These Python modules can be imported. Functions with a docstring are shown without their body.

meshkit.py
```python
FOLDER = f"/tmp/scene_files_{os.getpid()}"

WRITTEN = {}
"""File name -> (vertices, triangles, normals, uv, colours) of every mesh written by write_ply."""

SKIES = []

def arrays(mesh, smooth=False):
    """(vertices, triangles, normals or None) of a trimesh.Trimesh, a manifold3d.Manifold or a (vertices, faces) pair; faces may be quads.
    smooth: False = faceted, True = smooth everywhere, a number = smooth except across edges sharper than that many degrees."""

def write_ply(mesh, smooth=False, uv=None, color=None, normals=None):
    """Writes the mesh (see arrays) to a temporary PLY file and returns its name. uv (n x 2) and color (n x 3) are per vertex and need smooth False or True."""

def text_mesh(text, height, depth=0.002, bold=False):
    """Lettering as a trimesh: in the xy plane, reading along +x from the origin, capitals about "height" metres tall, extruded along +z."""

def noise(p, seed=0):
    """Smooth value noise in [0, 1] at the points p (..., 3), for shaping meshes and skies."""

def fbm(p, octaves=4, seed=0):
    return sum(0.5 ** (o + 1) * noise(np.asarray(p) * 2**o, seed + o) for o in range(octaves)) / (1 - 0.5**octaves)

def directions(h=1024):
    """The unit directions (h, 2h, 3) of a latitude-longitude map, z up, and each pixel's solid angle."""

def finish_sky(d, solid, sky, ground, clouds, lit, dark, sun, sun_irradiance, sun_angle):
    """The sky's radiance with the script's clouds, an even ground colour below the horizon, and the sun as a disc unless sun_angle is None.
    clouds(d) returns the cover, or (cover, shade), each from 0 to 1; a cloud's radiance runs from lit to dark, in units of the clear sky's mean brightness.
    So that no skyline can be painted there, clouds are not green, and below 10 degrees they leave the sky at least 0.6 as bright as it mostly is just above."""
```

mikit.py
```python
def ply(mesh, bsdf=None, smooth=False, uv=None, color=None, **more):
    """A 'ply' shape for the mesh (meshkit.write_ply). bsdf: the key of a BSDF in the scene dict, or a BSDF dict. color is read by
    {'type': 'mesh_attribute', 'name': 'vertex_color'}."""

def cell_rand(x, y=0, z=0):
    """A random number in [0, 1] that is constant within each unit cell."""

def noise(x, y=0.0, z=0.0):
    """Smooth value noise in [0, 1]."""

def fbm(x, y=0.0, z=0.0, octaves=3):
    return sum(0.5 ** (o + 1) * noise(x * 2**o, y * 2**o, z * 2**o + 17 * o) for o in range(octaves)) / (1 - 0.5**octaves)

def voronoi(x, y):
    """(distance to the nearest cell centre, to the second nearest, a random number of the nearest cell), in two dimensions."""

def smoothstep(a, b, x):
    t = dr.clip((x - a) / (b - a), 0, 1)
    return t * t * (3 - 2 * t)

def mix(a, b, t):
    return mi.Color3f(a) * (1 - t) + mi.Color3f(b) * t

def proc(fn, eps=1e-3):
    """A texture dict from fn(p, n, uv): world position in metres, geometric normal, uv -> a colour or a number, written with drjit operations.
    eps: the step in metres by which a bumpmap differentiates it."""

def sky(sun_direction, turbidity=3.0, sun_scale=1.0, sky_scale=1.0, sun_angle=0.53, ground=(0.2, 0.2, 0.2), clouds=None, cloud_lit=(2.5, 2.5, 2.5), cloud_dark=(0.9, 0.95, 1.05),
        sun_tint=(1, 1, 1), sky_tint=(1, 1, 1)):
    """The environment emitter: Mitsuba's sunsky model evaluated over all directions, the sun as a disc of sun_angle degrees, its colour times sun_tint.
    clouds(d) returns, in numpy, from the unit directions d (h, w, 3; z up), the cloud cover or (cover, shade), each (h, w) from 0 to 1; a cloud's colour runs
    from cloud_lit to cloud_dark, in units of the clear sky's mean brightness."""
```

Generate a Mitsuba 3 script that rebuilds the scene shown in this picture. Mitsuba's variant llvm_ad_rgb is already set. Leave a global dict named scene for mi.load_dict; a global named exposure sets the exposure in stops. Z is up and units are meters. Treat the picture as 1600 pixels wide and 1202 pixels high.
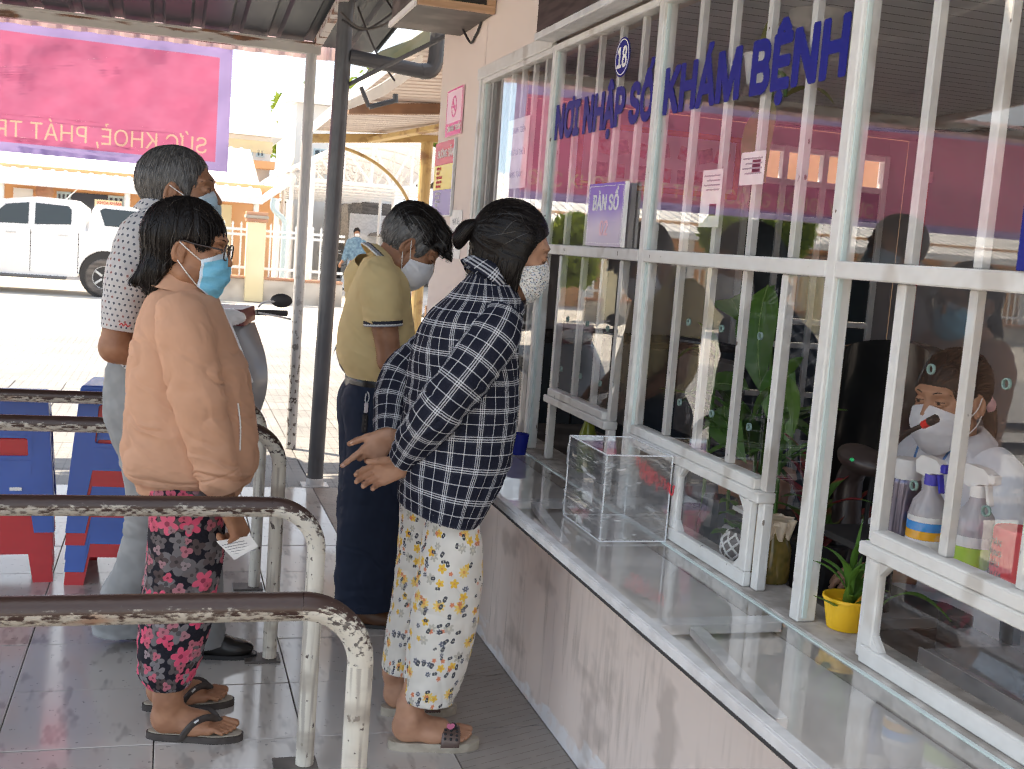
import math, re
import numpy as np, trimesh, manifold3d
import mitsuba as mi, drjit as dr
from shapely.geometry import Polygon
import mikit, meshkit
from mikit import proc, noise, fbm, voronoi, cell_rand, smoothstep, mix
T4 = mi.ScalarTransform4f
V = lambda *a: np.array(a, float)
scene, labels = {}, {}

# ------------------------------------------------------------ camera, sky, exposure
EYE = V(0, 0, 1.473)
PITCH, ROLL, YAW, FPX = math.radians(6.79), math.radians(4.34), math.radians(16.98), 1790.0
_F = V(math.sin(YAW) * math.cos(PITCH), math.cos(YAW) * math.cos(PITCH), -math.sin(PITCH))
_R = V(math.cos(YAW), -math.sin(YAW), 0)
_U = np.cross(_R, _F)
_UP = -math.sin(ROLL) * _R + math.cos(ROLL) * _U
scene['camera'] = {'type': 'thinlens', 'fov': math.degrees(2 * math.atan(800 / FPX)), 'fov_axis': 'x',
                   'aperture_radius': 0.0014, 'focus_distance': 3.3, 'near_clip': 0.05, 'far_clip': 400.0,
                   'to_world': T4().look_at(origin=EYE.tolist(), target=(EYE + _F).tolist(), up=_UP.tolist())}
exposure = 3.1
scene['daylight'] = mikit.sky((-0.47, 0.34, 0.82), turbidity=3.0, ground=(0.3, 0.29, 0.27), sky_tint=(1.05, 1.0, 0.90), sun_tint=(1.0, 0.985, 0.93),
    clouds=lambda d: (np.clip(meshkit.fbm(d * 3.0 + 5.0, 4, 3) * 2.6 - 0.75, 0, 1), np.clip(meshkit.fbm(d * 5.0, 3, 9) - 0.3, 0, 1)))

# ------------------------------------------------------------ materials
def C(v):
    return {'type': 'rgb', 'value': list(v) if hasattr(v, '__len__') else [v] * 3}
def tex(fn, eps=1e-3):
    return proc(fn, eps)
def mat(name, color, rough=0.6, metal=0.0, spec=0.5, bump=None, bscale=1.0, eps=2e-3, two=True, **kw):
    b = {'type': 'principled', 'base_color': color if isinstance(color, dict) else C(color), 'roughness': rough if isinstance(rough, dict) else float(rough),
         'metallic': float(metal), 'specular': float(spec), **kw}
    if bump is not None:
        b = {'type': 'bumpmap', 'arbitrary': proc(bump, eps), 'scale': float(bscale), 'bsdf': b}
    if two:
        b = {'type': 'twosided', 'bsdf': b}
    scene['mat_' + name] = b
    return 'mat_' + name
def c3(v):
    return mi.Color3f(*[float(x) for x in v])
def mottled(a, b, s=6.0, stretch=(1, 1, 1), oct_=3, lo=0.3, hi=0.7):
    return tex(lambda p, n, uv: mix(c3(a), c3(b), smoothstep(lo, hi, fbm(p.x * s * stretch[0], p.y * s * stretch[1], p.z * s * stretch[2], oct_))))

# ------------------------------------------------------------ scene tree helpers
def unique(key):
    if key not in scene and key not in labels:
        return key
    i = 1
    while f'{key}_{i:03d}' in scene or f'{key}_{i:03d}' in labels:
        i += 1
    return f'{key}_{i:03d}'
def thing(name, label, cat, group=None, kind=None):
    key = unique(name)
    labels[key] = {}
    if kind:
        labels[key]['kind'] = kind
    if label:
        labels[key]['label'] = label
    if cat:
        labels[key]['category'] = cat
    if group:
        labels[key]['group'] = group
    return key
def part(parent, name, mesh, m, smooth=False, label=None, kind=None, uv=None, **kw):
    key = unique(parent + '__' + name)
    if isinstance(mesh, list):
        mesh = join(mesh)
    scene[key] = mikit.ply(mesh, m, smooth=smooth, uv=uv, **kw)
    if label or kind:
        labels[key] = {}
        if label: labels[key]['label'] = label
        if kind: labels[key]['kind'] = kind
    return key
def whole(name, mesh, m, label, cat, group=None, kind=None, smooth=False, uv=None):
    key = thing(name, label, cat, group, kind)
    if isinstance(mesh, list):
        mesh = join(mesh)
    scene[key] = mikit.ply(mesh, m, smooth=smooth, uv=uv)
    return key
def structure(name, mesh, m, smooth=False):
    key = unique(name)
    labels[key] = {'kind': 'structure'}
    if mesh is not None:
        scene[key] = mikit.ply(mesh if not isinstance(mesh, list) else join(mesh), m, smooth=smooth)
    return key
def copyparts(src, dst, M, skip=()):
    """Entries of thing src again under dst, moved by the 4x4 M."""
    for k in [k for k in scene if k.startswith(src + '__')]:
        scene[dst + k[len(src):]] = {**scene[k], 'to_world': T4(np.asarray(M).tolist())}

# ------------------------------------------------------------ mesh helpers
def TM(v, f):
    return trimesh.Trimesh(np.asarray(v, float), np.asarray(f, int), process=False)
def join(ms):
    vs, fs, n = [], [], 0
    for m in ms:
        vs.append(np.asarray(m.vertices)); fs.append(np.asarray(m.faces) + n); n += len(m.vertices)
    return TM(np.vstack(vs), np.vstack(fs))
def box(x0, x1, y0, y1, z0, z1, c=0.0):
    """Axis box, edges chamfered by c."""
    lo, hi = V(min(x0, x1), min(y0, y1), min(z0, z1)), V(max(x0, x1), max(y0, y1), max(z0, z1))
    if c <= 0:
        m = trimesh.creation.box(bounds=[lo, hi]); return TM(m.vertices, m.faces)
    pts = []
    for s in np.ndindex(2, 2, 2):
        p = np.where(np.array(s) == 1, hi, lo); d = np.where(np.array(s) == 1, -c, c)
        for k in range(3):
            q = p + d; q[k] = p[k]; pts.append(q)
    h = trimesh.convex.convex_hull(np.array(pts))
    return TM(h.vertices, h.faces)
def hull(pts):
    h = trimesh.convex.convex_hull(np.asarray(pts, float)); return TM(h.vertices, h.faces)
def xf(m, M):
    v = np.asarray(m.vertices) @ np.asarray(M)[:3, :3].T + np.asarray(M)[:3, 3]
    f = np.asarray(m.faces)
    return TM(v, f[:, ::-1] if np.linalg.det(np.asarray(M)[:3, :3]) < 0 else f)
def mv(m, x=0, y=0, z=0):
    return TM(np.asarray(m.vertices) + [x, y, z], m.faces)
def rotm(axis, deg, at=(0, 0, 0)):
    return trimesh.transformations.rotation_matrix(math.radians(deg), axis, at)
def frame(o, x, y, z):
    M = np.eye(4); M[:3, 0], M[:3, 1], M[:3, 2], M[:3, 3] = x, y, z, o; return M
def norm(v):
    v = np.asarray(v, float); return v / max(np.linalg.norm(v), 1e-12)
def smoothpath(pts, n=8):
    """Catmull-Rom through the points."""
    p = np.asarray(pts, float); p = np.vstack([2 * p[0] - p[1], p, 2 * p[-1] - p[-2]]); out = []
    for i in range(1, len(p) - 2):
        t = np.linspace(0, 1, n, endpoint=False)[:, None]
        a, b, c, d = p[i - 1], p[i], p[i + 1], p[i + 2]
        out.append(0.5 * (2 * b + (c - a) * t + (2 * a - 5 * b + 4 * c - d) * t ** 2 + (3 * b - a - 3 * c + d) * t ** 3))
    return np.vstack(out + [p[-2:-1]])
def frames(p, ref=None):
    t = np.gradient(p, axis=0); t /= np.linalg.norm(t, axis=1, keepdims=True) + 1e-12
    r = V(0, 0, 1) if ref is None else V(*ref)
    if abs(t[0] @ r) > 0.95: r = V(1, 0, 0)
    a = np.empty_like(p); u = norm(r - (r @ t[0]) * t[0])
    for i in range(len(p)):
        u = norm(u - (u @ t[i]) * t[i]); a[i] = u
    return t, a, np.cross(t, a)
def tube(pts, r, sides=10, caps=True, ref=None, flat=1.0):
    p = np.asarray(pts, float); t, a, b = frames(p, ref); r = np.broadcast_to(r, (len(p),))
    ang = np.arange(sides) * 2 * math.pi / sides
    v = p[:, None] + r[:, None, None] * (np.cos(ang)[None, :, None] * a[:, None] * flat + np.sin(ang)[None, :, None] * b[:, None])
    i, j = np.meshgrid(np.arange(len(p) - 1), np.arange(sides), indexing='ij')
    q = np.stack([i * sides + j, i * sides + (j + 1) % sides, (i + 1) * sides + (j + 1) % sides, (i + 1) * sides + j], -1).reshape(-1, 4)
    f = np.vstack([q[:, [0, 1, 2]], q[:, [0, 2, 3]]]); v = v.reshape(-1, 3)
    if caps:
        n = len(v); v = np.vstack([v, p[:1], p[-1:]]); k = np.arange(sides); e = (len(p) - 1) * sides
        f = np.vstack([f, np.stack([(k + 1) % sides, k, k * 0 + n], 1), np.stack([e + k, e + (k + 1) % sides, k * 0 + n + 1], 1)])
    return TM(v, f)
def rod(a, b, r, r2=None, sides=10):
    return tube(np.array([a, b], float), [r, r if r2 is None else r2], sides)
def lathe(prof, sides=24, at=(0, 0, 0)):
    """Profile [(r, z), ...] turned about z."""
    pr = np.asarray(prof, float); ang = np.arange(sides) * 2 * math.pi / sides
    v = np.stack([pr[:, :1] * np.cos(ang), pr[:, :1] * np.sin(ang), np.repeat(pr[:, 1:], sides, 1)], -1).reshape(-1, 3) + np.asarray(at, float)
    i, j = np.meshgrid(np.arange(len(pr) - 1), np.arange(sides), indexing='ij')
    q = np.stack([i * sides + j, i * sides + (j + 1) % sides, (i + 1) * sides + (j + 1) % sides, (i + 1) * sides + j], -1).reshape(-1, 4)
    return TM(v, np.vstack([q[:, [0, 1, 2]], q[:, [0, 2, 3]]]))
def grid(fn, nu, nv, closed_u=False):
    """Surface from fn(u, v) -> (.., 3), u, v arrays in [0, 1]."""
    u, v = np.meshgrid(np.linspace(0, 1, nu), np.linspace(0, 1, nv), indexing='ij')
    P = np.asarray(fn(u, v)).reshape(-1, 3)
    i, j = np.meshgrid(np.arange(nu - 1), np.arange(nv - 1), indexing='ij')
    q = np.stack([i * nv + j, (i + 1) * nv + j, (i + 1) * nv + j + 1, i * nv + j + 1], -1).reshape(-1, 4)
    return TM(P, np.vstack([q[:, [0, 1, 2]], q[:, [0, 2, 3]]])), np.stack([u.ravel(), v.ravel()], 1)
def thicken(m, th):
    """Closed sheet of thickness th from an open surface."""
    v, f = np.asarray(m.vertices), np.asarray(m.faces)
    n = np.zeros_like(v); fn = np.cross(v[f[:, 1]] - v[f[:, 0]], v[f[:, 2]] - v[f[:, 0]])
    for k in range(3): np.add.at(n, f[:, k], fn)
    n /= np.linalg.norm(n, axis=1, keepdims=True) + 1e-12
    e = np.sort(np.vstack([f[:, [0, 1]], f[:, [1, 2]], f[:, [2, 0]]]), 1); d = np.vstack([f[:, [0, 1]], f[:, [1, 2]], f[:, [2, 0]]])
    _, inv, cnt = np.unique(e, axis=0, return_inverse=True, return_counts=True)
    bd = d[cnt[inv.ravel()] == 1]; N = len(v)
    side = np.vstack([np.stack([bd[:, 1], bd[:, 0], bd[:, 0] + N], 1), np.stack([bd[:, 1], bd[:, 0] + N, bd[:, 1] + N], 1)])
    return TM(np.vstack([v + n * th / 2, v - n * th / 2]), np.vstack([f, f[:, ::-1] + N, side]))
def extrude(poly, h):
    m = trimesh.creation.extrude_polygon(poly, h, engine='earcut'); return TM(m.vertices, m.faces)
def text(s, height, o, right, up, depth=0.0015, bold=False, sx=1.0, center=False):
    """Lettering at o reading along right, standing along up."""
    m = meshkit.text_mesh(s, height, depth, bold); v = np.array(m.vertices)
    if center: v[:, 0] -= (v[:, 0].min() + v[:, 0].max()) / 2
    v[:, 0] *= sx
    r, u = norm(right), norm(up); n = np.cross(r, u)
    return TM(np.asarray(o, float) + v[:, :1] * r + v[:, 1:2] * u + v[:, 2:] * n, m.faces)
def letters2d(s, height, bold=False, grow=0.0):
    from shapely import union_all
    m = meshkit.text_mesh(s, height, 0.001, bold); v, f = np.asarray(m.vertices), np.asarray(m.faces); top = f[(v[f][:, :, 2] > 0.0005).all(1)]
    return union_all([Polygon(v[t][:, :2]).buffer(1e-5) for t in top]).buffer(grow, join_style=2).simplify(0.0004)
def heavy(s, height, grow, depth=0.0012):
    """Lettering with strokes thickened by grow."""
    from shapely import union_all
    m = meshkit.text_mesh(s, height, 0.001, True); v, f = np.asarray(m.vertices), np.asarray(m.faces); top = f[(v[f][:, :, 2] > 0.0005).all(1)]
    g = union_all([Polygon(v[t][:, :2]).buffer(1e-5) for t in top]).buffer(grow, join_style=2).simplify(0.0004)
    return join([extrude(q, depth) for q in getattr(g, 'geoms', [g])])
def textw(s, height, width, o, right, up, **kw):
    m = meshkit.text_mesh(s, height, 0.001, kw.get('bold', False)); w = np.ptp(m.vertices[:, 0])
    return text(s, height, o, right, up, sx=width / w, **kw)
def quadstrip(a, b, th=0.0):
    n = len(a); v = np.vstack([a, b]); i = np.arange(n - 1)
    return TM(v, np.vstack([np.stack([i, i + 1, n + i + 1], 1), np.stack([i, n + i + 1, n + i], 1)]))
X_, Y_, Z_ = V(1, 0, 0), V(0, 1, 0), V(0, 0, 1)
rng = np.random.default_rng(7)
# ------------------------------------------------------------ procedural materials
def worn_paint(p, n, uv):
    a = fbm(p.x * 16, p.y * 40, p.z * 40, 4); b = fbm(p.x * 80 + 3, p.y * 120, p.z * 120, 4)
    t = n.z + (a - 0.5) * 0.9 + (b - 0.5) * 1.7
    low = mix(c3((0.50, 0.46, 0.39)), c3((0.20, 0.16, 0.13)), smoothstep(0.44, 0.66, b))
    low = mix(low, c3((0.30, 0.13, 0.06)), smoothstep(0.60, 0.75, fbm(p.x * 9, p.y * 20, p.z * 20 + 9, 3)) * 0.7)
    return mix(low, c3((0.055, 0.030, 0.024)), smoothstep(-0.42, 0.06, t))
mat('rail_paint', tex(worn_paint), 0.33, spec=0.55, bump=lambda p, n, uv: fbm(p.x * 60, p.y * 60, p.z * 60, 3), bscale=0.0012)
def post_paint(p, n, uv):
    b = fbm(p.x * 70, p.y * 70, p.z * 40, 3); v = fbm(p.x * 90, p.y * 90, p.z * 5, 2)
    c = mix(c3((0.66, 0.63, 0.55)), c3((0.42, 0.39, 0.34)), smoothstep(0.45, 0.7, v))
    c = mix(c, c3((0.12, 0.10, 0.09)), smoothstep(0.70, 0.75, b))
    c = mix(c, c3((0.34, 0.30, 0.25)), smoothstep(0.5, 0.8, fbm(p.x * 8, p.y * 8, p.z * 12, 4)) * 0.8)
    return mix(c, c3((0.07, 0.05, 0.045)), smoothstep(0.53, 0.56, p.z + 0.05 * (b - 0.5)) * 0.0)
mat('post_paint', tex(post_paint), 0.4, spec=0.4)
mat('bend_paint', tex(lambda p, n, uv: mix(mix(c3((0.64, 0.61, 0.53)), c3((0.13, 0.12, 0.11)), smoothstep(0.58, 0.70, fbm(p.x * 90, p.y * 90, p.z * 90, 4))),
    c3((0.055, 0.030, 0.024)), smoothstep(-0.42, 0.06, n.z + (0.45 * n.x - 0.85) * smoothstep(0.27, 0.41, p.x) + (fbm(p.x * 16, p.y * 40, p.z * 40, 4) - 0.5) * 0.9 + (fbm(p.x * 80 + 3, p.y * 120, p.z * 120, 4) - 0.5) * 1.7))), 0.33, spec=0.55)
def floor_col(p, n, uv):
    r = cell_rand((p.x - 0.009) / 0.42 + 50, (p.y - 3.237) / 0.42 + 50)
    c = mix(c3((0.46, 0.435, 0.405)), c3((0.51, 0.485, 0.455)), r)
    d = fbm(p.x * 2.2, p.y * 2.2, 0, 4); s = fbm(p.x * 28, p.y * 9, 4, 3)
    c = c * (0.84 + 0.3 * d)
    c = mix(c, c3((0.10, 0.09, 0.085)), smoothstep(0.80, 0.83, fbm(p.x * 55 + 3, p.y * 55, 8, 3)) * 0.5)
    return mix(c, c3((0.17, 0.15, 0.14)), smoothstep(0.58, 0.8, s) * 0.45)
mat('floor_tile', tex(floor_col), tex(lambda p, n, uv: 0.07 + 0.13 * fbm(p.x * 3 + 7, p.y * 3, 0, 4)), spec=0.85, bump=lambda p, n, uv: fbm(p.x * 5, p.y * 5, 1, 2), bscale=0.0008)
def hatch(p):
    a = p.x * 0.94 + p.y * 0.35; b = p.y * 0.94 - p.x * 0.35
    row = dr.floor(b / 0.036); t = a / 0.115 + 0.5 * (row - 2 * dr.floor(row / 2))
    f = t - dr.floor(t); g = b / 0.036 - row
    return smoothstep(0.06, 0.10, f) * (1 - smoothstep(0.90, 0.94, f)) * (1 - smoothstep(0.02, 0.07, dr.abs(g - 0.5)))
mat('hatch_tile', tex(lambda p, n, uv: mix(c3((0.32, 0.29, 0.265)) * (0.8 + 0.4 * fbm(p.x * 6, p.y * 6, 0, 4)), c3((0.20, 0.18, 0.165)), hatch(p) * 0.75)), 0.5,
    bump=lambda p, n, uv: -hatch(p), bscale=0.005)
mat('grout', mottled((0.10, 0.09, 0.085), (0.17, 0.155, 0.145), 8), 0.9)
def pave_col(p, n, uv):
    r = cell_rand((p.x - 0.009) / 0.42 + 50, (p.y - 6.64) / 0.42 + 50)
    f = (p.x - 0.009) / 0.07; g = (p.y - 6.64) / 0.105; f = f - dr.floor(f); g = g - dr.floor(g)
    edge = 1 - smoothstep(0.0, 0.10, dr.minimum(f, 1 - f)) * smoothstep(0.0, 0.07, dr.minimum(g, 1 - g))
    c = mix(c3((0.26, 0.265, 0.275)), c3((0.21, 0.215, 0.225)), r) * (0.85 + 0.3 * fbm(p.x * 4, p.y * 4, 0, 3))  # open shade put into the paving colour, darker than the concrete
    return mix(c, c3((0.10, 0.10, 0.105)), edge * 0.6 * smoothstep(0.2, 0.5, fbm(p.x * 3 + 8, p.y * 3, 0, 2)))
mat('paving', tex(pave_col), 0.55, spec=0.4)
mat('concrete', mottled((0.36, 0.345, 0.32), (0.46, 0.44, 0.41), 0.7), 0.85)
def wall_col(p, n, uv):
    c = mix(c3((0.67, 0.57, 0.515)), c3((0.73, 0.64, 0.585)), fbm(p.y * 1.5, p.z * 1.5, p.x, 3))
    st = 0.6 * fbm(p.y * 22, p.z * 3.0, p.x * 22, 4) + 0.4 * fbm(p.y * 70, p.z * 9, 5, 3); lowz = smoothstep(0.72, 0.35, p.z)
    c = mix(c, c3((0.30, 0.255, 0.22)), smoothstep(0.48, 0.80, st) * 0.5 * lowz * smoothstep(0.25, 0.6, fbm(p.y * 2.4, p.z * 2.4, 3, 3)))
    k = fbm(p.y * 9, p.z * 22, 2, 4)
    c = mix(c, c3((0.74, 0.73, 0.73)), (1 - smoothstep(0.035, 0.065, p.z - (k - 0.5) * 0.22)) * (0.6 + 0.4 * smoothstep(0.3, 0.6, fbm(p.y * 30, p.z * 30, 7, 3))))
    return mix(c, c3((0.30, 0.25, 0.22)), smoothstep(0.62, 0.80, fbm(p.y * 5 + 4, p.z * 7, 1, 4)) * 0.45 * smoothstep(0.8, 0.5, p.z))
mat('wall', tex(wall_col), 0.8, spec=0.25, bump=lambda p, n, uv: fbm(p.y * 30, p.z * 30, p.x * 30, 3), bscale=0.0015)
def white_steel(p, n, uv):
    a = fbm(p.x * 30, p.y * 30, p.z * 30, 3)
    c = mix(c3((0.66, 0.66, 0.64)), c3((0.57, 0.56, 0.53)), a)
    ch = fbm(p.x * 60 + 5, p.y * 60, p.z * 25, 3)
    c = mix(c, c3((0.16, 0.13, 0.11)), smoothstep(0.80, 0.83, ch))
    return mix(c, c3((0.36, 0.32, 0.27)), smoothstep(0.60, 0.76, fbm(p.x * 12, p.y * 12 + 9, p.z * 6, 3)) * 0.55)
mat('white_steel', tex(white_steel), 0.38, spec=0.45)
mat('sill', mottled((0.26, 0.235, 0.21), (0.42, 0.39, 0.36), 22), 0.8)
mat('alu', mottled((0.66, 0.66, 0.66), (0.56, 0.56, 0.56), 20), 0.36, spec=0.5)
mat('rubber', C((0.03, 0.03, 0.032)), 0.5)
scene['mat_glass'] = {'type': 'thindielectric', 'int_ior': 1.56}
scene['mat_glass_edge'] = {'type': 'twosided', 'bsdf': {'type': 'principled', 'base_color': C((0.52, 0.60, 0.58)), 'roughness': 0.25}}
scene['mat_hole'] = {'type': 'twosided', 'bsdf': {'type': 'principled', 'base_color': C((0.16, 0.24, 0.22)), 'roughness': 0.25}}
scene['mat_acrylic'] = {'type': 'thindielectric', 'int_ior': 1.49}
mat('roof_dark', mottled((0.014, 0.023, 0.032), (0.023, 0.034, 0.045), 3, (1, 0.3, 1)), 0.5)
mat('rusty', tex(lambda p, n, uv: mix(c3((0.46, 0.45, 0.44)), mix(c3((0.22, 0.10, 0.05)), c3((0.10, 0.06, 0.05)), noise(p.x * 40, p.z * 40)), smoothstep(0.52, 0.66, fbm(p.x * 5, p.y * 20, p.z * 20, 4)))), 0.6)
scene['mat_fascia'] = {'type': 'principledthin', 'base_color': C((0.66, 0.50, 0.50)), 'roughness': 0.5, 'diff_trans': 0.8}
def banner_col(p, n, uv):
    w = fbm(uv.x * 9, uv.y * 14, 0, 3)
    c = mix(c3((0.49, 0.125, 0.245)), c3((0.54, 0.175, 0.31)), w)
    b = dr.maximum(smoothstep(0.10, 0.092, uv.x) * 1.0, dr.maximum(smoothstep(0.075, 0.07, uv.y), smoothstep(0.905, 0.91, uv.y)))
    return mix(c, c3((0.36, 0.29, 0.56)), b)
scene['mat_banner'] = {'type': 'principledthin', 'base_color': tex(banner_col), 'roughness': 0.6, 'diff_trans': 1.1}
scene['mat_banner_text'] = {'type': 'principledthin', 'base_color': C((0.60, 0.40, 0.32)), 'roughness': 0.6, 'diff_trans': 1.1}
mat('pole_white', tex(lambda p, n, uv: mix(mix(c3((0.40, 0.40, 0.41)), c3((0.50, 0.50, 0.50)), fbm(p.x * 30, p.y * 30, p.z * 4, 3)), c3((0.06, 0.05, 0.05)),
    smoothstep(0.60, 0.66, fbm(p.x * 60, p.y * 60, p.z * 30, 3)) * smoothstep(1.6, 0.2, p.z))), 0.45)
mat('pvc_gray', mottled((0.085, 0.088, 0.098), (0.11, 0.113, 0.122), 6), 0.34)
mat('brown_board', mottled((0.035, 0.026, 0.024), (0.06, 0.045, 0.04), 9, (1, 1, 6)), 0.45)
mat('tan_wood', mottled((0.46, 0.28, 0.16), (0.55, 0.35, 0.21), 8, (1, 8, 8)), 0.5)
mat('sheet_gray', mottled((0.07, 0.062, 0.058), (0.14, 0.125, 0.115), 7, (1, 1, 3)), 0.5)
mat('black', C((0.018, 0.018, 0.02)), 0.45)
mat('black_gloss', C((0.012, 0.012, 0.013)), 0.14)
mat('white_paint', mottled((0.74, 0.74, 0.73), (0.80, 0.80, 0.79), 3), 0.5)
mat('white_gloss', C((0.80, 0.80, 0.80)), 0.2, clearcoat=0.6)
mat('paper', mottled((0.72, 0.71, 0.69), (0.80, 0.79, 0.77), 20), 0.8)
mat('ink', C((0.05, 0.05, 0.06)), 0.8)
mat('ink_gray', C((0.32, 0.32, 0.34)), 0.8)
mat('sign_blue', C((0.007, 0.014, 0.19)), 0.45, spec=0.25)
mat('sign_purple', tex(lambda p, n, uv: mix(c3((0.60, 0.52, 0.66)), c3((0.16, 0.10, 0.50)), smoothstep(1.555, 1.655, p.z + 0.02 * noise(p.y * 12, p.z * 12)))), 0.3)
mat('sign_pink', C((0.72, 0.05, 0.22)), 0.4)
mat('sign_palepink', C((0.80, 0.50, 0.56)), 0.4)
mat('sign_red', C((0.58, 0.035, 0.05)), 0.4)
mat('sign_yellow', C((0.78, 0.62, 0.12)), 0.4)
mat('sign_violet', C((0.26, 0.20, 0.46)), 0.4)
mat('yellow_steel', tex(lambda p, n, uv: mix(c3((0.50, 0.36, 0.15)), c3((0.26, 0.14, 0.06)), smoothstep(0.5, 0.72, fbm(p.x * 6, p.y * 6, p.z * 6, 4)))), 0.55)
mat('brown_steel', mottled((0.30, 0.18, 0.11), (0.20, 0.12, 0.08), 6), 0.6)
mat('beige_sheet', mottled((0.52, 0.46, 0.43), (0.60, 0.54, 0.50), 1.5, (1, 4, 1)), 0.55)
scene['mat_fiber'] = {'type': 'principledthin', 'base_color': C((0.62, 0.60, 0.60)), 'roughness': 0.5, 'diff_trans': 0.7}
mat('green_tin', mottled((0.16, 0.21, 0.13), (0.30, 0.33, 0.26), 4), 0.4)
mat('house_white', mottled((0.72, 0.71, 0.68), (0.80, 0.79, 0.76), 0.6), 0.8)
mat('house_orange', mottled((0.66, 0.36, 0.17), (0.74, 0.45, 0.25), 0.8), 0.8)
mat('house_cream', mottled((0.72, 0.62, 0.38), (0.78, 0.70, 0.48), 0.8), 0.8)
mat('green_paint', C((0.08, 0.32, 0.20)), 0.5)
mat('dark_window', C((0.035, 0.05, 0.06)), 0.12)
mat('blue_frame', C((0.45, 0.56, 0.60)), 0.5)
mat('fence_base', mottled((0.60, 0.55, 0.48), (0.40, 0.35, 0.29), 2.2), 0.9)
mat('stone_red', mottled((0.40, 0.20, 0.13), (0.50, 0.30, 0.20), 3), 0.9)
mat('leaf', tex(lambda p, n, uv: mix(c3((0.03, 0.10, 0.014)), c3((0.09, 0.19, 0.026)), noise(p.x * 5, p.y * 5, p.z * 5))), 0.42)
scene['mat_foliage'] = {'type': 'principledthin', 'base_color': tex(lambda p, n, uv: mix(c3((0.13, 0.21, 0.03)), c3((0.33, 0.39, 0.07)), noise(p.x * 3, p.y * 3, p.z * 3))), 'roughness': 0.5, 'diff_trans': 0.9}
mat('bark', mottled((0.12, 0.09, 0.06), (0.22, 0.17, 0.12), 12), 0.9)
mat('plastic_blue', mottled((0.030, 0.085, 0.36), (0.042, 0.11, 0.44), 3), 0.32)
mat('plastic_red', mottled((0.44, 0.008, 0.014), (0.52, 0.014, 0.02), 3), 0.32)
mat('room_wall', mottled((0.30, 0.28, 0.288), (0.35, 0.33, 0.335), 1.2), 0.8)
def ceil_col(p, n, uv):
    f = p.y / 0.105; f = f - dr.floor(f)
    return mix(c3((0.72, 0.73, 0.76)), c3((0.30, 0.30, 0.32)), 1 - smoothstep(0.02, 0.07, dr.minimum(f, 1 - f)))
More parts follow.
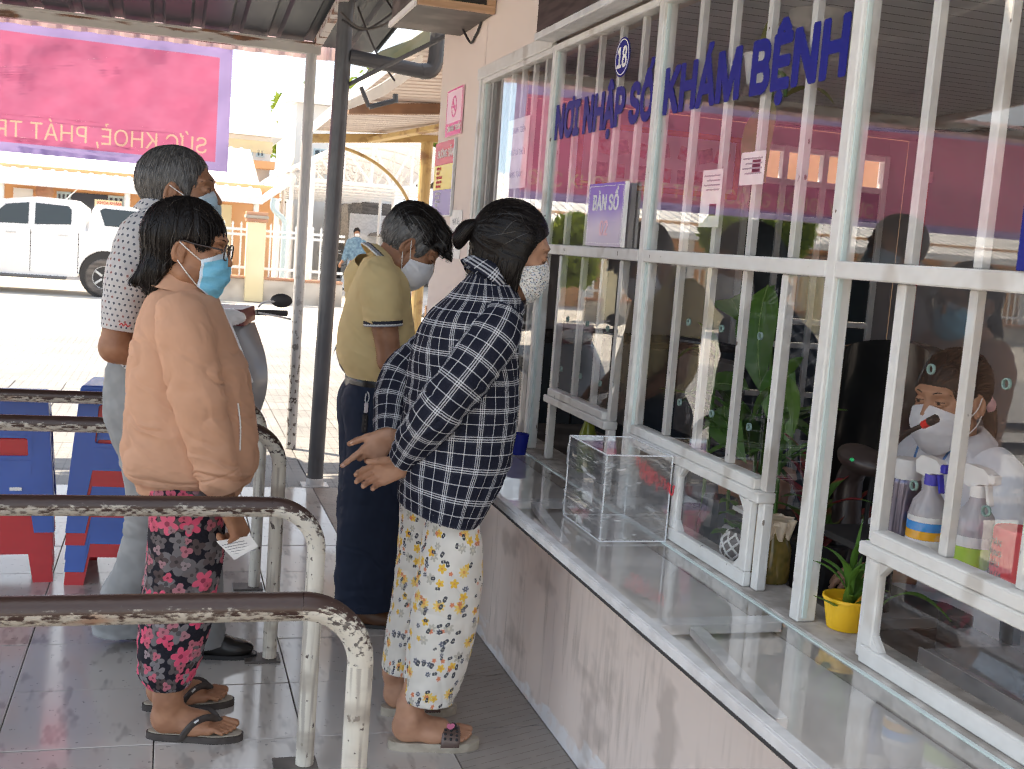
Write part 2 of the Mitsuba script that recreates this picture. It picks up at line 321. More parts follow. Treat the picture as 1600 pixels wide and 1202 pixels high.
mat('ceiling', tex(ceil_col), 0.55)
mat('tar', C((0.08, 0.08, 0.08)), 0.8)
# ------------------------------------------------------------ ground, pavement, canopy floor
structure('ground', TM([[-200, -120, -0.06], [200, -120, -0.06], [200, 260, -0.06], [-200, 260, -0.06]], [[0, 1, 2], [0, 2, 3]]), 'mat_concrete')
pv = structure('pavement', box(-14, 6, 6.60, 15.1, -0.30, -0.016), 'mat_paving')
fl = structure('floor', box(-6.5, 1.183, -2.0, 6.60, -0.30, -0.008), 'mat_grout')
GX, GY, TS = 0.009, 3.237, 0.42
tile_ply = mikit.ply(box(0, TS - 0.004, 0, TS - 0.004, -0.007, 0, 0.0015), 'mat_floor_tile')
for j in range(-2, 8):
    for i in range(-6, 2):
        k = unique(fl + '__tile'); scene[k] = {**tile_ply, 'to_world': T4().translate([GX + TS * i + 0.002, GY + TS * j + 0.002, 0.0006 * ((i * 7 + j * 5) % 3)])}
hatch_ply = mikit.ply(box(0, 0.330, 0, TS - 0.004, -0.007, 0, 0.0015), 'mat_hatch_tile')
for j in range(-3, 8):
    k = unique(fl + '__hatched_tile'); scene[k] = {**hatch_ply, 'to_world': T4().translate([0.851, GY + TS * j + 0.002, 0])}
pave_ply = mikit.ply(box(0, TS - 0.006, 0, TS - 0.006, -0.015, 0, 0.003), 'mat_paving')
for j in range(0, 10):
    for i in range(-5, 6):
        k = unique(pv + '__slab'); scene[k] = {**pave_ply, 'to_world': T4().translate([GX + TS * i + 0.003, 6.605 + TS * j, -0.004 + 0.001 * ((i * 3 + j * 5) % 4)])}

# ------------------------------------------------------------ clinic building: outer wall, room behind the windows
bd = thing('clinic_building', 'peach clinic wall with grimy counter base and registration room behind the windows', 'building')
part(bd, 'counter_wall', box(1.183, 1.332, -1.2, 5.16, 0, 0.655), 'mat_wall', label='stained low wall with scraped white paint along the floor')
part(bd, 'pier', box(1.334, 1.55, 5.165, 6.04, 0, 2.95), 'mat_wall')
part(bd, 'pier', box(1.185, 1.333, 5.162, 5.22, 0, 0.653), 'mat_wall')
part(bd, 'upper_wall', box(1.336, 1.52, -1.2, 5.163, 2.262, 2.95), 'mat_wall')
part(bd, 'sill', box(1.318, 1.46, -1.2, 5.158, 0.657, 0.715, 0.004), 'mat_sill')
part(bd, 'trim', box(1.322, 1.345, 4.16, 5.24, 2.222, 2.275, 0.003), 'mat_white_steel')
part(bd, 'trim', box(1.322, 1.345, 5.170, 5.205, 0.72, 2.221, 0.003), 'mat_white_steel')
YB = 5.95
ROOMZ = 2.40
part(bd, 'room_floor', box(1.34, 4.3, -1.2, YB, -0.1, 0.0), 'mat_room_wall')
part(bd, 'ceiling', box(1.53, 4.3, -1.2, YB + 0.1, ROOMZ, ROOMZ + 0.08), 'mat_ceiling')
part(bd, 'side_wall', box(4.146, 4.30, -1.2, YB, 0.001, ROOMZ - 0.002), 'mat_room_wall')
part(bd, 'cornice', box(1.56, 4.144, YB - 0.10, YB - 0.002, 2.27, ROOMZ - 0.003), 'mat_room_wall')
for (x0, x1, z0, z1) in ((1.56, 3.10, 0, 2.268), (4.02, 4.144, 0, 2.268), (3.101, 4.019, 2.17, 2.268)):
    part(bd, 'back_wall', box(x0, x1, YB, YB + 0.09, z0, z1), 'mat_room_wall')
# the gridded partition in the back wall: dark panes below, open transoms above
for x in (3.115, 3.34, 3.60, 3.80, 4.005):
    part(bd, 'partition_bar', box(x - 0.018, x + 0.018, YB - 0.02, YB + 0.03, 0.0, 2.168, 0.003), 'mat_white_paint')
zs = (0.03, 0.45, 0.74, 1.03, 1.17, 1.475, 1.76, 1.965, 2.15)
for z in zs:
    part(bd, 'partition_bar', box(3.10, 4.02, YB - 0.012, YB + 0.022, z - 0.016, z + 0.016, 0.003), 'mat_white_paint')
xs = (3.115, 3.34, 3.60, 3.80, 4.005)
for a, b in zip(xs[:-1], xs[1:]):
    for c, d in zip(zs[:7], zs[1:8]):
        part(bd, 'dark_pane', box(a + 0.019, b - 0.019, YB + 0.000, YB + 0.006, c + 0.017, d - 0.017), 'mat_dark_window')
ow = thing('rear_building', 'peach wall of the next block seen through the transoms at the back of the room', 'building')
part(ow, 'wall', box(2.2, 9.5, 8.2, 8.4, 0, 3.4), 'mat_house_orange')
part(bd, 'near_wall', box(1.34, 4.3, -1.35, -1.202, 0, ROOMZ), 'mat_room_wall')
part(bd, 'roof_slab', box(1.3, 4.6, -1.2, 6.05, 2.952, 3.05), 'mat_tar')

# ------------------------------------------------------------ white steel service windows
MUL = (5.165, 4.135, 3.155, 2.130, 1.110, 0.10)     # mullion positions along the wall
BZ0, BZ1 = 0.716, 2.225
def bars(w, ys, z0, z1):
    for y in ys:
        part(w, 'bar', box(1.354, 1.374, y - 0.0115, y + 0.0115, z0, z1, 0.002), 'mat_white_steel')
def pane(w, y0, y1, z0, z1, x=1.345):
    part(w, 'glass_pane', box(x, x + 0.0001, y0, y1, z0, z1) if False else TM([[x, y0, z0], [x, y1, z0], [x, y1, z1], [x, y0, z1]], [[0, 1, 2], [0, 2, 3]]), 'mat_glass')
def mullion(w, y, z0=BZ0, z1=BZ1, hw=0.0175):
    part(w, 'mullion', box(1.328, 1.374, y - hw, y + hw, z0, z1, 0.003), 'mat_white_steel')
    part(w, 'glass_edge', box(1.338, 1.349, y - hw - 0.005, y - hw - 0.0005, z0 + 0.01, z1 - 0.002), 'mat_glass_edge')
def rail(w, y0, y1, z0, z1, x0=1.327, x1=1.376):
    part(w, 'rail', box(x0, x1, y0, y1, z0, z1, 0.003), 'mat_white_steel')
# far end: plain barred pane
w1 = thing('service_window', 'barred window at the far end of the row, paper notice taped inside its glass', 'window')
mullion(w1, 5.150, hw=0.014); rail(w1, 4.158, 5.136, 2.20, 2.2215); bars(w1, np.arange(4.30, 5.1, 0.155), BZ0, 2.199)
pane(w1, 4.158, 5.136, 0.73, 2.199)
def window(name, label, ya, yb, post_a, post_b, barsy):
    """ya > yb: mullion positions; post_a, post_b: posts of the sash, the bay beyond a post stays open to the sill."""
    w = thing(name, label, 'window')
    mullion(w, ya)
    rail(w, yb + 0.018, ya - 0.018, 1.461, 1.497)
    rail(w, yb + 0.018, ya - 0.018, 2.200, 2.2245)
    part(w, 'post', box(1.3465, 1.373, post_b - 0.0145, post_b + 0.0145, 0.9525, 1.460, 0.003), 'mat_white_steel')
    part(w, 'post', box(1.3465, 1.373, post_a - 0.0145, post_a + 0.0145, 0.9525, 1.460, 0.003), 'mat_white_steel')
    rail(w, post_b - 0.0145, post_a + 0.0145, 0.926, 0.952); rail(w, post_b + 0.015, post_a - 0.015, 0.9525, 0.979, 1.331, 1.375)
    for yy in (post_a, post_b): part(w, 'post', box(1.3465, 1.373, yy - 0.0145, yy + 0.0145, BZ0, 0.9255, 0.003), 'mat_white_steel')
    bars(w, [y for y in barsy if post_b + 0.04 < y < post_a - 0.04], 0.980, 1.4605)
    bars(w, barsy, 1.498, 2.1995)
    pane(w, yb + 0.025, ya - 0.033, 1.498, 2.199)
    pane(w, post_b + 0.019, post_a - 0.019, 0.981, 1.460)
    if yb + 0.05 < post_b: pane(w, yb + 0.025, post_b - 0.018, 0.95, 1.460)
    for y in [(a + b) / 2 for a, b in zip(barsy[:-1], barsy[1:])]:
        for z in (1.09, 1.31) if y < 3.3 else (1.06, 1.24):
            part(w, 'speaking_hole', xf(lathe([(0.0075, -0.003), (0.0098, -0.003), (0.0098, 0.003), (0.0075, 0.003), (0.0075, -0.003)], 14), frame((1.345, y + 0.03 * math.sin(9 * z), z), Y_, Z_, X_)), 'mat_hole')
    return w
w2 = window('service_window', 'barred window carrying the purple desk number plate behind the ponytailed woman', MUL[1], MUL[2], 3.93, 3.345, [3.93, 3.72, 3.53, 3.345])
w3 = window('service_window', 'barred window above the clear ballot box with leafy plants behind its glass', MUL[2], MUL[3], 3.138, 2.345, [2.94, 2.745, 2.55, 2.345])
w4 = window('service_window', 'nearest barred window with the masked clerk sitting behind it', MUL[3], MUL[4], 1.905, 1.127, [1.905, 1.705, 1.505, 1.30])
mullion(w4, MUL[4])
# hatch frames at the sill of the third and fourth window
def hatch_frame(w, y0, y1, z0, z1, x=1.330):
    h = part(w, 'hatch_frame', box(x, x + 0.022, y0, y1, z0, z0 + 0.036, 0.003), 'mat_white_steel')
    part(w, 'hatch_frame', box(x + 0.001, x + 0.021, y0, y0 + 0.036, z0 + 0.0365, z1, 0.003), 'mat_white_steel')
    part(w, 'hatch_frame', box(x + 0.001, x + 0.021, y1 - 0.036, y1, z0 + 0.0365, z1, 0.003), 'mat_white_steel')
    for (yy, s) in ((y0 + 0.0362, 1), (y1 - 0.0362, -1)):
        for (zz, q) in ((z0 + 0.0367, 1), (z1 - 0.001, -1)):
            part(w, 'corner_fillet', hull([[x + 0.002 + e, yy + s * a, zz + q * b] for e in (0, 0.018) for a, b in ((0, 0), (0.026, 0), (0, 0.026))]), 'mat_white_steel')
    pane(w, y0 + 0.037, y1 - 0.037, z0 + 0.037, z1, x + 0.011)
hatch_frame(w3, 2.365, 2.80, 0.716, 0.925)
hatch_frame(w4, 1.15, 1.885, 0.716, 0.925)
# painted lettering on the outside of the glass
L = (0, -1, 0)
GXO = 1.3435
def glass_text(w, s, h, ya, yb, z):
    t = textw(s, h, ya - yb, (GXO, ya, z), L, Z_, depth=0.0012, bold=True) if False else None
    m = heavy(s, h, 0.0042); v = np.array(m.vertices); v[:, 0] = (v[:, 0] - v[:, 0].min()) / np.ptp(v[:, 0]) * (ya - yb)
    P = np.stack([np.full(len(v), GXO) - v[:, 2], ya - v[:, 0], z + v[:, 1] + 0 * v[:, 0]], 1)
    part(w, 'lettering', TM(P, m.faces), 'mat_sign_blue', label='blue painted words ' + s)
glass_text(w2, 'NƠI NHẬP SỐ', 0.112, 4.100, 3.195, 1.885)
glass_text(w3, 'KHÁM BỆNH', 0.118, 3.120, 2.175, 1.890)
ring = lathe([(0.0, 0), (0.062, 0), (0.062, 0.0012), (0.0, 0.0012)], 32)
RM = frame((GXO, 3.475, 2.095), V(0, -1, 0), Z_, V(-1, 0, 0))
part(w2, 'number_badge', xf(ring, RM), 'mat_sign_blue', label='round blue badge with the number 18')
part(w2, 'badge_ring', xf(lathe([(0.053, 0.0013), (0.056, 0.0013), (0.056, 0.0022), (0.053, 0.0022), (0.053, 0.0013)], 32), RM), 'mat_paper')
part(w2, 'badge_number', text('18', 0.062, (1.3422, 3.475, 2.064), L, Z_, bold=True, center=True, sx=0.8), 'mat_paper')

# ------------------------------------------------------------ header board over the windows
hb = thing('header_board', 'dark brown board boxed above the lettered windows', 'board')
part(hb, 'panel', box(1.262, 1.334, -1.2, 4.165, 2.262, 2.95, 0.004), 'mat_brown_board')
part(hb, 'edge_trim', box(1.256, 1.333, -1.2, 4.168, 2.2365, 2.2615, 0.003), 'mat_alu')

# ------------------------------------------------------------ glass counter shelf
cs = thing('counter_shelf', 'glass counter shelf on a pale steel frame under the service windows', 'shelf')
y0, y1 = -0.6, 4.35
part(cs, 'front_rail', box(0.985, 1.012, y0, y1, 0.6835, 0.7085, 0.002), 'mat_alu')
part(cs, 'front_lip', box(0.988, 1.013, y0, y1, 0.7088, 0.7125, 0.001), 'mat_alu')
part(cs, 'edge_strip', box(0.983, 0.9848, y0, y1, 0.681, 0.688), 'mat_rubber')
g = TM([[1.013, y0, 0.708], [1.318, y0, 0.708], [1.318, y1, 0.708], [1.013, y1, 0.708]], [[0, 1, 2], [0, 2, 3]])
part(cs, 'glass_top', g, 'mat_glass')
part(cs, 'glass_edge', box(1.309, 1.3175, y0, y1, 0.7075, 0.7115), 'mat_glass_edge')
part(cs, 'under_board', box(1.06, 1.317, y0, y1, 0.6565, 0.668), mat('shelf_board', mottled((0.52, 0.50, 0.475), (0.60, 0.58, 0.555), 8), 0.7))
for y in (3.30, 2.17, 0.95):
    part(cs, 'cross_bar', box(1.0125, 1.315, y - 0.024, y + 0.024, 0.682, 0.705, 0.002), 'mat_alu')
    part(cs, 'brace', hull([[1.03 + a, y - 0.50 + c, z] for a in (0, 0.024) for c in (0, 0.03) for z in (0.684, 0.702)] + [[1.09 + a, y - 0.06 + c, z] for a in (0, 0.026) for c in (0, 0.03) for z in (0.684, 0.702)]), 'mat_alu')
for y in (3.62, 2.46, 1.60):
    part(cs, 'bracket', box(1.14, 1.182, y - 0.012, y + 0.012, 0.615, 0.6545), 'mat_black')

# ------------------------------------------------------------ canopy over the waiting line
cn = thing('canopy', 'dark corrugated metal canopy with a rusty edge beam over the waiting line', 'canopy')
def corrugated(x0, x1, y0, y1, zf, pitch=0.25, h=0.028, along='y'):
    """Ribbed sheet whose ribs run along y (or x); zf(x, y) gives its height."""
    a0, a1 = (x0, x1) if along == 'y' else (y0, y1)
    s = []; a = a0
    while a < a1:
        s += [(a, 0), (a + pitch * 0.62, 0), (a + pitch * 0.70, h), (a + pitch * 0.92, h)]; a += pitch
    s.append((a1, 0)); s = np.array(s); s = s[s[:, 0] <= a1]
    b = np.array([y0, y1] if along == 'y' else [x0, x1])
    A, B = np.meshgrid(s[:, 0], b, indexing='ij'); Hh = np.repeat(s[:, 1:], 2, 1)
    P = np.stack([A, B], -1) if along == 'y' else np.stack([B, A], -1)
    v = np.concatenate([P, (zf(P[..., 0], P[..., 1]) + Hh)[..., None]], -1).reshape(-1, 3)
    i = np.arange(len(s) - 1)
    return TM(v, np.vstack([np.stack([2 * i, 2 * i + 2, 2 * i + 3], 1), np.stack([2 * i, 2 * i + 3, 2 * i + 1], 1)]))
part(cn, 'roof_sheet', thicken(corrugated(-3.2, 1.30, 2.2, 8.0, lambda x, y: 2.72 + (8.0 - y) * 0.072, 0.24), 0.004), 'mat_roof_dark')  # unseen rear and left edges stop short to let daylight in
part(cn, 'edge_beam', box(-5.5, 0.90, 7.80, 7.86, 2.635, 2.700, 0.004), 'mat_rusty')
part(cn, 'edge_flange', box(-5.5, 0.90, 7.765, 7.799, 2.690, 2.703), 'mat_rusty')
for x in (-3.0, -1.2, 0.875):
    part(cn, 'rafter', box(x - 0.022, x + 0.022, 1.1, 7.79, 2.0, 2.06) if False else hull([[x + a, y, 2.662 + (8 - y) * 0.072 + b] for a in (-0.024, 0.024) for y in (2.25, 7.79) for b in (0, 0.05)]), 'mat_rusty')
for y in (5.6, 3.4):
    part(cn, 'purlin', box(-3.1, 1.25, y - 0.02, y + 0.02, 2.664 + (8 - y) * 0.072 - 0.04, 2.660 + (8 - y) * 0.072, 0.003), 'mat_roof_dark')
s = np.linspace(-5.5, 1.2, 400); ph = (s / 0.155) % 1.0
prof = np.clip((np.abs(ph - 0.5) - 0.18) * 9, 0, 1) * 0.03
fa, fb = np.stack([s, 8.02 + prof, 0 * s + 2.775], 1), np.stack([s, 8.02 + prof, 0 * s + 2.635], 1)
part(cn, 'fascia', quadstrip(fa, fb), 'mat_fascia', label='pale pinkish corrugated fascia strip hanging behind the beam')
for x in (-4.6, 0.842):
    part(cn, 'post', rod((x, 7.83, 0), (x, 7.83, 2.636), 0.036, sides=16), 'mat_pole_white', label='thin whitish canopy post flecked with rust')
dp = thing('drain_pole', 'dark grey drain pipe standing at the edge of the tiled floor', 'pole')
part(dp, 'pipe', rod((0.868, 6.665, 0.03), (0.900, 6.665, 3.05), 0.046, sides=20), 'mat_pvc_gray')
part(dp, 'collar', lathe([(0.049, 0), (0.052, 0.004), (0.052, 0.03), (0.0475, 0.045)], 20, (0.868, 6.665, 0.0)), 'mat_alu')
part(dp, 'base_plate', box(0.79, 0.945, 6.60, 6.735, -0.006, 0.004), 'mat_alu')
pp = thing('drain_pipe', 'dark grey horizontal drain pipe with an elbow turning up by the wall corner', 'pipe')
part(pp, 'pipe', rod((0.93, 6.66, 2.475), (1.36, 6.68, 2.443), 0.042, sides=16), 'mat_pvc_gray')
el = smoothpath([(1.35, 6.68, 2.443), (1.405, 6.685, 2.455), (1.43, 6.69, 2.50), (1.435, 6.69, 2.58), (1.44, 6.69, 2.70)], 6)
part(pp, 'elbow', tube(el, 0.046, 16), 'mat_pvc_gray')
whole('stay_rod', rod((0.935, 6.66, 2.32), (1.36, 6.10, 2.56), 0.012), 'mat_pvc_gray', 'thin grey stay rod slanting from the drain pole to the wall corner', 'rod')
for i, pts in enumerate(([(0.87, 6.61, 2.66), (0.97, 6.5, 2.60), (1.08, 6.3, 2.66), (1.16, 6.05, 2.76), (1.25, 5.85, 2.80)],
                         [(0.86, 6.61, 2.70), (0.95, 6.5, 2.61), (1.06, 6.4, 2.62), (1.15, 6.2, 2.70), (1.26, 6.0, 2.86)],
                         [(0.95, 6.8, 2.80), (1.05, 6.75, 2.84), (1.12, 6.7, 2.82), (1.18, 6.6, 2.74), (1.25, 6.5, 2.9)],
                         [(0.97, 6.9, 2.85), (1.06, 6.9, 2.66), (1.14, 6.9, 2.52), (1.24, 6.9, 2.40)])):
    whole('cable', tube(smoothpath(pts, 6), 0.006, 6), 'mat_rubber' if i != 1 else 'mat_sheet_gray',
          ('black cable sagging lowest from the drain pole', 'grey cable looping above the lowest cable at the drain pole', 'black cable strung high under the canopy by the drain pole', 'thin cable dropping behind the drain pole to the elbow')[i], 'cable', 'cables by the drain pole')

# banner hung under the canopy edge, printed side away from the camera
bn = thing('banner', 'magenta cloth banner with a violet border seen from its back, lettering reversed', 'banner')
BR, BL_, ZT = 0.352, -7.2, 2.655
BY = lambda x: 8.10 + 0.0 * x
from shapely import affinity
def zlow(x): return 1.835 + 0.0045 * (BR - x)
def ban_y(x, z):
    u = (BR - x) / (BR - BL_); v = (z - zlow(x)) / 0.82
    w = meshkit.fbm(np.stack([u * 26, v * 2.2, 0 * u], -1), 3, 5) - 0.5
    return 8.10 + 0.012 * np.sin(u * 40) * (1 - v) + 0.010 * np.sin(u * 13 + v * 5) + 0.055 * w
def hung(poly, edge):
    vs, fs, n = [], [], 0
    for q in getattr(poly, 'geoms', [poly]):
        a, f = trimesh.creation.triangulate_polygon(q, engine='earcut'); a, f = trimesh.remesh.subdivide_to_size(np.c_[a, 0 * a[:, 0]], f, edge, max_iter=12)[:2]
        vs.append(a[:, :2]); fs.append(f + n); n += len(a)
    p = np.vstack(vs); return TM(np.stack([p[:, 0], ban_y(p[:, 0], p[:, 1]), p[:, 1]], 1), np.vstack(fs))
words = affinity.affine_transform(letters2d('SỨC KHOẺ, PHÁT TRIỂN CỘNG ĐỒNG, Y ĐỨC', 0.105), [-0.92, 0, -0.006, 1, BR - 0.135, 1.945])
cloth = Polygon([(BR, zlow(BR)), (BR, ZT), (BL_, ZT + 0.011 * (BR - BL_)), (BL_, zlow(BL_))])
bm = hung(cloth.difference(words), 0.10); bx_, bz_ = bm.vertices[:, 0], bm.vertices[:, 2]
part(bn, 'cloth', bm, 'mat_banner', smooth=True, uv=np.stack([(BR - bx_) / 0.86, (bz_ - zlow(bx_)) / (ZT + 0.011 * (BR - bx_) - zlow(bx_))], 1))
part(bn, 'lettering', hung(words, 0.10), 'mat_banner_text', label='reversed words of the banner showing through')
for x in (0.33, -0.9, -2.2, -3.6): part(bn, 'tie', tube(smoothpath([(x, 8.10, 2.64), (x + 0.01, 8.02, 2.72), (x, 7.88, 2.71)], 4), 0.004, 5), 'mat_paper')

# wall box near the eaves
tv = thing('wall_cabinet', 'tan framed cabinet with a dark underside fixed high on the peach wall', 'cabinet')
part(tv, 'bottom_board', box(0.985, 1.332, 5.06, 5.68, 2.489, 2.503, 0.002), 'mat_sheet_gray')
part(tv, 'side_trim', box(0.972, 0.9845, 5.06, 5.68, 2.485, 2.512), 'mat_white_paint')
part(tv, 'front_frame', box(0.985, 1.332, 5.035, 5.059, 2.487, 2.520, 0.002), 'mat_tan_wood')
part(tv, 'front_frame', box(1.292, 1.332, 5.037, 5.057, 2.5205, 2.85, 0.002), 'mat_tan_wood')
part(tv, 'front_frame', box(0.985, 1.02, 5.037, 5.057, 2.5205, 2.85, 0.002), 'mat_tan_wood')
part(tv, 'screen', box(1.0205, 1.2915, 5.045, 5.058, 2.5205, 2.85), 'mat_black_gloss')
part(tv, 'body', box(0.986, 1.331, 5.0595, 5.68, 2.504, 2.86), 'mat_sheet_gray')
whole('cable', tube(smoothpath([(1.30, 5.5, 2.49), (1.315, 5.45, 2.44), (1.322, 5.40, 2.415), (1.325, 5.34, 2.44), (1.325, 5.30, 2.455), (1.326, 5.24, 2.50), (1.322, 5.2, 2.52)], 6), 0.006, 6), 'mat_rubber', 'short black cable hanging under the tan wall cabinet', 'cable')

# signs on the pier
def wallplate(w, m, y0, y1, z0, z1, x=1.326, th=0.007, name='plate'):
    return part(w, name, box(x - th / 2, x + th / 2, y0, y1, z0, z1, 0.0008), m)
sg = thing('no_smoking_sign', 'small pink and white no smoking plate on the peach wall', 'sign')
wallplate(sg, 'mat_sign_palepink', 5.50, 5.83, 2.003, 2.235)
part(sg, 'border', box(1.3215, 1.3223, 5.502, 5.828, 2.005, 2.068), 'mat_sign_pink')
for a, b, c, d in ((5.502, 5.828, 2.226, 2.233), (5.502, 5.512, 2.069, 2.2255), (5.818, 5.828, 2.069, 2.2255)):
    part(sg, 'border', box(1.3216, 1.3223, a, b, c, d), 'mat_sign_pink')
part(sg, 'symbol', xf(lathe([(0.043, 0), (0.053, 0), (0.053, 0.001), (0.043, 0.001), (0.043, 0)], 24), frame((1.322, 5.665, 2.145), V(0, -1, 0), Z_, V(-1, 0, 0))), 'mat_sign_pink')
part(sg, 'symbol', hull([[1.3212 + e, 5.665 + s * 0.038 + a, 2.145 + s * 0.034 - a] for e in (0, 0.0006) for s in (1, -1) for a in (-0.005, 0.005)]), 'mat_sign_pink')
part(sg, 'symbol', box(1.3214, 1.3222, 5.64, 5.70, 2.139, 2.151), 'mat_sign_pink')
part(sg, 'lettering', text('CẤM HÚT THUỐC', 0.026, (1.3205, 5.785, 2.026), L, Z_, bold=True, sx=0.95), 'mat_paper')
sg = thing('notice_board', 'red, yellow and violet framed notice board on the peach wall', 'sign')
wallplate(sg, 'mat_sign_red', 5.60, 6.03, 1.868, 1.985); wallplate(sg, 'mat_sign_yellow', 5.60, 6.03, 1.741, 1.8675); wallplate(sg, 'mat_sign_violet', 5.60, 6.03, 1.612, 1.7405)
part(sg, 'frame', box(1.318, 1.332, 5.585, 5.5995, 1.605, 1.99, 0.002), 'mat_alu')
part(sg, 'frame', box(1.318, 1.332, 5.6, 6.03, 1.604, 1.6115, 0.002), 'mat_alu')
part(sg, 'lettering', text('HƯỚNG DẪN', 0.036, (1.3215, 5.96, 1.905), L, Z_, bold=True, sx=1.15), 'mat_paper')
for k, (z, a) in enumerate(((1.843, 0.30), (1.82, 0.20), (1.797, 0.32), (1.774, 0.26), (1.752, 0.22))):
    part(sg, 'lettering', text(('BƯỚC MỘT', 'LẤY SỐ', 'NỘP SỔ KHÁM', 'CHỜ GỌI TÊN', 'VÀO PHÒNG')[k], 0.013, (1.3215, 5.96, z), L, Z_), 'mat_sign_red')
for k, z in enumerate((1.715, 1.695, 1.675, 1.655, 1.635)):
    part(sg, 'lettering', text(('GIỜ LÀM VIỆC', 'SÁNG 7 GIỜ', 'CHIỀU 13 GIỜ', 'THỨ HAI', 'THỨ SÁU')[k], 0.012, (1.3215, 5.96, z), L, Z_), 'mat_paper')
def sheet(name, label, y0, y1, z0, z1, x, lines, th=0.0016, cat='notice'):
    s = thing(name, label, cat)
    part(s, 'sheet', box(x - th / 2, x + th / 2, y0, y1, z0, z1), 'mat_paper')
    for (t, h, z) in lines:
        part(s, 'lettering', text(t, h, (x - th / 2 - 0.0003, (y0 + y1) / 2, z), L, Z_, depth=0.0006, center=True, sx=0.9), 'mat_ink_gray')
sheet('paper_notice', 'white paper notice stuck on the peach wall below the notice board', 5.38, 5.62, 1.40, 1.635, 1.331, [('NHÀ VỆ', 0.028, 1.565), ('SINH', 0.028, 1.50)])
sheet('paper_notice', 'white paper notice taped behind the glass of the far window', 4.44, 4.735, 1.715, 2.0, 1.3475, [('THANH TOÁN', 0.024, 1.94), ('THỨ 2 VÀ THỨ 6', 0.024, 1.85), ('HÀNG TUẦN', 0.024, 1.76)])
dn = thing('desk_number_sign', 'purple plate reading BÀN SỐ 02 standing on the window rail', 'sign')
part(dn, 'plate', box(1.322, 1.328, 3.305, 3.62, 1.499, 1.700, 0.001), 'mat_sign_purple')
part(dn, 'side_strip', box(1.3205, 1.329, 3.288, 3.304, 1.499, 1.700), 'mat_paper')
part(dn, 'lettering', text('BÀN SỐ', 0.047, (1.3218, 3.46, 1.615), L, Z_, bold=True, center=True, sx=0.95), 'mat_paper')
part(dn, 'lettering', text('02', 0.045, (1.3218, 3.46, 1.535), L, Z_, bold=True, center=True, sx=0.95), 'mat_sign_palepink')
for a, b, c, d in ((3.312, 3.612, 1.690, 1.6915), (3.312, 3.612, 1.508, 1.5095), (3.6105, 3.612, 1.5095, 1.690), (3.312, 3.3135, 1.5095, 1.690)):
    part(dn, 'line', box(1.3212, 1.3219, a, b, c, d), 'mat_paper')
bs = thing('blue_sign', 'bright blue plate on the window rail at the right edge', 'sign')
part(bs, 'plate', box(1.320, 1.328, 1.30, 1.568, 1.498, 1.62, 0.001), 'mat_sign_blue')
# ------------------------------------------------------------ far side of the yard
# fence along the yard
def fence(x0, x1, y, pillars, label):
    f = thing('fence', label, 'fence')
    part(f, 'base_wall', box(x0, x1, y - 0.09, y + 0.09, -0.1, 0.42, 0.01), 'mat_fence_base')
    part(f, 'coping', box(x0, x1, y - 0.12, y + 0.12, 0.4205, 0.475, 0.01), 'mat_stone_red')
    prev = x0
    for px_ in list(pillars) + [None]:
        if px_ is not None:
            p = part(f, 'pillar', box(px_ - 0.19, px_ + 0.19, y - 0.19, y + 0.19, -0.05, 1.60, 0.012), 'mat_house_cream')
            for k, z in enumerate((1.605, 1.675, 1.745)):
                part(p, 'cap_stone', box(px_ - 0.22 - 0.015 * (k % 2), px_ + 0.22 + 0.015 * (k % 2), y - 0.22, y + 0.22, z, z + 0.066, 0.008), 'mat_stone_red' if k % 2 == 0 else 'mat_fence_base')
            a, b = prev, px_ - 0.20
        else:
            a, b = prev, x1
        if b - a > 0.3:
            for z in (0.62, 1.30):
                part(f, 'rail', box(a, b, y - 0.025, y + 0.025, z, z + 0.055, 0.004), 'mat_white_paint')
            part(f, 'rail', box(a, b, y - 0.03, y + 0.03, 1.405, 1.46, 0.004), 'mat_white_paint')
            for x in np.arange(a + 0.10, b - 0.03, 0.175):
                part(f, 'picket', join([box(x - 0.017, x + 0.017, y - 0.012, y + 0.012, 0.476, 1.53), hull([[x + e, y + g, 1.53] for e in (-0.03, 0.03) for g in (-0.012, 0.012)] + [[x, y, 1.60]])]), 'mat_white_paint')
        prev = (px_ + 0.20) if px_ is not None else prev
    return f
fence(-0.25, 3.55, 24.6, (0.05, 1.70), 'white picket fence with cream pillars and a stained base behind the scooter')
fence(-24.0, -6.4, 24.6, (-7.0, -9.6, -12.2, -14.8, -17.4, -20.0), 'long white picket fence left of the pickup, mirrored in the window glass')

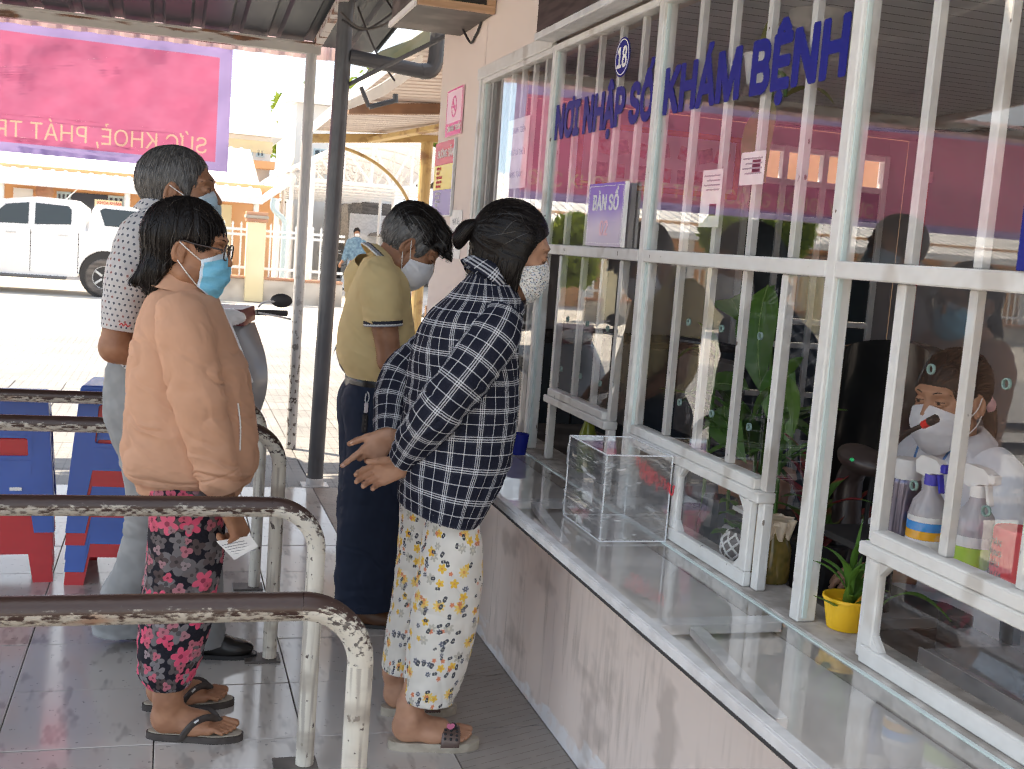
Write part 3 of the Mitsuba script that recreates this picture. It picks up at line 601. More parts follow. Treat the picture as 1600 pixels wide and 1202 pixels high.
# long low ward building behind the truck
lb = thing('ward_building', 'long low orange building with a white awning roof behind the pickup', 'building')
part(lb, 'wall', box(-30, 2.7, 31.0, 31.3, -0.1, 2.6), 'mat_house_orange')
rf = part(lb, 'roof', thicken(corrugated(-31, 2.2, 29.9, 36, lambda x, y: 2.22 + (y - 29.9) * 0.26, 0.30, 0.03), 0.01), 'mat_white_paint')
part(lb, 'awning_edge', box(-31, 2.2, 29.84, 29.895, 2.08, 2.27), 'mat_white_paint')
part(lb, 'roof', hull([[2.2, 29.9, 2.10], [3.0, 29.9, 2.72], [2.2, 29.9, 2.25], [3.0, 29.9, 2.87], [2.2, 36, 2.6], [3.0, 36, 3.2], [2.2, 36, 2.5], [3.0, 36, 3.1]]), 'mat_white_paint')
for k, (x0, x1, kind) in enumerate(((-5.3, -4.5, 'b'), (-3.75, -3.3, 'w'), (-2.75, -2.42, 'b'), (-2.41, -1.55, 'd'), (-1.54, -1.15, 'b'), (0.55, 1.12, 'g'), (1.18, 1.50, 'c'))):
    z0 = 0.0 if kind in 'dgc' else 0.95
    w = part(lb, 'window' if kind in 'bw' else 'door', box(x0, x1, 30.955, 30.999, z0, 2.02), {'b': 'mat_blue_frame', 'w': 'mat_white_paint', 'd': 'mat_dark_window', 'g': 'mat_green_paint', 'c': 'mat_house_cream'}[kind])
    if kind in 'b':
        for i in range(3):
            for z in (1.03, 1.36, 1.69):
                a = x0 + 0.04 + i * (x1 - x0 - 0.04) / 3
                part(w, 'pane', box(a, a + (x1 - x0) / 3 - 0.06, 30.945, 30.954, z, z + 0.27), 'mat_dark_window')
    if kind == 'g':
        for z in np.arange(0.1, 2.0, 0.09):
            part(w, 'slat', box(x0 + 0.03, x1 - 0.03, 30.93, 30.954, z, z + 0.06), 'mat_green_paint')
for x in range(-29, -6, 3):
    part(lb, 'window', box(x, x + 1.3, 30.955, 30.999, 0.9, 1.95), 'mat_dark_window'); part(lb, 'pillar', box(x - 0.9, x - 0.55, 30.7, 30.998, -0.05, 2.2), 'mat_house_white')
for x in (-1.05, -3.9, 2.05):
    part(lb, 'post', rod((x, 30.0, -0.06), (x, 30.0, 2.2), 0.07), 'mat_white_paint')
part(lb, 'hanging_ornament', xf(lathe([(0, -0.13), (0.2, -0.06), (0.22, 0.0), (0.16, 0.08), (0, 0.12)], 14), frame((-3.0, 30.6, 1.98), X_, Z_, -Y_)), 'mat_stone_red', label='rusty red round hanging under the awning')
pl = thing('wall_plaque', 'small cream plaque with red writing hung before the low building', 'sign')
part(pl, 'board', box(-1.80, -1.17, 29.98, 30.02, 1.68, 1.88), 'mat_house_cream')
part(pl, 'lettering', text('KHOA KHÁM', 0.07, (-1.74, 29.975, 1.77), X_, Z_, bold=True, sx=0.95), 'mat_sign_red')
for x, z in ((2.35, 0), (2.62, 0)):
    whole('steel_post', join([rod((x, 27.5, -0.06), (x, 27.5, 2.2), 0.055)]), 'mat_white_paint', 'white steel post %s the drain elbow beyond the fence' % ('left of' if x < 2.5 else 'right of'), 'post')
whole('downpipe', tube(smoothpath([(2.25, 27.3, 2.2), (2.25, 27.3, 1.95), (2.5, 27.3, 1.72), (2.52, 27.3, 1.5), (2.52, 27.3, -0.05)], 5), 0.06, 8), 'mat_blue_frame', 'pale crooked downpipe between two white posts beyond the fence', 'pipe')

# white houses further back
def house(name, label, x0, x1, y0, y1, h, m, wins, roof=0.9):
    hs = thing(name, label, 'house')
    part(hs, 'wall', box(x0, x1, y0, y1, -0.1, h), m)
    part(hs, 'roof', hull([[x0 - 0.4, y0 - 0.4, h + 0.01], [x1 + 0.4, y0 - 0.4, h + 0.01], [x0 - 0.4, y1 + .4, h + 0.01], [x1 + 0.4, y1 + .4, h + 0.01], [x0, (y0 + y1) / 2, h + roof], [x1, (y0 + y1) / 2, h + roof]]), 'mat_white_paint')
    for (a, b, c, d) in wins:
        w = part(hs, 'window', box(a, b, y0 - 0.04, y0 - 0.002, c, d), 'mat_blue_frame')
        part(w, 'pane', box(a + 0.06, (a + b) / 2 - 0.03, y0 - 0.05, y0 - 0.0405, c + 0.06, d - 0.06), 'mat_dark_window'); part(w, 'pane', box((a + b) / 2 + 0.03, b - 0.06, y0 - 0.05, y0 - 0.0405, c + 0.06, d - 0.06), 'mat_dark_window')
    return hs
hs = house('house', 'pale house with a yellow band beside the banner edge', -2.0, 3.2, 41, 48, 4.6, 'mat_house_white', [(0.2, 1.0, 2.9, 3.6), (2.0, 2.6, 3.9, 4.2), (2.7, 3.0, 3.9, 4.2)], 1.6)
part(hs, 'band', box(-2.0, 3.25, 40.95, 40.998, 4.05, 4.45), 'mat_house_cream'); part(hs, 'balcony', box(1.4, 3.3, 40.2, 40.94, 3.5, 3.75), 'mat_house_orange')
house('house', 'tall white house with small shuttered windows between the two poles', 4.3, 8.2, 44, 52, 6.2, 'mat_house_white', [(5.0, 5.5, 3.7, 4.6), (6.2, 6.7, 3.7, 4.6)], 1.2)

# second canopy past the corner: beige ribbed roof on yellow and brown steel
sc = thing('side_canopy', 'beige ribbed canopy on yellow steel beyond the corner of the wall', 'canopy')
part(sc, 'roof_sheet', thicken(corrugated(1.60, 7.5, 7.3, 14.0, lambda x, y: 2.83 - (y - 7.3) * 0.022 + (x - 1.6) * 0.055, 0.20, 0.024, 'x'), 0.004), 'mat_beige_sheet')
part(sc, 'beam', hull([[x, y, z + (x - 1.55) * 0.1] for x in (1.55, 6.5) for y in (10.95, 11.05) for z in (2.60, 2.70)]), 'mat_brown_steel')
part(sc, 'beam', hull([[x, y, z + (x - 1.55) * 0.1] for x in (1.5, 6.5) for y in (13.95, 14.05) for z in (2.53, 2.63)]), 'mat_yellow_steel', label='yellow steel end beam')
part(sc, 'post', rod((2.96, 14, -0.05), (2.96, 14, 2.68), 0.075, sides=14), 'mat_yellow_steel')
part(sc, 'post', rod((6.4, 14, -0.05), (6.4, 14, 3.0), 0.075, sides=14), 'mat_yellow_steel')
for s in (-1, 1):
    t = np.linspace(0, 1, 14)
    part(sc, 'arched_brace', tube(np.stack([2.96 + s * (0.09 + 1.05 * (1 - np.cos(t * 1.45)) / 0.88), 14 + 0 * t, 1.55 + 0.98 * np.sin(t * 1.45)], 1), 0.020, 8), 'mat_yellow_steel')
part(sc, 'rafter', hull([[2.2 + a, 14.0, 2.60 + b] for a in (0, 0.12) for b in (0, 0.05)] + [[3.3 + a, 11.1, 2.81 + b] for a in (0, 0.12) for b in (0, 0.05)]), 'mat_yellow_steel')
part(sc, 'barge_board', thicken(quadstrip(V([1.585, 7.3, 2.80], [1.58, 14.1, 2.66]), V([1.585, 7.3, 2.93], [1.58, 14.1, 2.78])), 0.01), 'mat_white_paint')
part(sc, 'lamp_bar', box(2.55, 3.1, 10.6, 10.68, 2.64, 2.69), 'mat_brown_steel')
gf = thing('gutter_flap', 'bent green tin gutter flap beside the drain elbow', 'gutter')
part(gf, 'sheet', thicken(quadstrip(V([1.12, 7.4, 2.45], [1.34, 7.4, 2.60], [1.62, 7.4, 2.80]), V([1.20, 7.3, 2.62], [1.40, 7.3, 2.72], [1.62, 7.3, 2.90])), 0.006), 'mat_green_tin')
part(gf, 'sheet', thicken(quadstrip(V([1.10, 8.5, 2.33], [1.45, 8.5, 2.50], [1.72, 8.5, 2.72]), V([1.14, 8.4, 2.40], [1.42, 8.4, 2.58], [1.70, 8.4, 2.82])), 0.006), 'mat_white_paint')
part(gf, 'strut', rod((1.13, 7.5, 2.42), (1.19, 7.5, 2.30), 0.014), 'mat_pvc_gray'); part(gf, 'strut', rod((1.19, 7.5, 2.30), (1.36, 7.5, 2.36), 0.016), 'mat_pvc_gray'); part(gf, 'strut', rod((1.36, 7.5, 2.345), (1.355, 7.5, 2.40), 0.018), 'mat_pvc_gray')

# white arched truss canopy over the lane
ac = thing('arched_canopy', 'white arched truss canopy over the lane where a person walks', 'canopy')
XA, HA, ZA = 4.55, 1.75, 2.55
arch = lambda t: np.stack([XA + HA * t, 0 * t, ZA + 0.98 * np.sqrt(np.clip(1 - (0.93 * t) ** 2, 0, 1)) - 0.36 * 0], -1)
tt = np.linspace(-1, 1, 25)
for k, y in enumerate(np.arange(25, 41, 2.2)):
    r = 0.045 if k == 0 else 0.025
    P = arch(tt); P[:, 1] = y
    part(ac, 'arch_rib', tube(P, r, 8, ref=(0, 1, 0)), 'mat_white_paint')
    part(ac, 'tie_bar', rod((XA - HA, y, ZA + 0.03), (XA + HA, y, ZA + 0.03), r), 'mat_white_paint')
    q = [-0.60, -0.25, 0.25, 0.60]
    for a in q:
        z = arch(np.array([a]))[0, 2]
        part(ac, 'web_bar', rod((XA + HA * a, y, ZA + 0.04), (XA + HA * a, y, z), r * 0.75, sides=6), 'mat_white_paint')
    for a, b in ((-0.25, 0.0), (0.25, 0.0), (-0.60, -0.25), (0.60, 0.25), (-0.9, -0.6), (0.9, 0.6)):
        z = arch(np.array([a]))[0, 2]
        part(ac, 'web_bar', rod((XA + HA * a, y, z - 0.02), (XA + HA * b, y, ZA + 0.04), r * 0.7, sides=6), 'mat_white_paint')
    for s in (-1, 1):
        part(ac, 'post', rod((XA + s * HA * 0.97, y, -0.06), (XA + s * HA * 0.97, y, ZA + 0.35), 0.05, sides=8), 'mat_white_paint')
def vault(u, v):
    P = arch(u * 2 - 1) * 1.0; P[..., 2] += 0.06; P[..., 1] = 24.6 + 17 * v; return P
part(ac, 'roof_sheet', grid(vault, 25, 12)[0], 'mat_fiber', smooth=True)
# sheds along the lane
sh = thing('lane_shed', 'grey shed with a barred gate at the end of the lane', 'shed')
part(sh, 'wall', box(2.9, 3.6, 36, 46, -0.06, 2.3), 'mat_house_white'); part(sh, 'wall', box(6.0, 9.5, 38, 46, -0.06, 2.6), 'mat_sheet_gray')
part(sh, 'gate', box(5.6, 6.9, 37.9, 37.96, 0, 2.2), 'mat_alu'); part(sh, 'back_wall', box(3.6, 6.0, 46, 46.3, -0.06, 2.6), 'mat_sheet_gray')
part(sh, 'roof', hull([[6.2, 34, 1.5], [6.3, 34, 1.6], [8.8, 34, 2.2], [8.8, 34, 2.3], [6.2, 40, 1.5], [6.3, 40, 1.6], [8.8, 40, 2.2], [8.8, 40, 2.3]]), 'mat_sheet_gray')

# ------------------------------------------------------------ trees and bushes
def leaf_cloud(centers, radii, n, size, seed):
    r = np.random.default_rng(seed); out_v, out_f = [], []
    for c, R in zip(centers, radii):
        d = r.normal(size=(n, 3)); d /= np.linalg.norm(d, axis=1, keepdims=True)
        p = np.asarray(c) + d * np.asarray(R) * (r.random((n, 1)) ** 0.4) * (0.75 + 0.5 * meshkit.noise(d * 2.2 + seed)[:, None])
        a = r.normal(size=(n, 3)); a /= np.linalg.norm(a, axis=1, keepdims=True)
        b = np.cross(a, r.normal(size=(n, 3))); b /= np.linalg.norm(b, axis=1, keepdims=True)
        s = size * (0.6 + 0.8 * r.random((n, 1)))
        q = np.stack([p - a * s, p + b * s * 0.38, p + a * s, p - b * s * 0.38], 1).reshape(-1, 3)
        k = np.arange(n)[:, None] * 4 + sum(len(x) for x in out_v)
        out_f.append(np.vstack([k + [0, 1, 2], k + [0, 2, 3]])); out_v.append(q)
    return TM(np.vstack(out_v), np.vstack(out_f))
def tree(name, label, x, y, h, crown, seed, n=2600, size=0.13, group=None):
    t = thing(name, label, 'tree' if 'tree' in name else 'bush', group); r = np.random.default_rng(seed)
    part(t, 'trunk', tube(smoothpath([(x, y, -0.06), (x + 0.05, y, h * 0.3), (x - 0.05, y + 0.05, h * 0.62)], 5), np.linspace(0.05 * h * 0.5, 0.02 * h * 0.5, 11), 8), 'mat_bark')
    cs, rs = [], []
    for k in range(7):
        a = r.uniform(0, 6.28); rad = r.uniform(0.1, 0.62) * crown
        cs.append((x + rad * math.cos(a), y + rad * math.sin(a), h * r.uniform(0.55, 0.92))); rs.append(np.array([1, 1, 0.8]) * crown * r.uniform(0.35, 0.6))
        part(t, 'limb', rod((x, y, h * 0.4), cs[-1], 0.012 * h, 0.004 * h, 6), 'mat_bark')
    part(t, 'crown', leaf_cloud(cs, rs, n, size, seed), 'mat_foliage')
tree('tree', 'green tree rising behind the white house between the poles', 5.5, 56, 7.4, 1.3, 3, 1500, 0.16)
tree('tree', 'yellow green tree above the arched canopy', 7.0, 54, 7.6, 3.0, 4, 2500, 0.22)
tree('tree', 'spreading tree over the right end of the arched canopy', 11.0, 52, 8.4, 3.4, 5, 2500, 0.22)
tree('bush', 'sunlit yellow green bush mirrored left of the desk number plate', -5.0, 22.5, 2.1, 1.2, 11, 2200, 0.10)
tree('bush', 'sunlit yellow green bush mirrored right of the bowing head', -9.6, 22.6, 2.6, 1.15, 12, 2200, 0.10)

# ------------------------------------------------------------ white pickup truck
tk = thing('pickup_truck', 'white double cab pickup with a canopy over its bed parked across the yard', 'pickup truck')
YN, YF = 23.25, 25.0
def side_prism(pts, y0, y1, m, name, bulge=0.0, parent=None, **kw):
    e = extrude(Polygon(pts), y1 - y0); v = np.asarray(e.vertices)
    return part(parent or tk, name, TM(np.stack([v[:, 0], y1 - v[:, 2], v[:, 1]], 1), e.faces), m, **kw)
arch_pts = lambda cx, r, a0=180, a1=0, n=14: [(cx + r * math.cos(math.radians(a)), 0.37 + r * math.sin(math.radians(a))) for a in np.linspace(a0, a1, n)]
body = [(-5.35, 0.42), (-5.1, 0.30)] + arch_pts(-4.35, 0.46) + [(-3.8, 0.30), (-1.68, 0.30)] + arch_pts(-1.18, 0.46) + [(-0.6, 0.34), (-0.02, 0.44), (0.0, 1.14), (-1.55, 1.17), (-3.7, 1.15), (-4.9, 1.02), (-5.35, 0.86)]
side_prism(body, YN, YF, 'mat_white_gloss', 'body')
cab = [(-3.75, 1.152), (-3.05, 1.66), (-2.4, 1.76), (-1.75, 1.74), (-1.56, 1.60), (-1.54, 1.172)]
def cabin(pts, name, inset, m='mat_white_gloss'):
    n = len(pts); z0, z1 = min(p[1] for p in pts), max(p[1] for p in pts)
    P = [[x, (YN if s == 0 else YF) + (1 if s == 0 else -1) * (0.03 + inset * (z - z0) / (z1 - z0)), z] for s in (0, 1) for x, z in pts]
    return part(tk, name, hull(P), m)
cb = cabin(cab, 'cab', 0.13)
cp = cabin([(-1.50, 1.172), (-1.44, 1.60), (-1.36, 1.70), (-0.35, 1.69), (-0.2, 1.64), (-0.03, 1.142)], 'bed_canopy', 0.10)
def side_window(pts, host, z0, z1, inset):
    P = [[x, YN + 0.03 + inset * (z - z0) / (z1 - z0) - 0.006, z] for x, z in pts]
    c = np.mean(P, 0); Q = np.array(P); n = len(P)
    return part(host, 'window', hull(np.vstack([Q, Q + [0, 0.02, 0]])), 'mat_dark_window')
side_window([(-3.30, 1.22), (-2.95, 1.58), (-2.55, 1.64), (-2.55, 1.24)], cb, 1.152, 1.76, 0.13)
side_window([(-2.44, 1.24), (-2.44, 1.64), (-1.86, 1.62), (-1.80, 1.55), (-1.80, 1.28)], cb, 1.152, 1.76, 0.13)
side_window([(-1.20, 1.30), (-1.30, 1.58), (-1.24, 1.63), (-0.45, 1.61), (-0.40, 1.56), (-0.52, 1.29)], cp, 1.142, 1.70, 0.10)
for x in (-2.84, -1.93):
    part(tk, 'door_handle', box(x - 0.09, x + 0.09, YN - 0.03, YN - 0.001, 1.055, 1.085, 0.01), 'mat_alu')
for x in (-3.62, -2.50, -1.66):
    part(tk, 'door_seam', box(x - 0.006, x + 0.006, YN - 0.002, YN + 0.01, 0.36, 1.14), 'mat_black')
part(tk, 'step_board', box(-3.75, -1.85, YN - 0.10, YN + 0.06, 0.24, 0.30, 0.015), 'mat_pvc_gray')
for cx in (-4.35, -1.18):
    part(tk, 'arch_liner', xf(lathe([(0.0, 0), (0.452, 0), (0.452, 0.5), (0, 0.5)], 28), frame((cx, YN + 0.03, 0.37), X_, Z_, V(0, 1, 0)) @ np.diag([1, 1, 1, 1.0])), 'mat_black')
    w = part(tk, 'wheel', xf(lathe([(0.20, 0.0), (0.25, -0.02), (0.33, -0.02), (0.375, 0.02), (0.375, 0.2), (0.33, 0.23), (0.2, 0.22)], 28), frame((cx, YN + 0.03, 0.32), X_, Z_, V(0, 1, 0))), 'mat_sheet_gray', smooth=40)
    part(w, 'rim', xf(lathe([(0.0, 0.03), (0.06, 0.015), (0.08, 0.05), (0.17, 0.06), (0.215, -0.01), (0.23, 0.02)], 24), frame((cx, YN + 0.025, 0.32), X_, Z_, V(0, 1, 0))), 'mat_alu', smooth=30)
    for a in range(5):
        d = V(math.cos(a * 1.2566), 0, math.sin(a * 1.2566))
        part(w, 'spoke', rod(V(cx, YN + 0.045, 0.32) + d * 0.05, V(cx, YN + 0.03, 0.32) + d * 0.2, 0.03, 0.022, 6), 'mat_alu')
part(tk, 'aerial', rod((-1.95, 23.9, 1.75), (-1.72, 23.9, 2.0), 0.01, 0.006, 5), 'mat_alu')
part(tk, 'tail_lamp', box(-0.13, -0.002, YN - 0.012, YN - 0.0005, 0.72, 1.05, 0.004), 'mat_sign_red')
# ------------------------------------------------------------ queue rails
for i, (y, zc, xe) in enumerate(((2.24, 0.730, 0.405), (3.05, 0.738, 0.412), (3.875, 0.806, 0.382), (4.69, 0.772, 0.385))):
    q = thing('queue_rail', ('nearest worn brown queue rail crossing the bottom of the picture', 'second worn brown queue rail in front of the woman in the peach jacket',
        'third worn queue rail passing behind the woman in the peach jacket', 'farthest worn queue rail just before the stacked stools')[i], 'rail', 'queue rails standing in a row')
    r, R = (0.029, 0.027, 0.026, 0.025)[i], 0.125
    n = 120
    part(q, 'bar', tube(np.stack([np.linspace(-1.75, xe - R, n), np.full(n, y), np.full(n, zc)], 1), r, 20, caps=False), 'mat_rail_paint', smooth=True)
    a = np.linspace(0, math.pi / 2, 18)
    part(q, 'bend', tube(np.stack([xe - R + R * np.sin(a), 0 * a + y, zc - R + R * np.cos(a)], 1), np.linspace(r, r * 0.93, 18), 20, caps=False, ref=(0, 1, 0)), 'mat_bend_paint', smooth=True)
    part(q, 'post', rod((xe, y, zc - R), (xe, y, 0.004), r * 0.93, sides=20), 'mat_post_paint', smooth=40)
    part(q, 'post', rod((-1.5, y, zc - r), (-1.5, y, 0.004), r * 0.93, sides=14), 'mat_post_paint', smooth=40)
    part(q, 'foot_plate', box(xe - 0.085, xe + 0.035, y - 0.045, y + 0.045, 0.0015, 0.009, 0.001), 'mat_sheet_gray')
    part(q, 'foot_plate', box(-1.56, -1.44, y - 0.045, y + 0.045, 0.0015, 0.009, 0.001), 'mat_sheet_gray')

# ------------------------------------------------------------ stacked plastic stools
from shapely.geometry import box as sbox
def stool_meshes():
    H, wt, wb = 0.45, 0.145, 0.182
    ms = []
    slope = (wb - wt) / H
    outer = Polygon([(-wt, H - 0.012), (wt, H - 0.012), (wb - 0.004, 0), (wb - 0.075, 0), (wb - 0.095, 0.115), (-wb + 0.095, 0.115), (-wb + 0.075, 0), (-wb + 0.004, 0)])
    win = Polygon([(-0.07, 0.235), (0.07, 0.235), (0.062, 0.365), (-0.062, 0.365)]).buffer(0.012)
    inset = Polygon([(-0.085, 0.155), (0.085, 0.155), (0.085, 0.20), (-0.085, 0.20)]).buffer(0.006)
    pan = outer.difference(win)
    for k in range(4):
        e = extrude(pan, 0.0045); v = np.asarray(e.vertices)
        P = np.stack([v[:, 0], -(wt + (H - v[:, 1]) * slope) + v[:, 2], v[:, 1]], 1)
        rib = extrude(win.buffer(0.012).difference(win), 0.004); rv = np.asarray(rib.vertices)
        RP = np.stack([rv[:, 0], -(wt + (H - rv[:, 1]) * slope) - 0.003 + rv[:, 2] * 0.7, rv[:, 1]], 1)
        band = extrude(inset, 0.004); bv = np.asarray(band.vertices)
        BP = np.stack([bv[:, 0], -(wt + (H - bv[:, 1]) * slope) - 0.0035 + bv[:, 2], bv[:, 1]], 1)
        ms.append(xf(join([TM(P, e.faces), TM(RP, rib.faces), TM(BP, band.faces)]), rotm((0, 0, 1), 90 * k)))
    t = 0.010
    top = hull([[sx * (wt - a), sy * (wt - a), z] for sx in (-1, 1) for sy in (-1, 1) for a, z in ((0, H - 0.012), (0.003, H - 0.004), (t, H))])
    ms.append(top)
    return ms
SM = stool_meshes()
SPLY = {c: [mikit.ply(m, 'mat_plastic_' + c) for m in SM] for c in ('blue', 'red')}
def stack(x, y, rz, levels, side):
    for n, (dz, c) in enumerate(levels):
        last = n == len(levels) - 1
        same = sum(1 for l in levels[:n + 1] if l[1] == c); nth = ('lowest', 'second', 'third', 'fourth', 'fifth')[same - 1]
        lab = f'{c} plastic stool topping the {side} stack behind the rails' if last else f'{nth} {c} plastic stool, counted upward, in the {side} stack behind the rails'
        k = thing('plastic_stool', lab, 'stool', 'blue and red stools stacked behind the rails')
        M = T4().translate([x, y, dz]).rotate([0, 0, 1], rz)
        for m, nm in zip(SPLY[c], ('side_panel', 'side_panel', 'side_panel', 'side_panel', 'seat')):
            kk = unique(k + '__' + nm); scene[kk] = {**m, 'to_world': M}
stack(-0.595, 4.97, 4, [(0, 'red'), (0.07, 'red'), (0.135, 'red'), (0.205, 'blue'), (0.29, 'blue')], 'left')
stack(-0.160, 4.92, -5, [(0, 'red'), (0.055, 'blue'), (0.105, 'blue'), (0.165, 'red'), (0.215, 'blue'), (0.29, 'red'), (0.355, 'blue')], 'right')
whole('stool_tag', box(-0.57, -0.525, 4.797, 4.7985, 0.375, 0.388), 'mat_paper', 'tiny white paper tag on the side of the left stool stack', 'tag')

# ------------------------------------------------------------ scooters
def scooter(x, y, rz, label, col='mat_white_gloss'):
    s = thing('scooter', label, 'scooter')
    M = np.eye(4); M[:3, 3] = (x, y, 0.0); M = M @ rotm((0, 0, 1), rz)
    P = lambda n, m, mt, **k: part(s, n, xf(m, M), mt, **k)
    # local: +x forward
    for cx, nm in ((0.62, 'wheel'), (-0.62, 'wheel')):
        w = P(nm, xf(lathe([(0.20, -0.03), (0.245, -0.04), (0.27, 0), (0.245, 0.04), (0.20, 0.03)], 28), frame((cx, 0, 0.27), X_, Z_, -Y_)), 'mat_rubber', smooth=40)
        part(w, 'rim', xf(xf(lathe([(0.0, -0.03), (0.05, -0.03), (0.06, -0.01), (0.17, -0.01), (0.2, -0.03), (0.2, 0.03), (0.17, 0.01), (0.06, 0.01), (0.05, 0.03), (0, 0.03)], 20), frame((cx, 0, 0.27), X_, Z_, -Y_)), M), 'mat_alu')
    P('front_fender', grid(lambda u, v: np.stack([0.62 + 0.30 * np.cos(0.15 + u * 2.4), (v - 0.5) * 0.15, 0.27 + 0.30 * np.sin(0.15 + u * 2.4) - 0.10 * (v - 0.5) ** 2 * 4], -1), 16, 8)[0], col, smooth=True)
    for t in (-1, 1): P('fork', rod((0.60, t * 0.07, 0.27), (0.42, t * 0.06, 0.72), 0.018), 'mat_alu')
    sh = grid(lambda u, v: np.stack([0.40 + 0.11 * np.sin(u * 3.0) - 0.13 * (v - 0.5) ** 2 * 4 + 0.10 * (1 - u), (v - 0.5) * (0.30 + 0.16 * np.sin(u * 3.1)), 0.32 + 0.62 * u], -1), 20, 14)[0]
    P('front_shield', thicken(sh, 0.012), col, smooth=50)
    P('handlebar_cover', hull([[0.30, -0.16, 0.96], [0.30, 0.16, 0.96], [0.46, -0.09, 0.93], [0.46, 0.09, 0.93], [0.33, -0.15, 1.04], [0.33, 0.15, 1.04], [0.45, -0.07, 1.02], [0.45, 0.07, 1.02], [0.48, 0, 0.97]]), mat('maroon', C((0.10, 0.025, 0.03)), 0.3) if col == 'mat_scooter_gray' else 'mat_black', smooth=30)
    P('headlight', xf(trimesh.creation.icosphere(2, 1.0), np.diag([0.06, 0.10, 0.05, 1]) + np.array([[0, 0, 0, 0.44], [0, 0, 0, 0], [0, 0, 0, 0.975], [0, 0, 0, 0]])), 'mat_alu', smooth=True)
    for t in (-1, 1):
        P('grip', rod((0.30, t * 0.16, 1.0), (0.24, t * 0.34, 1.0), 0.017), 'mat_rubber')
        P('brake_lever', tube(smoothpath([(0.33, t * 0.17, 1.0), (0.34, t * 0.26, 0.99), (0.29, t * 0.36, 0.97)], 5), 0.006, 6), 'mat_alu')
        mr = P('mirror', xf(trimesh.creation.icosphere(2, 1.0), frame((0.30, t * 0.30, 1.075), X_ * 0.022, Y_ * 0.062, Z_ * 0.04)), 'mat_rubber', smooth=True)
        part(mr, 'stalk', xf(tube(smoothpath([(0.31, t * 0.17, 1.03), (0.32, t * 0.20, 1.06), (0.31, t * 0.27, 1.07)], 5), 0.006, 6), M), 'mat_alu')
    P('leg_shield', hull([[0.30, -0.13, 0.35], [0.30, 0.13, 0.35], [0.36, -0.10, 0.9], [0.36, 0.10, 0.9], [0.26, -0.10, 0.85], [0.26, 0.10, 0.85]]), 'mat_sheet_gray')
    P('floorboard', box(-0.2, 0.36, -0.13, 0.13, 0.26, 0.34, 0.02), 'mat_sheet_gray')
    P('rear_body', hull([[-0.15, -0.10, 0.34], [-0.15, 0.10, 0.34], [-0.10, -0.12, 0.66], [-0.10, 0.12, 0.66], [-0.85, -0.10, 0.60], [-0.85, 0.10, 0.60], [-0.95, 0, 0.74], [-0.8, -0.12, 0.72], [-0.8, 0.12, 0.72]]), col, smooth=30)
    P('seat', hull([[-0.05, -0.10, 0.67], [-0.05, 0.10, 0.67], [0.0, 0, 0.70], [-0.85, -0.11, 0.73], [-0.85, 0.11, 0.73], [-0.1, -0.10, 0.74], [-0.1, 0.10, 0.74], [-0.75, -0.10, 0.80], [-0.75, 0.10, 0.80]]), 'mat_black', smooth=40)
    P('number_plate', box(-0.99, -0.975, -0.07, 0.07, 0.45, 0.56), 'mat_paper')
    return s
mat('scooter_gray', C((0.20, 0.20, 0.21)), 0.25, clearcoat=0.6)
scooter(0.32, 6.95, -90, 'grey scooter with a maroon handlebar behind the woman in the peach jacket', 'mat_scooter_gray')
scooter(2.55, 11.8, 190, 'dark scooter parked past the wall corner behind the man in the yellow shirt', 'mat_black')
scooter(4.15, 30.2, 240, 'small dark scooter standing beside the walking person in the lane', 'mat_black')
whole('lane_bollard', rod((2.05, 9.2, -0.05), (2.05, 9.2, 0.95), 0.035), 'mat_brown_steel', 'rusty brown post standing just past the wall corner', 'post')

# ------------------------------------------------------------ clear ballot box on the counter
bx = thing('ballot_box', 'clear acrylic box with red lettering and creased film wrap on the glass counter', 'box')
X0, X1, YA, YZ, Z0, Z1 = 1.128, 1.318, 2.785, 3.08, 0.7125, 0.948
def pane4(a, b, c, d): return TM([a, b, c, d], [[0, 1, 2], [0, 2, 3]])
part(bx, 'acrylic_sheet', pane4([X0, YA, Z0], [X1, YA, Z0], [X1, YA, Z1], [X0, YA, Z1]), 'mat_acrylic')
part(bx, 'acrylic_sheet', pane4([X0, YA, Z0], [X0, YZ, Z0], [X0, YZ, Z1], [X0, YA, Z1]), 'mat_acrylic')
part(bx, 'acrylic_sheet', pane4([X1, YA, Z0], [X1, YZ, Z0], [X1, YZ, Z1], [X1, YA, Z1]), 'mat_acrylic')
part(bx, 'acrylic_sheet', pane4([X0, YZ, Z0], [X1, YZ, Z0], [X1, YZ, Z1], [X0, YZ, Z1]), 'mat_acrylic')
part(bx, 'acrylic_lid', pane4([X0 - .004, YA - .004, Z1], [X1 + .004, YA - .004, Z1], [X1 + .004, YZ + .004, Z1], [X0 - .004, YZ + .004, Z1]), 'mat_acrylic')
part(bx, 'acrylic_sheet', pane4([X0, YA, Z0 + .002], [X1, YA, Z0 + .002], [X1, YZ, Z0 + .002], [X0, YZ, Z0 + .002]), 'mat_acrylic')
mat('acrylic_edge', C((0.62, 0.64, 0.66)), 0.15, spec=0.8)
e = 0.0016
for x in (X0, X1):
    for y in (YA, YZ): part(bx, 'edge', box(x - e, x + e, y - e, y + e, Z0, Z1), 'mat_acrylic_edge')
    for z in (Z0 + 0.001, Z1): part(bx, 'edge', box(x - e, x + e, YA + e, YZ - e, z - e, z + e), 'mat_acrylic_edge')
for y in (YA, YZ):
    for z in (Z0 + 0.001, Z1): part(bx, 'edge', box(X0 + e, X1 - e, y - e, y + e, z - e, z + e), 'mat_acrylic_edge')
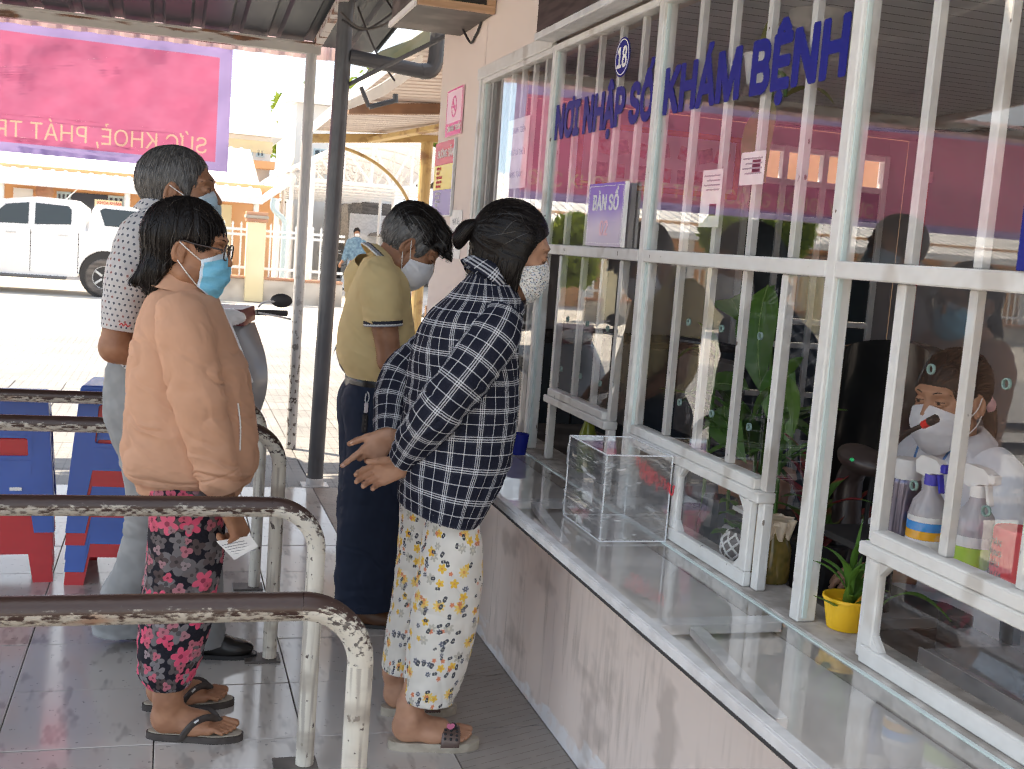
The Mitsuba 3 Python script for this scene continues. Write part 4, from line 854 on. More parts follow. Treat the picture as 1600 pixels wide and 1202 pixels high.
for k, (t, yy, zz) in enumerate((('THÙNG THƯ', 3.03, 0.878), ('GÓP Ý', 2.99, 0.850))):
    part(bx, 'lettering', text(t, 0.026, (X1 - 0.0025, yy, zz), (0, -1, -0.12), Z_, bold=True, sx=1.3), 'mat_sign_red', label='red lettering on the far side of the clear box')
mat('film', C((0.75, 0.76, 0.78)), 0.12, spec=0.9)
scene['mat_film_painted_haze'] = {'type': 'blendbsdf', 'weight': proc(lambda p, n, uv: 0.02 + 0.5 * smoothstep(0.62, 0.80, fbm(uv.x * 16, uv.y * 7 + 3 * noise(uv.x * 9, uv.y * 2), 0, 4)), 2e-3),  # white streaks painted on the film in place of glints
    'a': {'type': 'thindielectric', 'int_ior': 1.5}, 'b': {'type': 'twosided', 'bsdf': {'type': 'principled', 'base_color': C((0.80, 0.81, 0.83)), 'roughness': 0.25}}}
scene['mat_acrylic'] = {'type': 'blendbsdf', 'weight': proc(lambda p, n, uv: 0.025 + 0.06 * smoothstep(0.5, 0.75, fbm(p.x * 14 + p.y * 14, p.y * 9, p.z * 40, 4)), 2e-3),  # pale diffuse share paints a faint haze over the acrylic
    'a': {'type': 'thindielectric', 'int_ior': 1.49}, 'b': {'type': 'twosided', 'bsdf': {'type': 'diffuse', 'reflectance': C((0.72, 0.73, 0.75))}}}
def film(z0, z1, off, seed):
    def fn(u, v):
        a = u * 4; s = np.clip(a - np.arange(4)[:, None, None] if False else a, 0, 4)
        c = np.array([[X0, YA], [X1, YA], [X1, YZ], [X0, YZ], [X0, YA]]); d = np.array([[-1, -1], [1, -1], [1, 1], [-1, 1], [-1, -1]])
        k = np.clip(s.astype(int), 0, 3); f = (s - k)[..., None]
        P = c[k] * (1 - f) + c[k + 1] * f; D = d[k] * (1 - f) + d[k + 1] * f
        w = meshkit.fbm(np.stack([u * 14, v * 10 + seed, 0 * u + seed], -1), 3, seed)[..., None]
        return np.concatenate([P + D * (off + 0.006 * (w - 0.4)), (z0 + (z1 - z0) * v + 0.012 * (meshkit.noise(np.stack([u * 9, 0 * u, v * 2 + seed], -1)) - 0.5))[..., None]], -1)
    return grid(fn, 90, 12)
for z0, z1, o, sd in ((0.722, 0.795, 0.005, 1), (0.865, 0.93, 0.005, 4)):
    fm, fuv = film(z0, z1, o, sd)
    part(bx, 'film_wrap', fm, 'mat_film_painted_haze', smooth=True, uv=fuv)

# ------------------------------------------------------------ plants
def leaf_mesh(base, tip, width, up=(0, 0, 1), droop=0.15, fold=0.12, n=12, wav=0.0, shape=1.0):
    base, tip = np.asarray(base, float), np.asarray(tip, float); d = tip - base; L_ = np.linalg.norm(d); t = d / L_
    u0 = norm(np.asarray(up, float) - (np.asarray(up, float) @ t) * t); s = np.cross(t, u0)
    def fn(u, v):
        w = width / 2 * (np.sin(np.pi * np.clip(u, 0, 1) ** 0.75) ** 0.9 * (1 - 0.25 * u)) * shape
        c = base + d * u[..., None] + u0 * (droop * L_ * (4 * u * (1 - u)))[..., None]
        k = (v - 0.5) * 2
        return c + s * (w * k)[..., None] + u0 * (fold * w * np.abs(k) + wav * np.sin(u * 17) * k * w)[..., None]
    return grid(fn, n, 7)[0]
def plant(name, label, leaves, stems, m='mat_leaf', cat='plant'):
    p = thing(name, label, cat)
    for i, st in enumerate(stems): part(p, 'stem', tube(smoothpath(st, 5), 0.006, 6), 'mat_leaf')
    for lf in leaves:
        g = leaf_mesh(**lf); k = part(p, 'leaf', thicken(g, 0.0012), m, smooth=True)
        if lf['width'] > 0.08:
            vv = np.asarray(g.vertices).reshape(-1, 7, 3); part(k, 'midrib', tube(vv[:, 3], np.linspace(0.0035, 0.001, len(vv)), 5), 'mat_leaf_rib', smooth=True)
    return p
mat('leaf_rib', C((0.16, 0.26, 0.07)), 0.5)
rp = np.random.default_rng(21)
def spray(cx, cy, cz, n, length, width, spread, up=0.6):
    out = []
    for k in range(n):
        a = rp.uniform(0, 6.283); b = np.array([cx, cy, cz + rp.uniform(-0.05, 0.08)])
        l = length * rp.uniform(0.6, 1.15); d = norm([math.cos(a) * spread, math.sin(a) * spread, rp.uniform(up - 0.6, up + 0.4)])
        out.append(dict(base=b, tip=b + d * l, width=width * rp.uniform(0.7, 1.2), droop=rp.uniform(0.02, 0.2), fold=0.25))
    return out
big = plant('broadleaf_plant', 'potted broadleaf plant with huge dark green leaves behind the third window',
    [dict(base=(1.70, 3.05, 1.42), tip=(1.66, 2.94, 1.10), width=0.17, up=(-1, -0.4, 0.1), droop=0.10, fold=0.2),
     dict(base=(1.78, 3.20, 1.40), tip=(1.70, 3.06, 1.26), width=0.16, up=(-1, -0.3, 0.3), droop=0.12, fold=0.2),
     dict(base=(1.72, 3.32, 1.36), tip=(1.62, 3.03, 1.30), width=0.15, up=(-0.6, -0.3, 1), droop=0.10, fold=0.2),
     dict(base=(1.66, 2.86, 1.22), tip=(1.63, 2.70, 0.98), width=0.13, up=(-1, -0.5, 0.2), droop=0.10, fold=0.2),
     dict(base=(1.60, 3.05, 1.06), tip=(1.55, 2.80, 0.93), width=0.14, up=(-0.8, 0, 0.7), droop=0.15, fold=0.2),
     dict(base=(1.70, 3.10, 1.10), tip=(1.60, 3.35, 1.02), width=0.13, up=(-0.6, 0, 1), droop=0.15, fold=0.2)] + spray(1.70, 3.05, 0.95, 9, 0.30, 0.09, 1.0, 0.5),
    [[(1.72, 3.05, 0.66), (1.71, 3.04, 1.0), (1.72, 3.06, 1.42)], [(1.73, 3.06, 0.66), (1.78, 3.12, 1.1), (1.79, 3.2, 1.40)], [(1.71, 3.04, 0.66), (1.70, 2.95, 1.0), (1.66, 2.86, 1.22)]])
part(big, 'pot', lathe([(0, 0.662), (0.085, 0.662), (0.115, 0.85), (0.125, 0.85), (0.12, 0.87), (0.105, 0.86), (0.0, 0.84)], 20, (1.72, 3.05, 0)), 'mat_stone_red')
br = plant('bamboo_plant', 'thin jointed stems with narrow bright leaves behind the third window',
    [dict(base=(1.56, 3.06, 1.20), tip=(1.50, 3.22, 1.16), width=0.035, droop=0.2), dict(base=(1.56, 3.06, 1.22), tip=(1.55, 3.19, 1.29), width=0.035, droop=0.1),
     dict(base=(1.53, 2.60, 1.20), tip=(1.50, 2.48, 1.26), width=0.04, droop=0.1), dict(base=(1.53, 2.60, 1.20), tip=(1.52, 2.52, 1.06), width=0.045, droop=0.1),
     dict(base=(1.53, 2.62, 1.18), tip=(1.50, 2.70, 1.06), width=0.04, droop=0.15)] + spray(1.56, 2.90, 0.98, 10, 0.17, 0.035, 1.0, 0.4) + spray(1.55, 2.62, 1.0, 6, 0.16, 0.035, 1.0, 0.4),
    [[(1.56, 2.90, 0.66), (1.555, 2.90, 1.0), (1.55, 2.89, 1.31)], [(1.56, 3.06, 0.66), (1.56, 3.06, 1.0), (1.56, 3.06, 1.24)], [(1.55, 2.62, 0.66), (1.54, 2.61, 1.0), (1.53, 2.60, 1.21)]])
part(br, 'vase', lathe([(0, 0.662), (0.05, 0.662), (0.06, 0.72), (0.05, 0.80), (0.045, 0.80), (0.05, 0.72)], 18, (1.56, 2.95, 0)), 'mat_dark_window')
cr = plant('croton_plant', 'dark red and green leafy plant low behind the open bay by the ribboned jar', spray(1.62, 2.52, 0.78, 16, 0.22, 0.05, 0.9, 0.7), [[(1.62, 2.52, 0.66), (1.62, 2.52, 0.85)]], 'mat_croton') if False else None
mat('croton', tex(lambda p, n, uv: mix(c3((0.05, 0.11, 0.02)), c3((0.20, 0.02, 0.025)), smoothstep(0.42, 0.6, noise(p.x * 22, p.y * 22, p.z * 22)))), 0.45)
cr = plant('croton_plant', 'dark red and green leafy plant low behind the open bay by the ribboned jar', spray(1.62, 2.52, 0.80, 18, 0.24, 0.05, 0.9, 0.7), [[(1.62, 2.52, 0.66), (1.62, 2.52, 0.85)]], 'mat_croton')
part(cr, 'pot', lathe([(0, 0.662), (0.06, 0.662), (0.08, 0.78), (0.07, 0.785), (0, 0.77)], 18, (1.62, 2.52, 0)), 'mat_black')
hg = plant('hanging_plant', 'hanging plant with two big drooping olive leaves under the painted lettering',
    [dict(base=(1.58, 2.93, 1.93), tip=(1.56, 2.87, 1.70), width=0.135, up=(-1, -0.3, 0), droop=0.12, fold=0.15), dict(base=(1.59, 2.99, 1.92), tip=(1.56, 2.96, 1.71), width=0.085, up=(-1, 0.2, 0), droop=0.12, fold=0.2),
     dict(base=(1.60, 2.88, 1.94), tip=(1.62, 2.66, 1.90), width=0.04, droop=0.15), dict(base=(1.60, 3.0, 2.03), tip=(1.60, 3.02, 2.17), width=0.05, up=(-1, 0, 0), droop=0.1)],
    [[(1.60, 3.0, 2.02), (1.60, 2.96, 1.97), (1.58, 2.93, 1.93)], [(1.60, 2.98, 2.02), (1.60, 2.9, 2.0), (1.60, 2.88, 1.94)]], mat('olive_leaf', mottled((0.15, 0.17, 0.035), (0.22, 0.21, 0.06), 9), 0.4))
part(hg, 'pot', lathe([(0, 1.985), (0.045, 1.985), (0.06, 2.07), (0.063, 2.07), (0.055, 2.06), (0, 2.05)], 18, (1.60, 3.02, 0)), 'mat_white_paint')
part(hg, 'hanger', rod((1.60, 3.02, 2.06), (1.60, 3.02, 2.395), 0.003, sides=5), 'mat_rubber')
yp = plant('potted_plant', 'bright yellow plastic pot with a spiky young plant on the window sill', spray(1.425, 2.075, 0.765, 22, 0.13, 0.022, 0.8, 0.9) +
    [dict(base=(1.43, 2.07, 0.77), tip=(1.45, 2.09, 0.955), width=0.022, up=(-1, 0, 0), droop=0.03), dict(base=(1.44, 2.00, 0.77), tip=(1.52, 1.86, 0.80), width=0.03, droop=0.3)], [])
mat('yellow_plastic', mottled((0.80, 0.48, 0.02), (0.76, 0.43, 0.015), 12), 0.35)
part(yp, 'pot', lathe([(0.0, 0.716), (0.040, 0.716), (0.052, 0.778), (0.055, 0.779), (0.055, 0.785), (0.051, 0.785), (0.048, 0.765), (0.0, 0.765)], 26, (1.425, 2.075, 0.0)), 'mat_yellow_plastic', smooth=40)
lv = plant('vase_plant', 'small vine in a white lattice vase just inside the sill hatch', spray(1.42, 2.60, 0.80, 9, 0.075, 0.05, 1.0, 0.2), [])
vz = part(lv, 'vase', lathe([(0, 0.716), (0.028, 0.716), (0.046, 0.745), (0.046, 0.775), (0.03, 0.80), (0.024, 0.80), (0.036, 0.77)], 20, (1.42, 2.56, 0)), 'mat_sheet_gray', smooth=40)
for k in range(9):
    a = np.linspace(0, 1, 12); r_ = np.interp(a, [0, .35, .7, 1], [0.029, 0.047, 0.047, 0.031])
    for s in (-1, 1):
        th = k * 2 * math.pi / 9 + s * a * 1.8
        part(lv, 'lattice', tube(np.stack([1.42 + r_ * np.cos(th), 2.56 + r_ * np.sin(th), 0.717 + 0.083 * a], 1), 0.0028, 5), 'mat_paper')
# ribboned jar
jr = thing('ribboned_jar', 'glass jar tied with a satin beige ribbon bow on the sill', 'jar')
mat('satin', mottled((0.62, 0.50, 0.36), (0.74, 0.64, 0.50), 30), 0.3, sheen=0.5)
part(jr, 'jar', lathe([(0, 0.717), (0.045, 0.717), (0.048, 0.73), (0.048, 0.80), (0.035, 0.83), (0.035, 0.862), (0.0, 0.862)], 24, (1.430, 2.42, 0)), mat('moss_jar', tex(lambda p, n, uv: mix(c3((0.10, 0.09, 0.02)), c3((0.22, 0.15, 0.04)), noise(p.x * 90, p.y * 90, p.z * 90))), 0.12), smooth=40)
part(jr, 'label_print', text('XUÂN', 0.022, (1.3815, 2.45, 0.745), L, Z_, bold=True, sx=0.9), 'mat_blue_print') if False else None
cap = grid(lambda u, v: np.stack([1.430 + (0.040 + 0.006 * np.cos(u * 50)) * np.cos(u * 6.2832) * (0.9 + 0.3 * v), 2.42 + (0.040 + 0.006 * np.cos(u * 50)) * np.sin(u * 6.2832) * (0.9 + 0.3 * v), 0.822 + 0.05 * v], -1), 70, 6)[0]
part(jr, 'ribbon_top', cap, 'mat_satin', smooth=True)
part(jr, 'jar_top', lathe([(0, 0.868), (0.044, 0.868), (0.046, 0.86)], 24, (1.43, 2.42, 0)), 'mat_satin')
for s, w in ((1, 0.034), (-1, 0.03)):
    part(jr, 'ribbon_tail', thicken(grid(lambda u, v: np.stack([1.385 - 0.012 * np.sin(u * 5) - 0.012 * u, 2.425 + s * (0.012 + 0.035 * u) + (v - 0.5) * w * (0.5 + 0.7 * u), 0.825 - 0.105 * u + 0.012 * np.abs(v - 0.5) * u], -1), 12, 6)[0], 0.001), 'mat_satin', smooth=40)
    part(jr, 'bow_loop', tube(smoothpath([(1.384, 2.42, 0.825), (1.375, 2.42 + s * 0.025, 0.842), (1.378, 2.42 + s * 0.045, 0.83), (1.384, 2.42 + s * 0.025, 0.815), (1.384, 2.42, 0.825)], 5), 0.008, 8), 'mat_satin', smooth=True)

# ------------------------------------------------------------ room furniture and desk things
dk = thing('long_desk', 'dark desk running under the windows inside the room', 'desk')
part(dk, 'top', box(1.465, 1.93, 2.28, 5.1, 0.63, 0.66, 0.003), 'mat_sheet_gray'); part(dk, 'front_panel', box(1.88, 1.90, 2.3, 5.1, 0.0, 0.629), 'mat_brown_board'); part(dk, 'end_panel', box(1.47, 1.87, 2.285, 2.31, 0, 0.6295), 'mat_brown_board')
d2 = thing('side_table', 'grey topped table with a clear plastic edge seen through the nearest hatch', 'table')
part(d2, 'top', box(1.66, 2.05, 0.7, 2.12, 0.605, 0.645, 0.004), mat('gray_top', mottled((0.22, 0.22, 0.225), (0.28, 0.28, 0.285), 14), 0.35))
part(d2, 'edge', box(1.655, 1.6595, 0.7, 2.122, 0.600, 0.648), 'mat_alu')
for x in (1.70, 2.0):
    for y in (0.8, 2.05): part(d2, 'leg', box(x - 0.02, x + 0.02, y - 0.02, y + 0.02, 0.0, 0.6045), 'mat_room_wall')
part(d2, 'acrylic_guard', TM([[1.68, 1.0, 0.646], [1.68, 2.10, 0.646], [1.68, 2.10, 0.74], [1.68, 1.0, 0.74]], [[0, 1, 2], [0, 2, 3]]), 'mat_acrylic')
rs = thing('riser_shelf', 'dark riser shelf carrying the spray bottles above the table', 'shelf')
part(rs, 'top', box(1.50, 1.72, 1.55, 2.36, 0.855, 0.872, 0.002), 'mat_black')
for y in (1.58, 2.33): part(rs, 'leg', box(1.68, 1.71, y - 0.01, y + 0.01, 0.6455 if y < 2 else 0.661, 0.8545), 'mat_black')
def spray_bottle(x, y, z, label, liquid, band, trig, s=1.0):
    b = thing('spray_bottle', label, 'bottle')
    at = (x, y, z)
    part(b, 'bottle', lathe([(0, 0), (0.040 * s, 0), (0.043 * s, 0.006), (0.043 * s, 0.10 * s), (0.036 * s, 0.13 * s), (0.018 * s, 0.155 * s), (0.014 * s, 0.17 * s)], 26, at), liquid, smooth=40)
    for (z0, z1, m) in band:
        part(b, 'label_band', lathe([(0.0440 * s, z0 * s), (0.0441 * s, z1 * s)], 26, at), m, smooth=True)
    part(b, 'collar', lathe([(0, 0.168 * s), (0.0165 * s, 0.168 * s), (0.0165 * s, 0.192 * s), (0, 0.192 * s)], 20, at), trig[1])
    h = extrude(Polygon([(-0.042, 0.0), (-0.046, 0.022), (-0.03, 0.036), (0.02, 0.034), (0.034, 0.026), (0.036, 0.010), (0.012, 0.008), (-0.008, -0.004)]).buffer(0.003), 0.024)
    v = np.asarray(h.vertices); part(b, 'spray_head', TM(np.stack([x + (v[:, 2] - 0.012) * s, y - v[:, 0] * s, z + (0.192 + v[:, 1]) * s], 1), h.faces), trig[0])
    part(b, 'trigger', hull([[x + a * s, y - (0.022 + c) * s, z + (0.20 - d) * s] for a in (-0.006, 0.006) for c, d in ((0, 0), (0.008, 0), (0.014, 0.045), (0.020, 0.042))]), trig[1])
    part(b, 'nozzle', box(x - 0.01 * s, x + 0.01 * s, y - 0.052 * s, y - 0.036 * s, z + 0.203 * s, z + 0.222 * s, 0.002), trig[1])
    return b
mat('clear_plastic', C((0.42, 0.40, 0.42)), 0.1, spec=0.7); mat('bottle_white', C((0.75, 0.75, 0.74)), 0.3); mat('lime', C((0.38, 0.58, 0.06)), 0.4); mat('azure', C((0.04, 0.28, 0.72)), 0.35); mat('amber', C((0.85, 0.42, 0.02)), 0.35); mat('deep_blue', C((0.03, 0.04, 0.45)), 0.3)
sA = spray_bottle(1.60, 2.075, 0.8725, 'spray bottle with a dark blue and white trigger and an orange label', 'mat_clear_plastic', ((0.01, 0.045, 'mat_bottle_white'), (0.0455, 0.065, 'mat_amber'), (0.0655, 0.085, 'mat_azure'), (0.0855, 0.098, 'mat_bottle_white')), ('mat_bottle_white', 'mat_deep_blue'), 0.95)
sB = spray_bottle(1.60, 1.925, 0.8725, 'spray bottle with a white trigger and a lime green label', 'mat_clear_plastic', ((0.004, 0.025, 'mat_bottle_white'), (0.0255, 0.068, 'mat_lime'), (0.0685, 0.09, 'mat_bottle_white')), ('mat_bottle_white', 'mat_bottle_white'), 1.0)
tc = thing('red_canister', 'red canister with dark printing beside the lime labelled spray bottle', 'canister')
part(tc, 'body', lathe([(0, 0), (0.043, 0), (0.045, 0.004), (0.045, 0.128), (0.042, 0.134), (0, 0.134)], 24, (1.60, 1.80, 0.8725)), 'mat_sign_red', smooth=40)
for k in range(5):
    m_ = meshkit.text_mesh(('AN TOÀN', 'SỬ DỤNG', 'LẮC ĐỀU', 'CÁCH LỬA', 'BẢO QUẢN')[k], 0.011, 0.0005); v = np.array(m_.vertices); a = 2.75 + (v[:, 0] - np.mean(v[:, 0])) / 0.0455 * 0.85; r_ = 0.0453 + v[:, 2]
    part(tc, 'lettering', TM(np.stack([1.60 + r_ * np.cos(a), 1.80 + r_ * np.sin(a), 0.9725 - k * 0.021 + v[:, 1]], 1), m_.faces), 'mat_ink')
th = thing('thermos', 'tall dark steel thermos flask with a grey lid behind the bars', 'flask')
part(th, 'body', lathe([(0, 0), (0.034, 0), (0.036, 0.004), (0.036, 0.145), (0.033, 0.155), (0.0, 0.155)], 26, (1.60, 2.165, 0.8725)), mat('dark_steel', C((0.14, 0.14, 0.20)), 0.18, metal=0.8), smooth=40)
part(th, 'lid', lathe([(0.0, 0.1555), (0.033, 0.1555), (0.035, 0.165), (0.035, 0.185), (0.031, 0.20), (0, 0.203)], 26, (1.60, 2.165, 0.8725)), 'mat_alu', smooth=40)
mc = thing('microphone', 'black gooseneck microphone with a red ring at its tip before the clerk', 'microphone')
mat('dark_brown', C((0.045, 0.032, 0.03)), 0.3); mat('led_red', C((0.65, 0.02, 0.02)), 0.3); mat('led_green', C((0.05, 0.75, 0.25)), 0.3)
part(mc, 'base', lathe([(0, 0), (0.06, 0), (0.06, 0.02), (0.03, 0.035), (0, 0.037)], 24, (1.72, 2.46, 0.661)), 'mat_black')
part(mc, 'gooseneck', tube(smoothpath([(1.72, 2.46, 0.695), (1.715, 2.46, 0.90), (1.71, 2.42, 1.035), (1.715, 2.34, 1.10), (1.72, 2.285, 1.131)], 6), 0.006, 8), 'mat_black', smooth=True)
d = norm(V(0.004, -0.055, 0.031)); p0 = V(1.72, 2.285, 1.131)
part(mc, 'tip', rod(p0, p0 + d * 0.022, 0.010), 'mat_led_red'); part(mc, 'tip', rod(p0 + d * 0.0225, p0 + d * 0.045, 0.011), 'mat_black')
sn = thing('handheld_scanner', 'dark brown handheld scanner on its stand with a small green light', 'scanner')
part(sn, 'stand', tube(smoothpath([(1.70, 2.50, 0.661), (1.70, 2.52, 0.80), (1.70, 2.53, 0.94), (1.70, 2.49, 1.0)], 6), np.linspace(0.045, 0.03, 19), 14), 'mat_dark_brown', smooth=True)
part(sn, 'head', xf(trimesh.creation.icosphere(3, 1.0), frame((1.69, 2.47, 1.01), V(0.05, 0, 0), V(0, 0.085, 0.01), V(0, -0.004, 0.035))), 'mat_dark_brown', smooth=True)
part(sn, 'light', xf(trimesh.creation.icosphere(1, 1.0), frame((1.645, 2.445, 1.014), X_ * 0.005, Y_ * 0.009, Z_ * 0.005)), 'mat_led_green')
ch = thing('office_chair', 'black leather office chair with its back to the plants', 'chair')
part(ch, 'back', thicken(grid(lambda u, v: np.stack([2.12 + 0.05 * np.cos(u * 3.14), 3.02 - 0.21 * np.cos(u * 3.14) * (1 - 0.15 * v ** 3), 0.55 + 0.68 * v + 0.05 * np.sin(u * 3.14) * v], -1) + np.stack([0.05 * np.sin(u * 3.14), 0 * u, 0 * u], -1), 18, 14)[0], 0.06), 'mat_black_gloss', smooth=40)
part(ch, 'seat', box(2.15, 2.6, 2.79, 3.25, 0.42, 0.50, 0.03), 'mat_black_gloss'); part(ch, 'column', rod((2.38, 3.02, 0.05), (2.38, 3.02, 0.42), 0.03), 'mat_black')
for a in range(5): part(ch, 'foot', rod((2.38, 3.02, 0.08), (2.38 + 0.28 * math.cos(a * 1.257), 3.02 + 0.28 * math.sin(a * 1.257), 0.03), 0.022), 'mat_black')
pr = thing('printer', 'grey office printer on the desk behind the ballot box', 'printer')
part(pr, 'body', box(1.52, 1.80, 2.82, 3.16, 0.6605, 0.735, 0.008), 'mat_room_wall') if False else None
part(pr, 'body', box(1.50, 1.78, 2.66, 2.82, 0.661, 0.755, 0.008), mat('printer_gray', C((0.40, 0.40, 0.39)), 0.5)); part(pr, 'lid', box(1.505, 1.775, 2.665, 2.815, 0.7555, 0.80, 0.01), 'mat_black'); part(pr, 'paper_tray', box(1.52, 1.60, 2.70, 2.80, 0.8005, 0.812), 'mat_paper')
p2 = thing('printer', 'dark printer with a sloping lid on the desk behind the purple number plate', 'printer')
part(p2, 'body', box(1.50, 1.85, 3.42, 3.82, 0.661, 0.74, 0.01), 'mat_room_wall'); part(p2, 'lid', hull([[1.50, 3.42, 0.7405], [1.85, 3.42, 0.7405], [1.50, 3.82, 0.7405], [1.85, 3.82, 0.7405], [1.6, 3.45, 0.80], [1.85, 3.45, 0.82], [1.6, 3.8, 0.80], [1.85, 3.8, 0.82]]), 'mat_black')
mn = thing('monitor', 'black monitor seen from behind among the plants', 'monitor')
part(mn, 'screen_back', box(1.76, 1.80, 3.30, 3.75, 0.86, 1.16, 0.01), 'mat_black'); part(mn, 'stand', box(1.77, 1.79, 3.49, 3.56, 0.67, 0.87), 'mat_black'); part(mn, 'foot', box(1.70, 1.86, 3.40, 3.65, 0.661, 0.67), 'mat_black')
part(mn, 'sticker', box(1.757, 1.7595, 3.33, 3.40, 0.95, 0.99), 'mat_paper')
m3 = thing('monitor', 'black monitor seen from behind near the far window', 'monitor')
part(m3, 'screen_back', box(1.74, 1.78, 4.05, 4.55, 0.80, 1.14, 0.01), 'mat_black'); part(m3, 'stand', box(1.75, 1.77, 4.25, 4.33, 0.67, 0.81), 'mat_black'); part(m3, 'foot', box(1.68, 1.84, 4.15, 4.43, 0.661, 0.67), 'mat_black')
cb_ = thing('file_cabinet', 'black file cabinet standing along the back of the room', 'cabinet')
part(cb_, 'body', box(1.62, 2.9, 5.35, 5.93, 0.0, 1.05, 0.005), 'mat_black')
for k in range(4): part(cb_, 'door', box(1.64 + 0.315 * k, 1.94 + 0.315 * k, 5.335, 5.3495, 0.05, 1.02), 'mat_dark_window')
c2 = thing('file_cabinet', 'tall dark cabinet along the side wall behind the clerk', 'cabinet')
part(c2, 'body', box(3.6, 4.14, 1.0, 3.7, 0.0, 1.15, 0.005), 'mat_black')
for k in range(5): part(c2, 'door', box(3.585, 3.5995, 1.03 + 0.53 * k, 1.52 + 0.53 * k, 0.05, 1.12), 'mat_dark_window')
# framed photo board on the back wall
fb_ = thing('photo_board', 'orange framed board pinned with small red photographs on the back wall', 'notice board')
bx0, bx1, bz0, bz1 = 2.08, 3.05, 1.835, 2.18
mat('orange_frame', mottled((0.60, 0.20, 0.05), (0.50, 0.15, 0.04), 30), 0.5); mat('board_pink', C((0.66, 0.60, 0.62)), 0.8)
part(fb_, 'panel', box(bx0 + 0.03, bx1 - 0.03, YB - 0.015, YB - 0.002, bz0 + 0.03, bz1 - 0.03), 'mat_board_pink')
for (a, b, c, d) in ((bx0, bx1, bz0, bz0 + 0.029), (bx0, bx1, bz1 - 0.029, bz1), (bx0, bx0 + 0.029, bz0 + 0.0295, bz1 - 0.0295), (bx1 - 0.029, bx1, bz0 + 0.0295, bz1 - 0.0295)):
    part(fb_, 'frame', box(a, b, YB - 0.028, YB - 0.003, c, d, 0.004), 'mat_orange_frame')
mat('photo_red', mottled((0.48, 0.07, 0.07), (0.60, 0.42, 0.38), 30), 0.4); mat('photo_dark', mottled((0.20, 0.12, 0.14), (0.5, 0.36, 0.32), 34), 0.4)
for i in range(7):
    for j in range(2):
        a = bx0 + 0.09 + i * 0.122 + 0.02 * math.sin(i * 5 + j); c = bz0 + 0.06 + j * 0.125
        ph = box(a, a + 0.088, YB - 0.0185, YB - 0.0160, c, c + 0.075)
        part(fb_, 'photo', xf(ph, rotm((0, 1, 0), 14 * math.sin(i * 3.1 + j * 2), (a + 0.04, YB, c + 0.03))), 'mat_photo_red' if (i + j) % 2 else 'mat_photo_dark')
# papers taped inside the glass, conduit, ceiling lamp
def taped(label, y0, y1, z0, z1, tint):
    s = thing('taped_paper', label, 'paper')
    part(s, 'sheet', box(1.3462, 1.3472, y0, y1, z0, z1), tint); part(s, 'print', box(1.3452, 1.3460, y0 + 0.02, y0 + 0.06, z0 + 0.03, z0 + 0.06), 'mat_sign_palepink')
    for k in range(4): part(s, 'text_line', box(1.3454, 1.3460, y0 + 0.012, y1 - 0.012 - 0.015 * (k % 2), z1 - 0.018 - k * 0.012, z1 - 0.014 - k * 0.012), 'mat_ink_gray')
taped('pale paper slip taped behind the glass below the hanging leaves', 2.49, 2.612, 1.668, 1.748, 'mat_paper')
taped('tall pale paper taped behind the glass left of the hanging leaves', 2.704, 2.82, 1.565, 1.714, 'mat_paper')
cd = thing('wall_conduit', 'red conduit with a small switch box on the side wall of the room', 'conduit')
part(cd, 'pipe', rod((4.135, 5.72, 0.9), (4.135, 5.72, 2.02), 0.012), 'mat_sign_red'); part(cd, 'pipe', rod((4.135, 5.72, 2.08), (4.135, 5.72, 2.39), 0.008), 'mat_sign_red'); part(cd, 'switch_box', box(4.115, 4.145, 5.68, 5.76, 2.02, 2.08, 0.004), 'mat_sign_palepink')
cl = thing('ceiling_lamp', 'round white ceiling lamp, unlit, seen at the top through the bars', 'lamp')
part(cl, 'shade', lathe([(0, 2.33), (0.06, 2.335), (0.09, 2.355), (0.10, 2.385), (0.10, 2.398), (0, 2.398)], 26, (2.20, 3.79, 0)), 'mat_white_paint', smooth=40)
whole('ceiling_cable', tube(smoothpath([(2.4, 5.93, 2.31), (3.2, 5.9, 2.27), (3.6, 5.4, 2.24), (4.0, 4.9, 2.25), (4.12, 4.6, 2.30)], 8), 0.008, 6), 'mat_rubber', 'black cable drooping along the upper wall of the room', 'cable')
bl = thing('blue_cup', 'blue plastic cup on the counter behind the plaid shirt', 'cup')
part(bl, 'cup', lathe([(0, 0.7125), (0.03, 0.7125), (0.038, 0.79), (0.034, 0.79), (0.027, 0.717)], 20, (1.27, 4.02, 0)), 'mat_sign_blue', smooth=40)
yb_ = thing('green_bottle', 'slim glass bottle of yellow green liquid inside the second window', 'bottle')
part(yb_, 'bottle', lathe([(0, 0.716), (0.032, 0.716), (0.034, 0.80), (0.03, 0.85), (0.013, 0.90), (0.013, 0.96), (0, 0.96)], 20, (1.42, 3.70, 0)), mat('olive_liquid', C((0.20, 0.24, 0.03)), 0.1), smooth=40)
dc = thing('document_stack', 'white papers leaning inside the glass beside the plaid shirt', 'papers')
part(dc, 'sheet', hull([[1.40, 4.02, 0.86], [1.42, 4.12, 0.86], [1.40, 4.02, 1.0], [1.42, 4.12, 1.02], [1.404, 4.02, 0.86], [1.404, 4.02, 1.0]]), 'mat_paper')
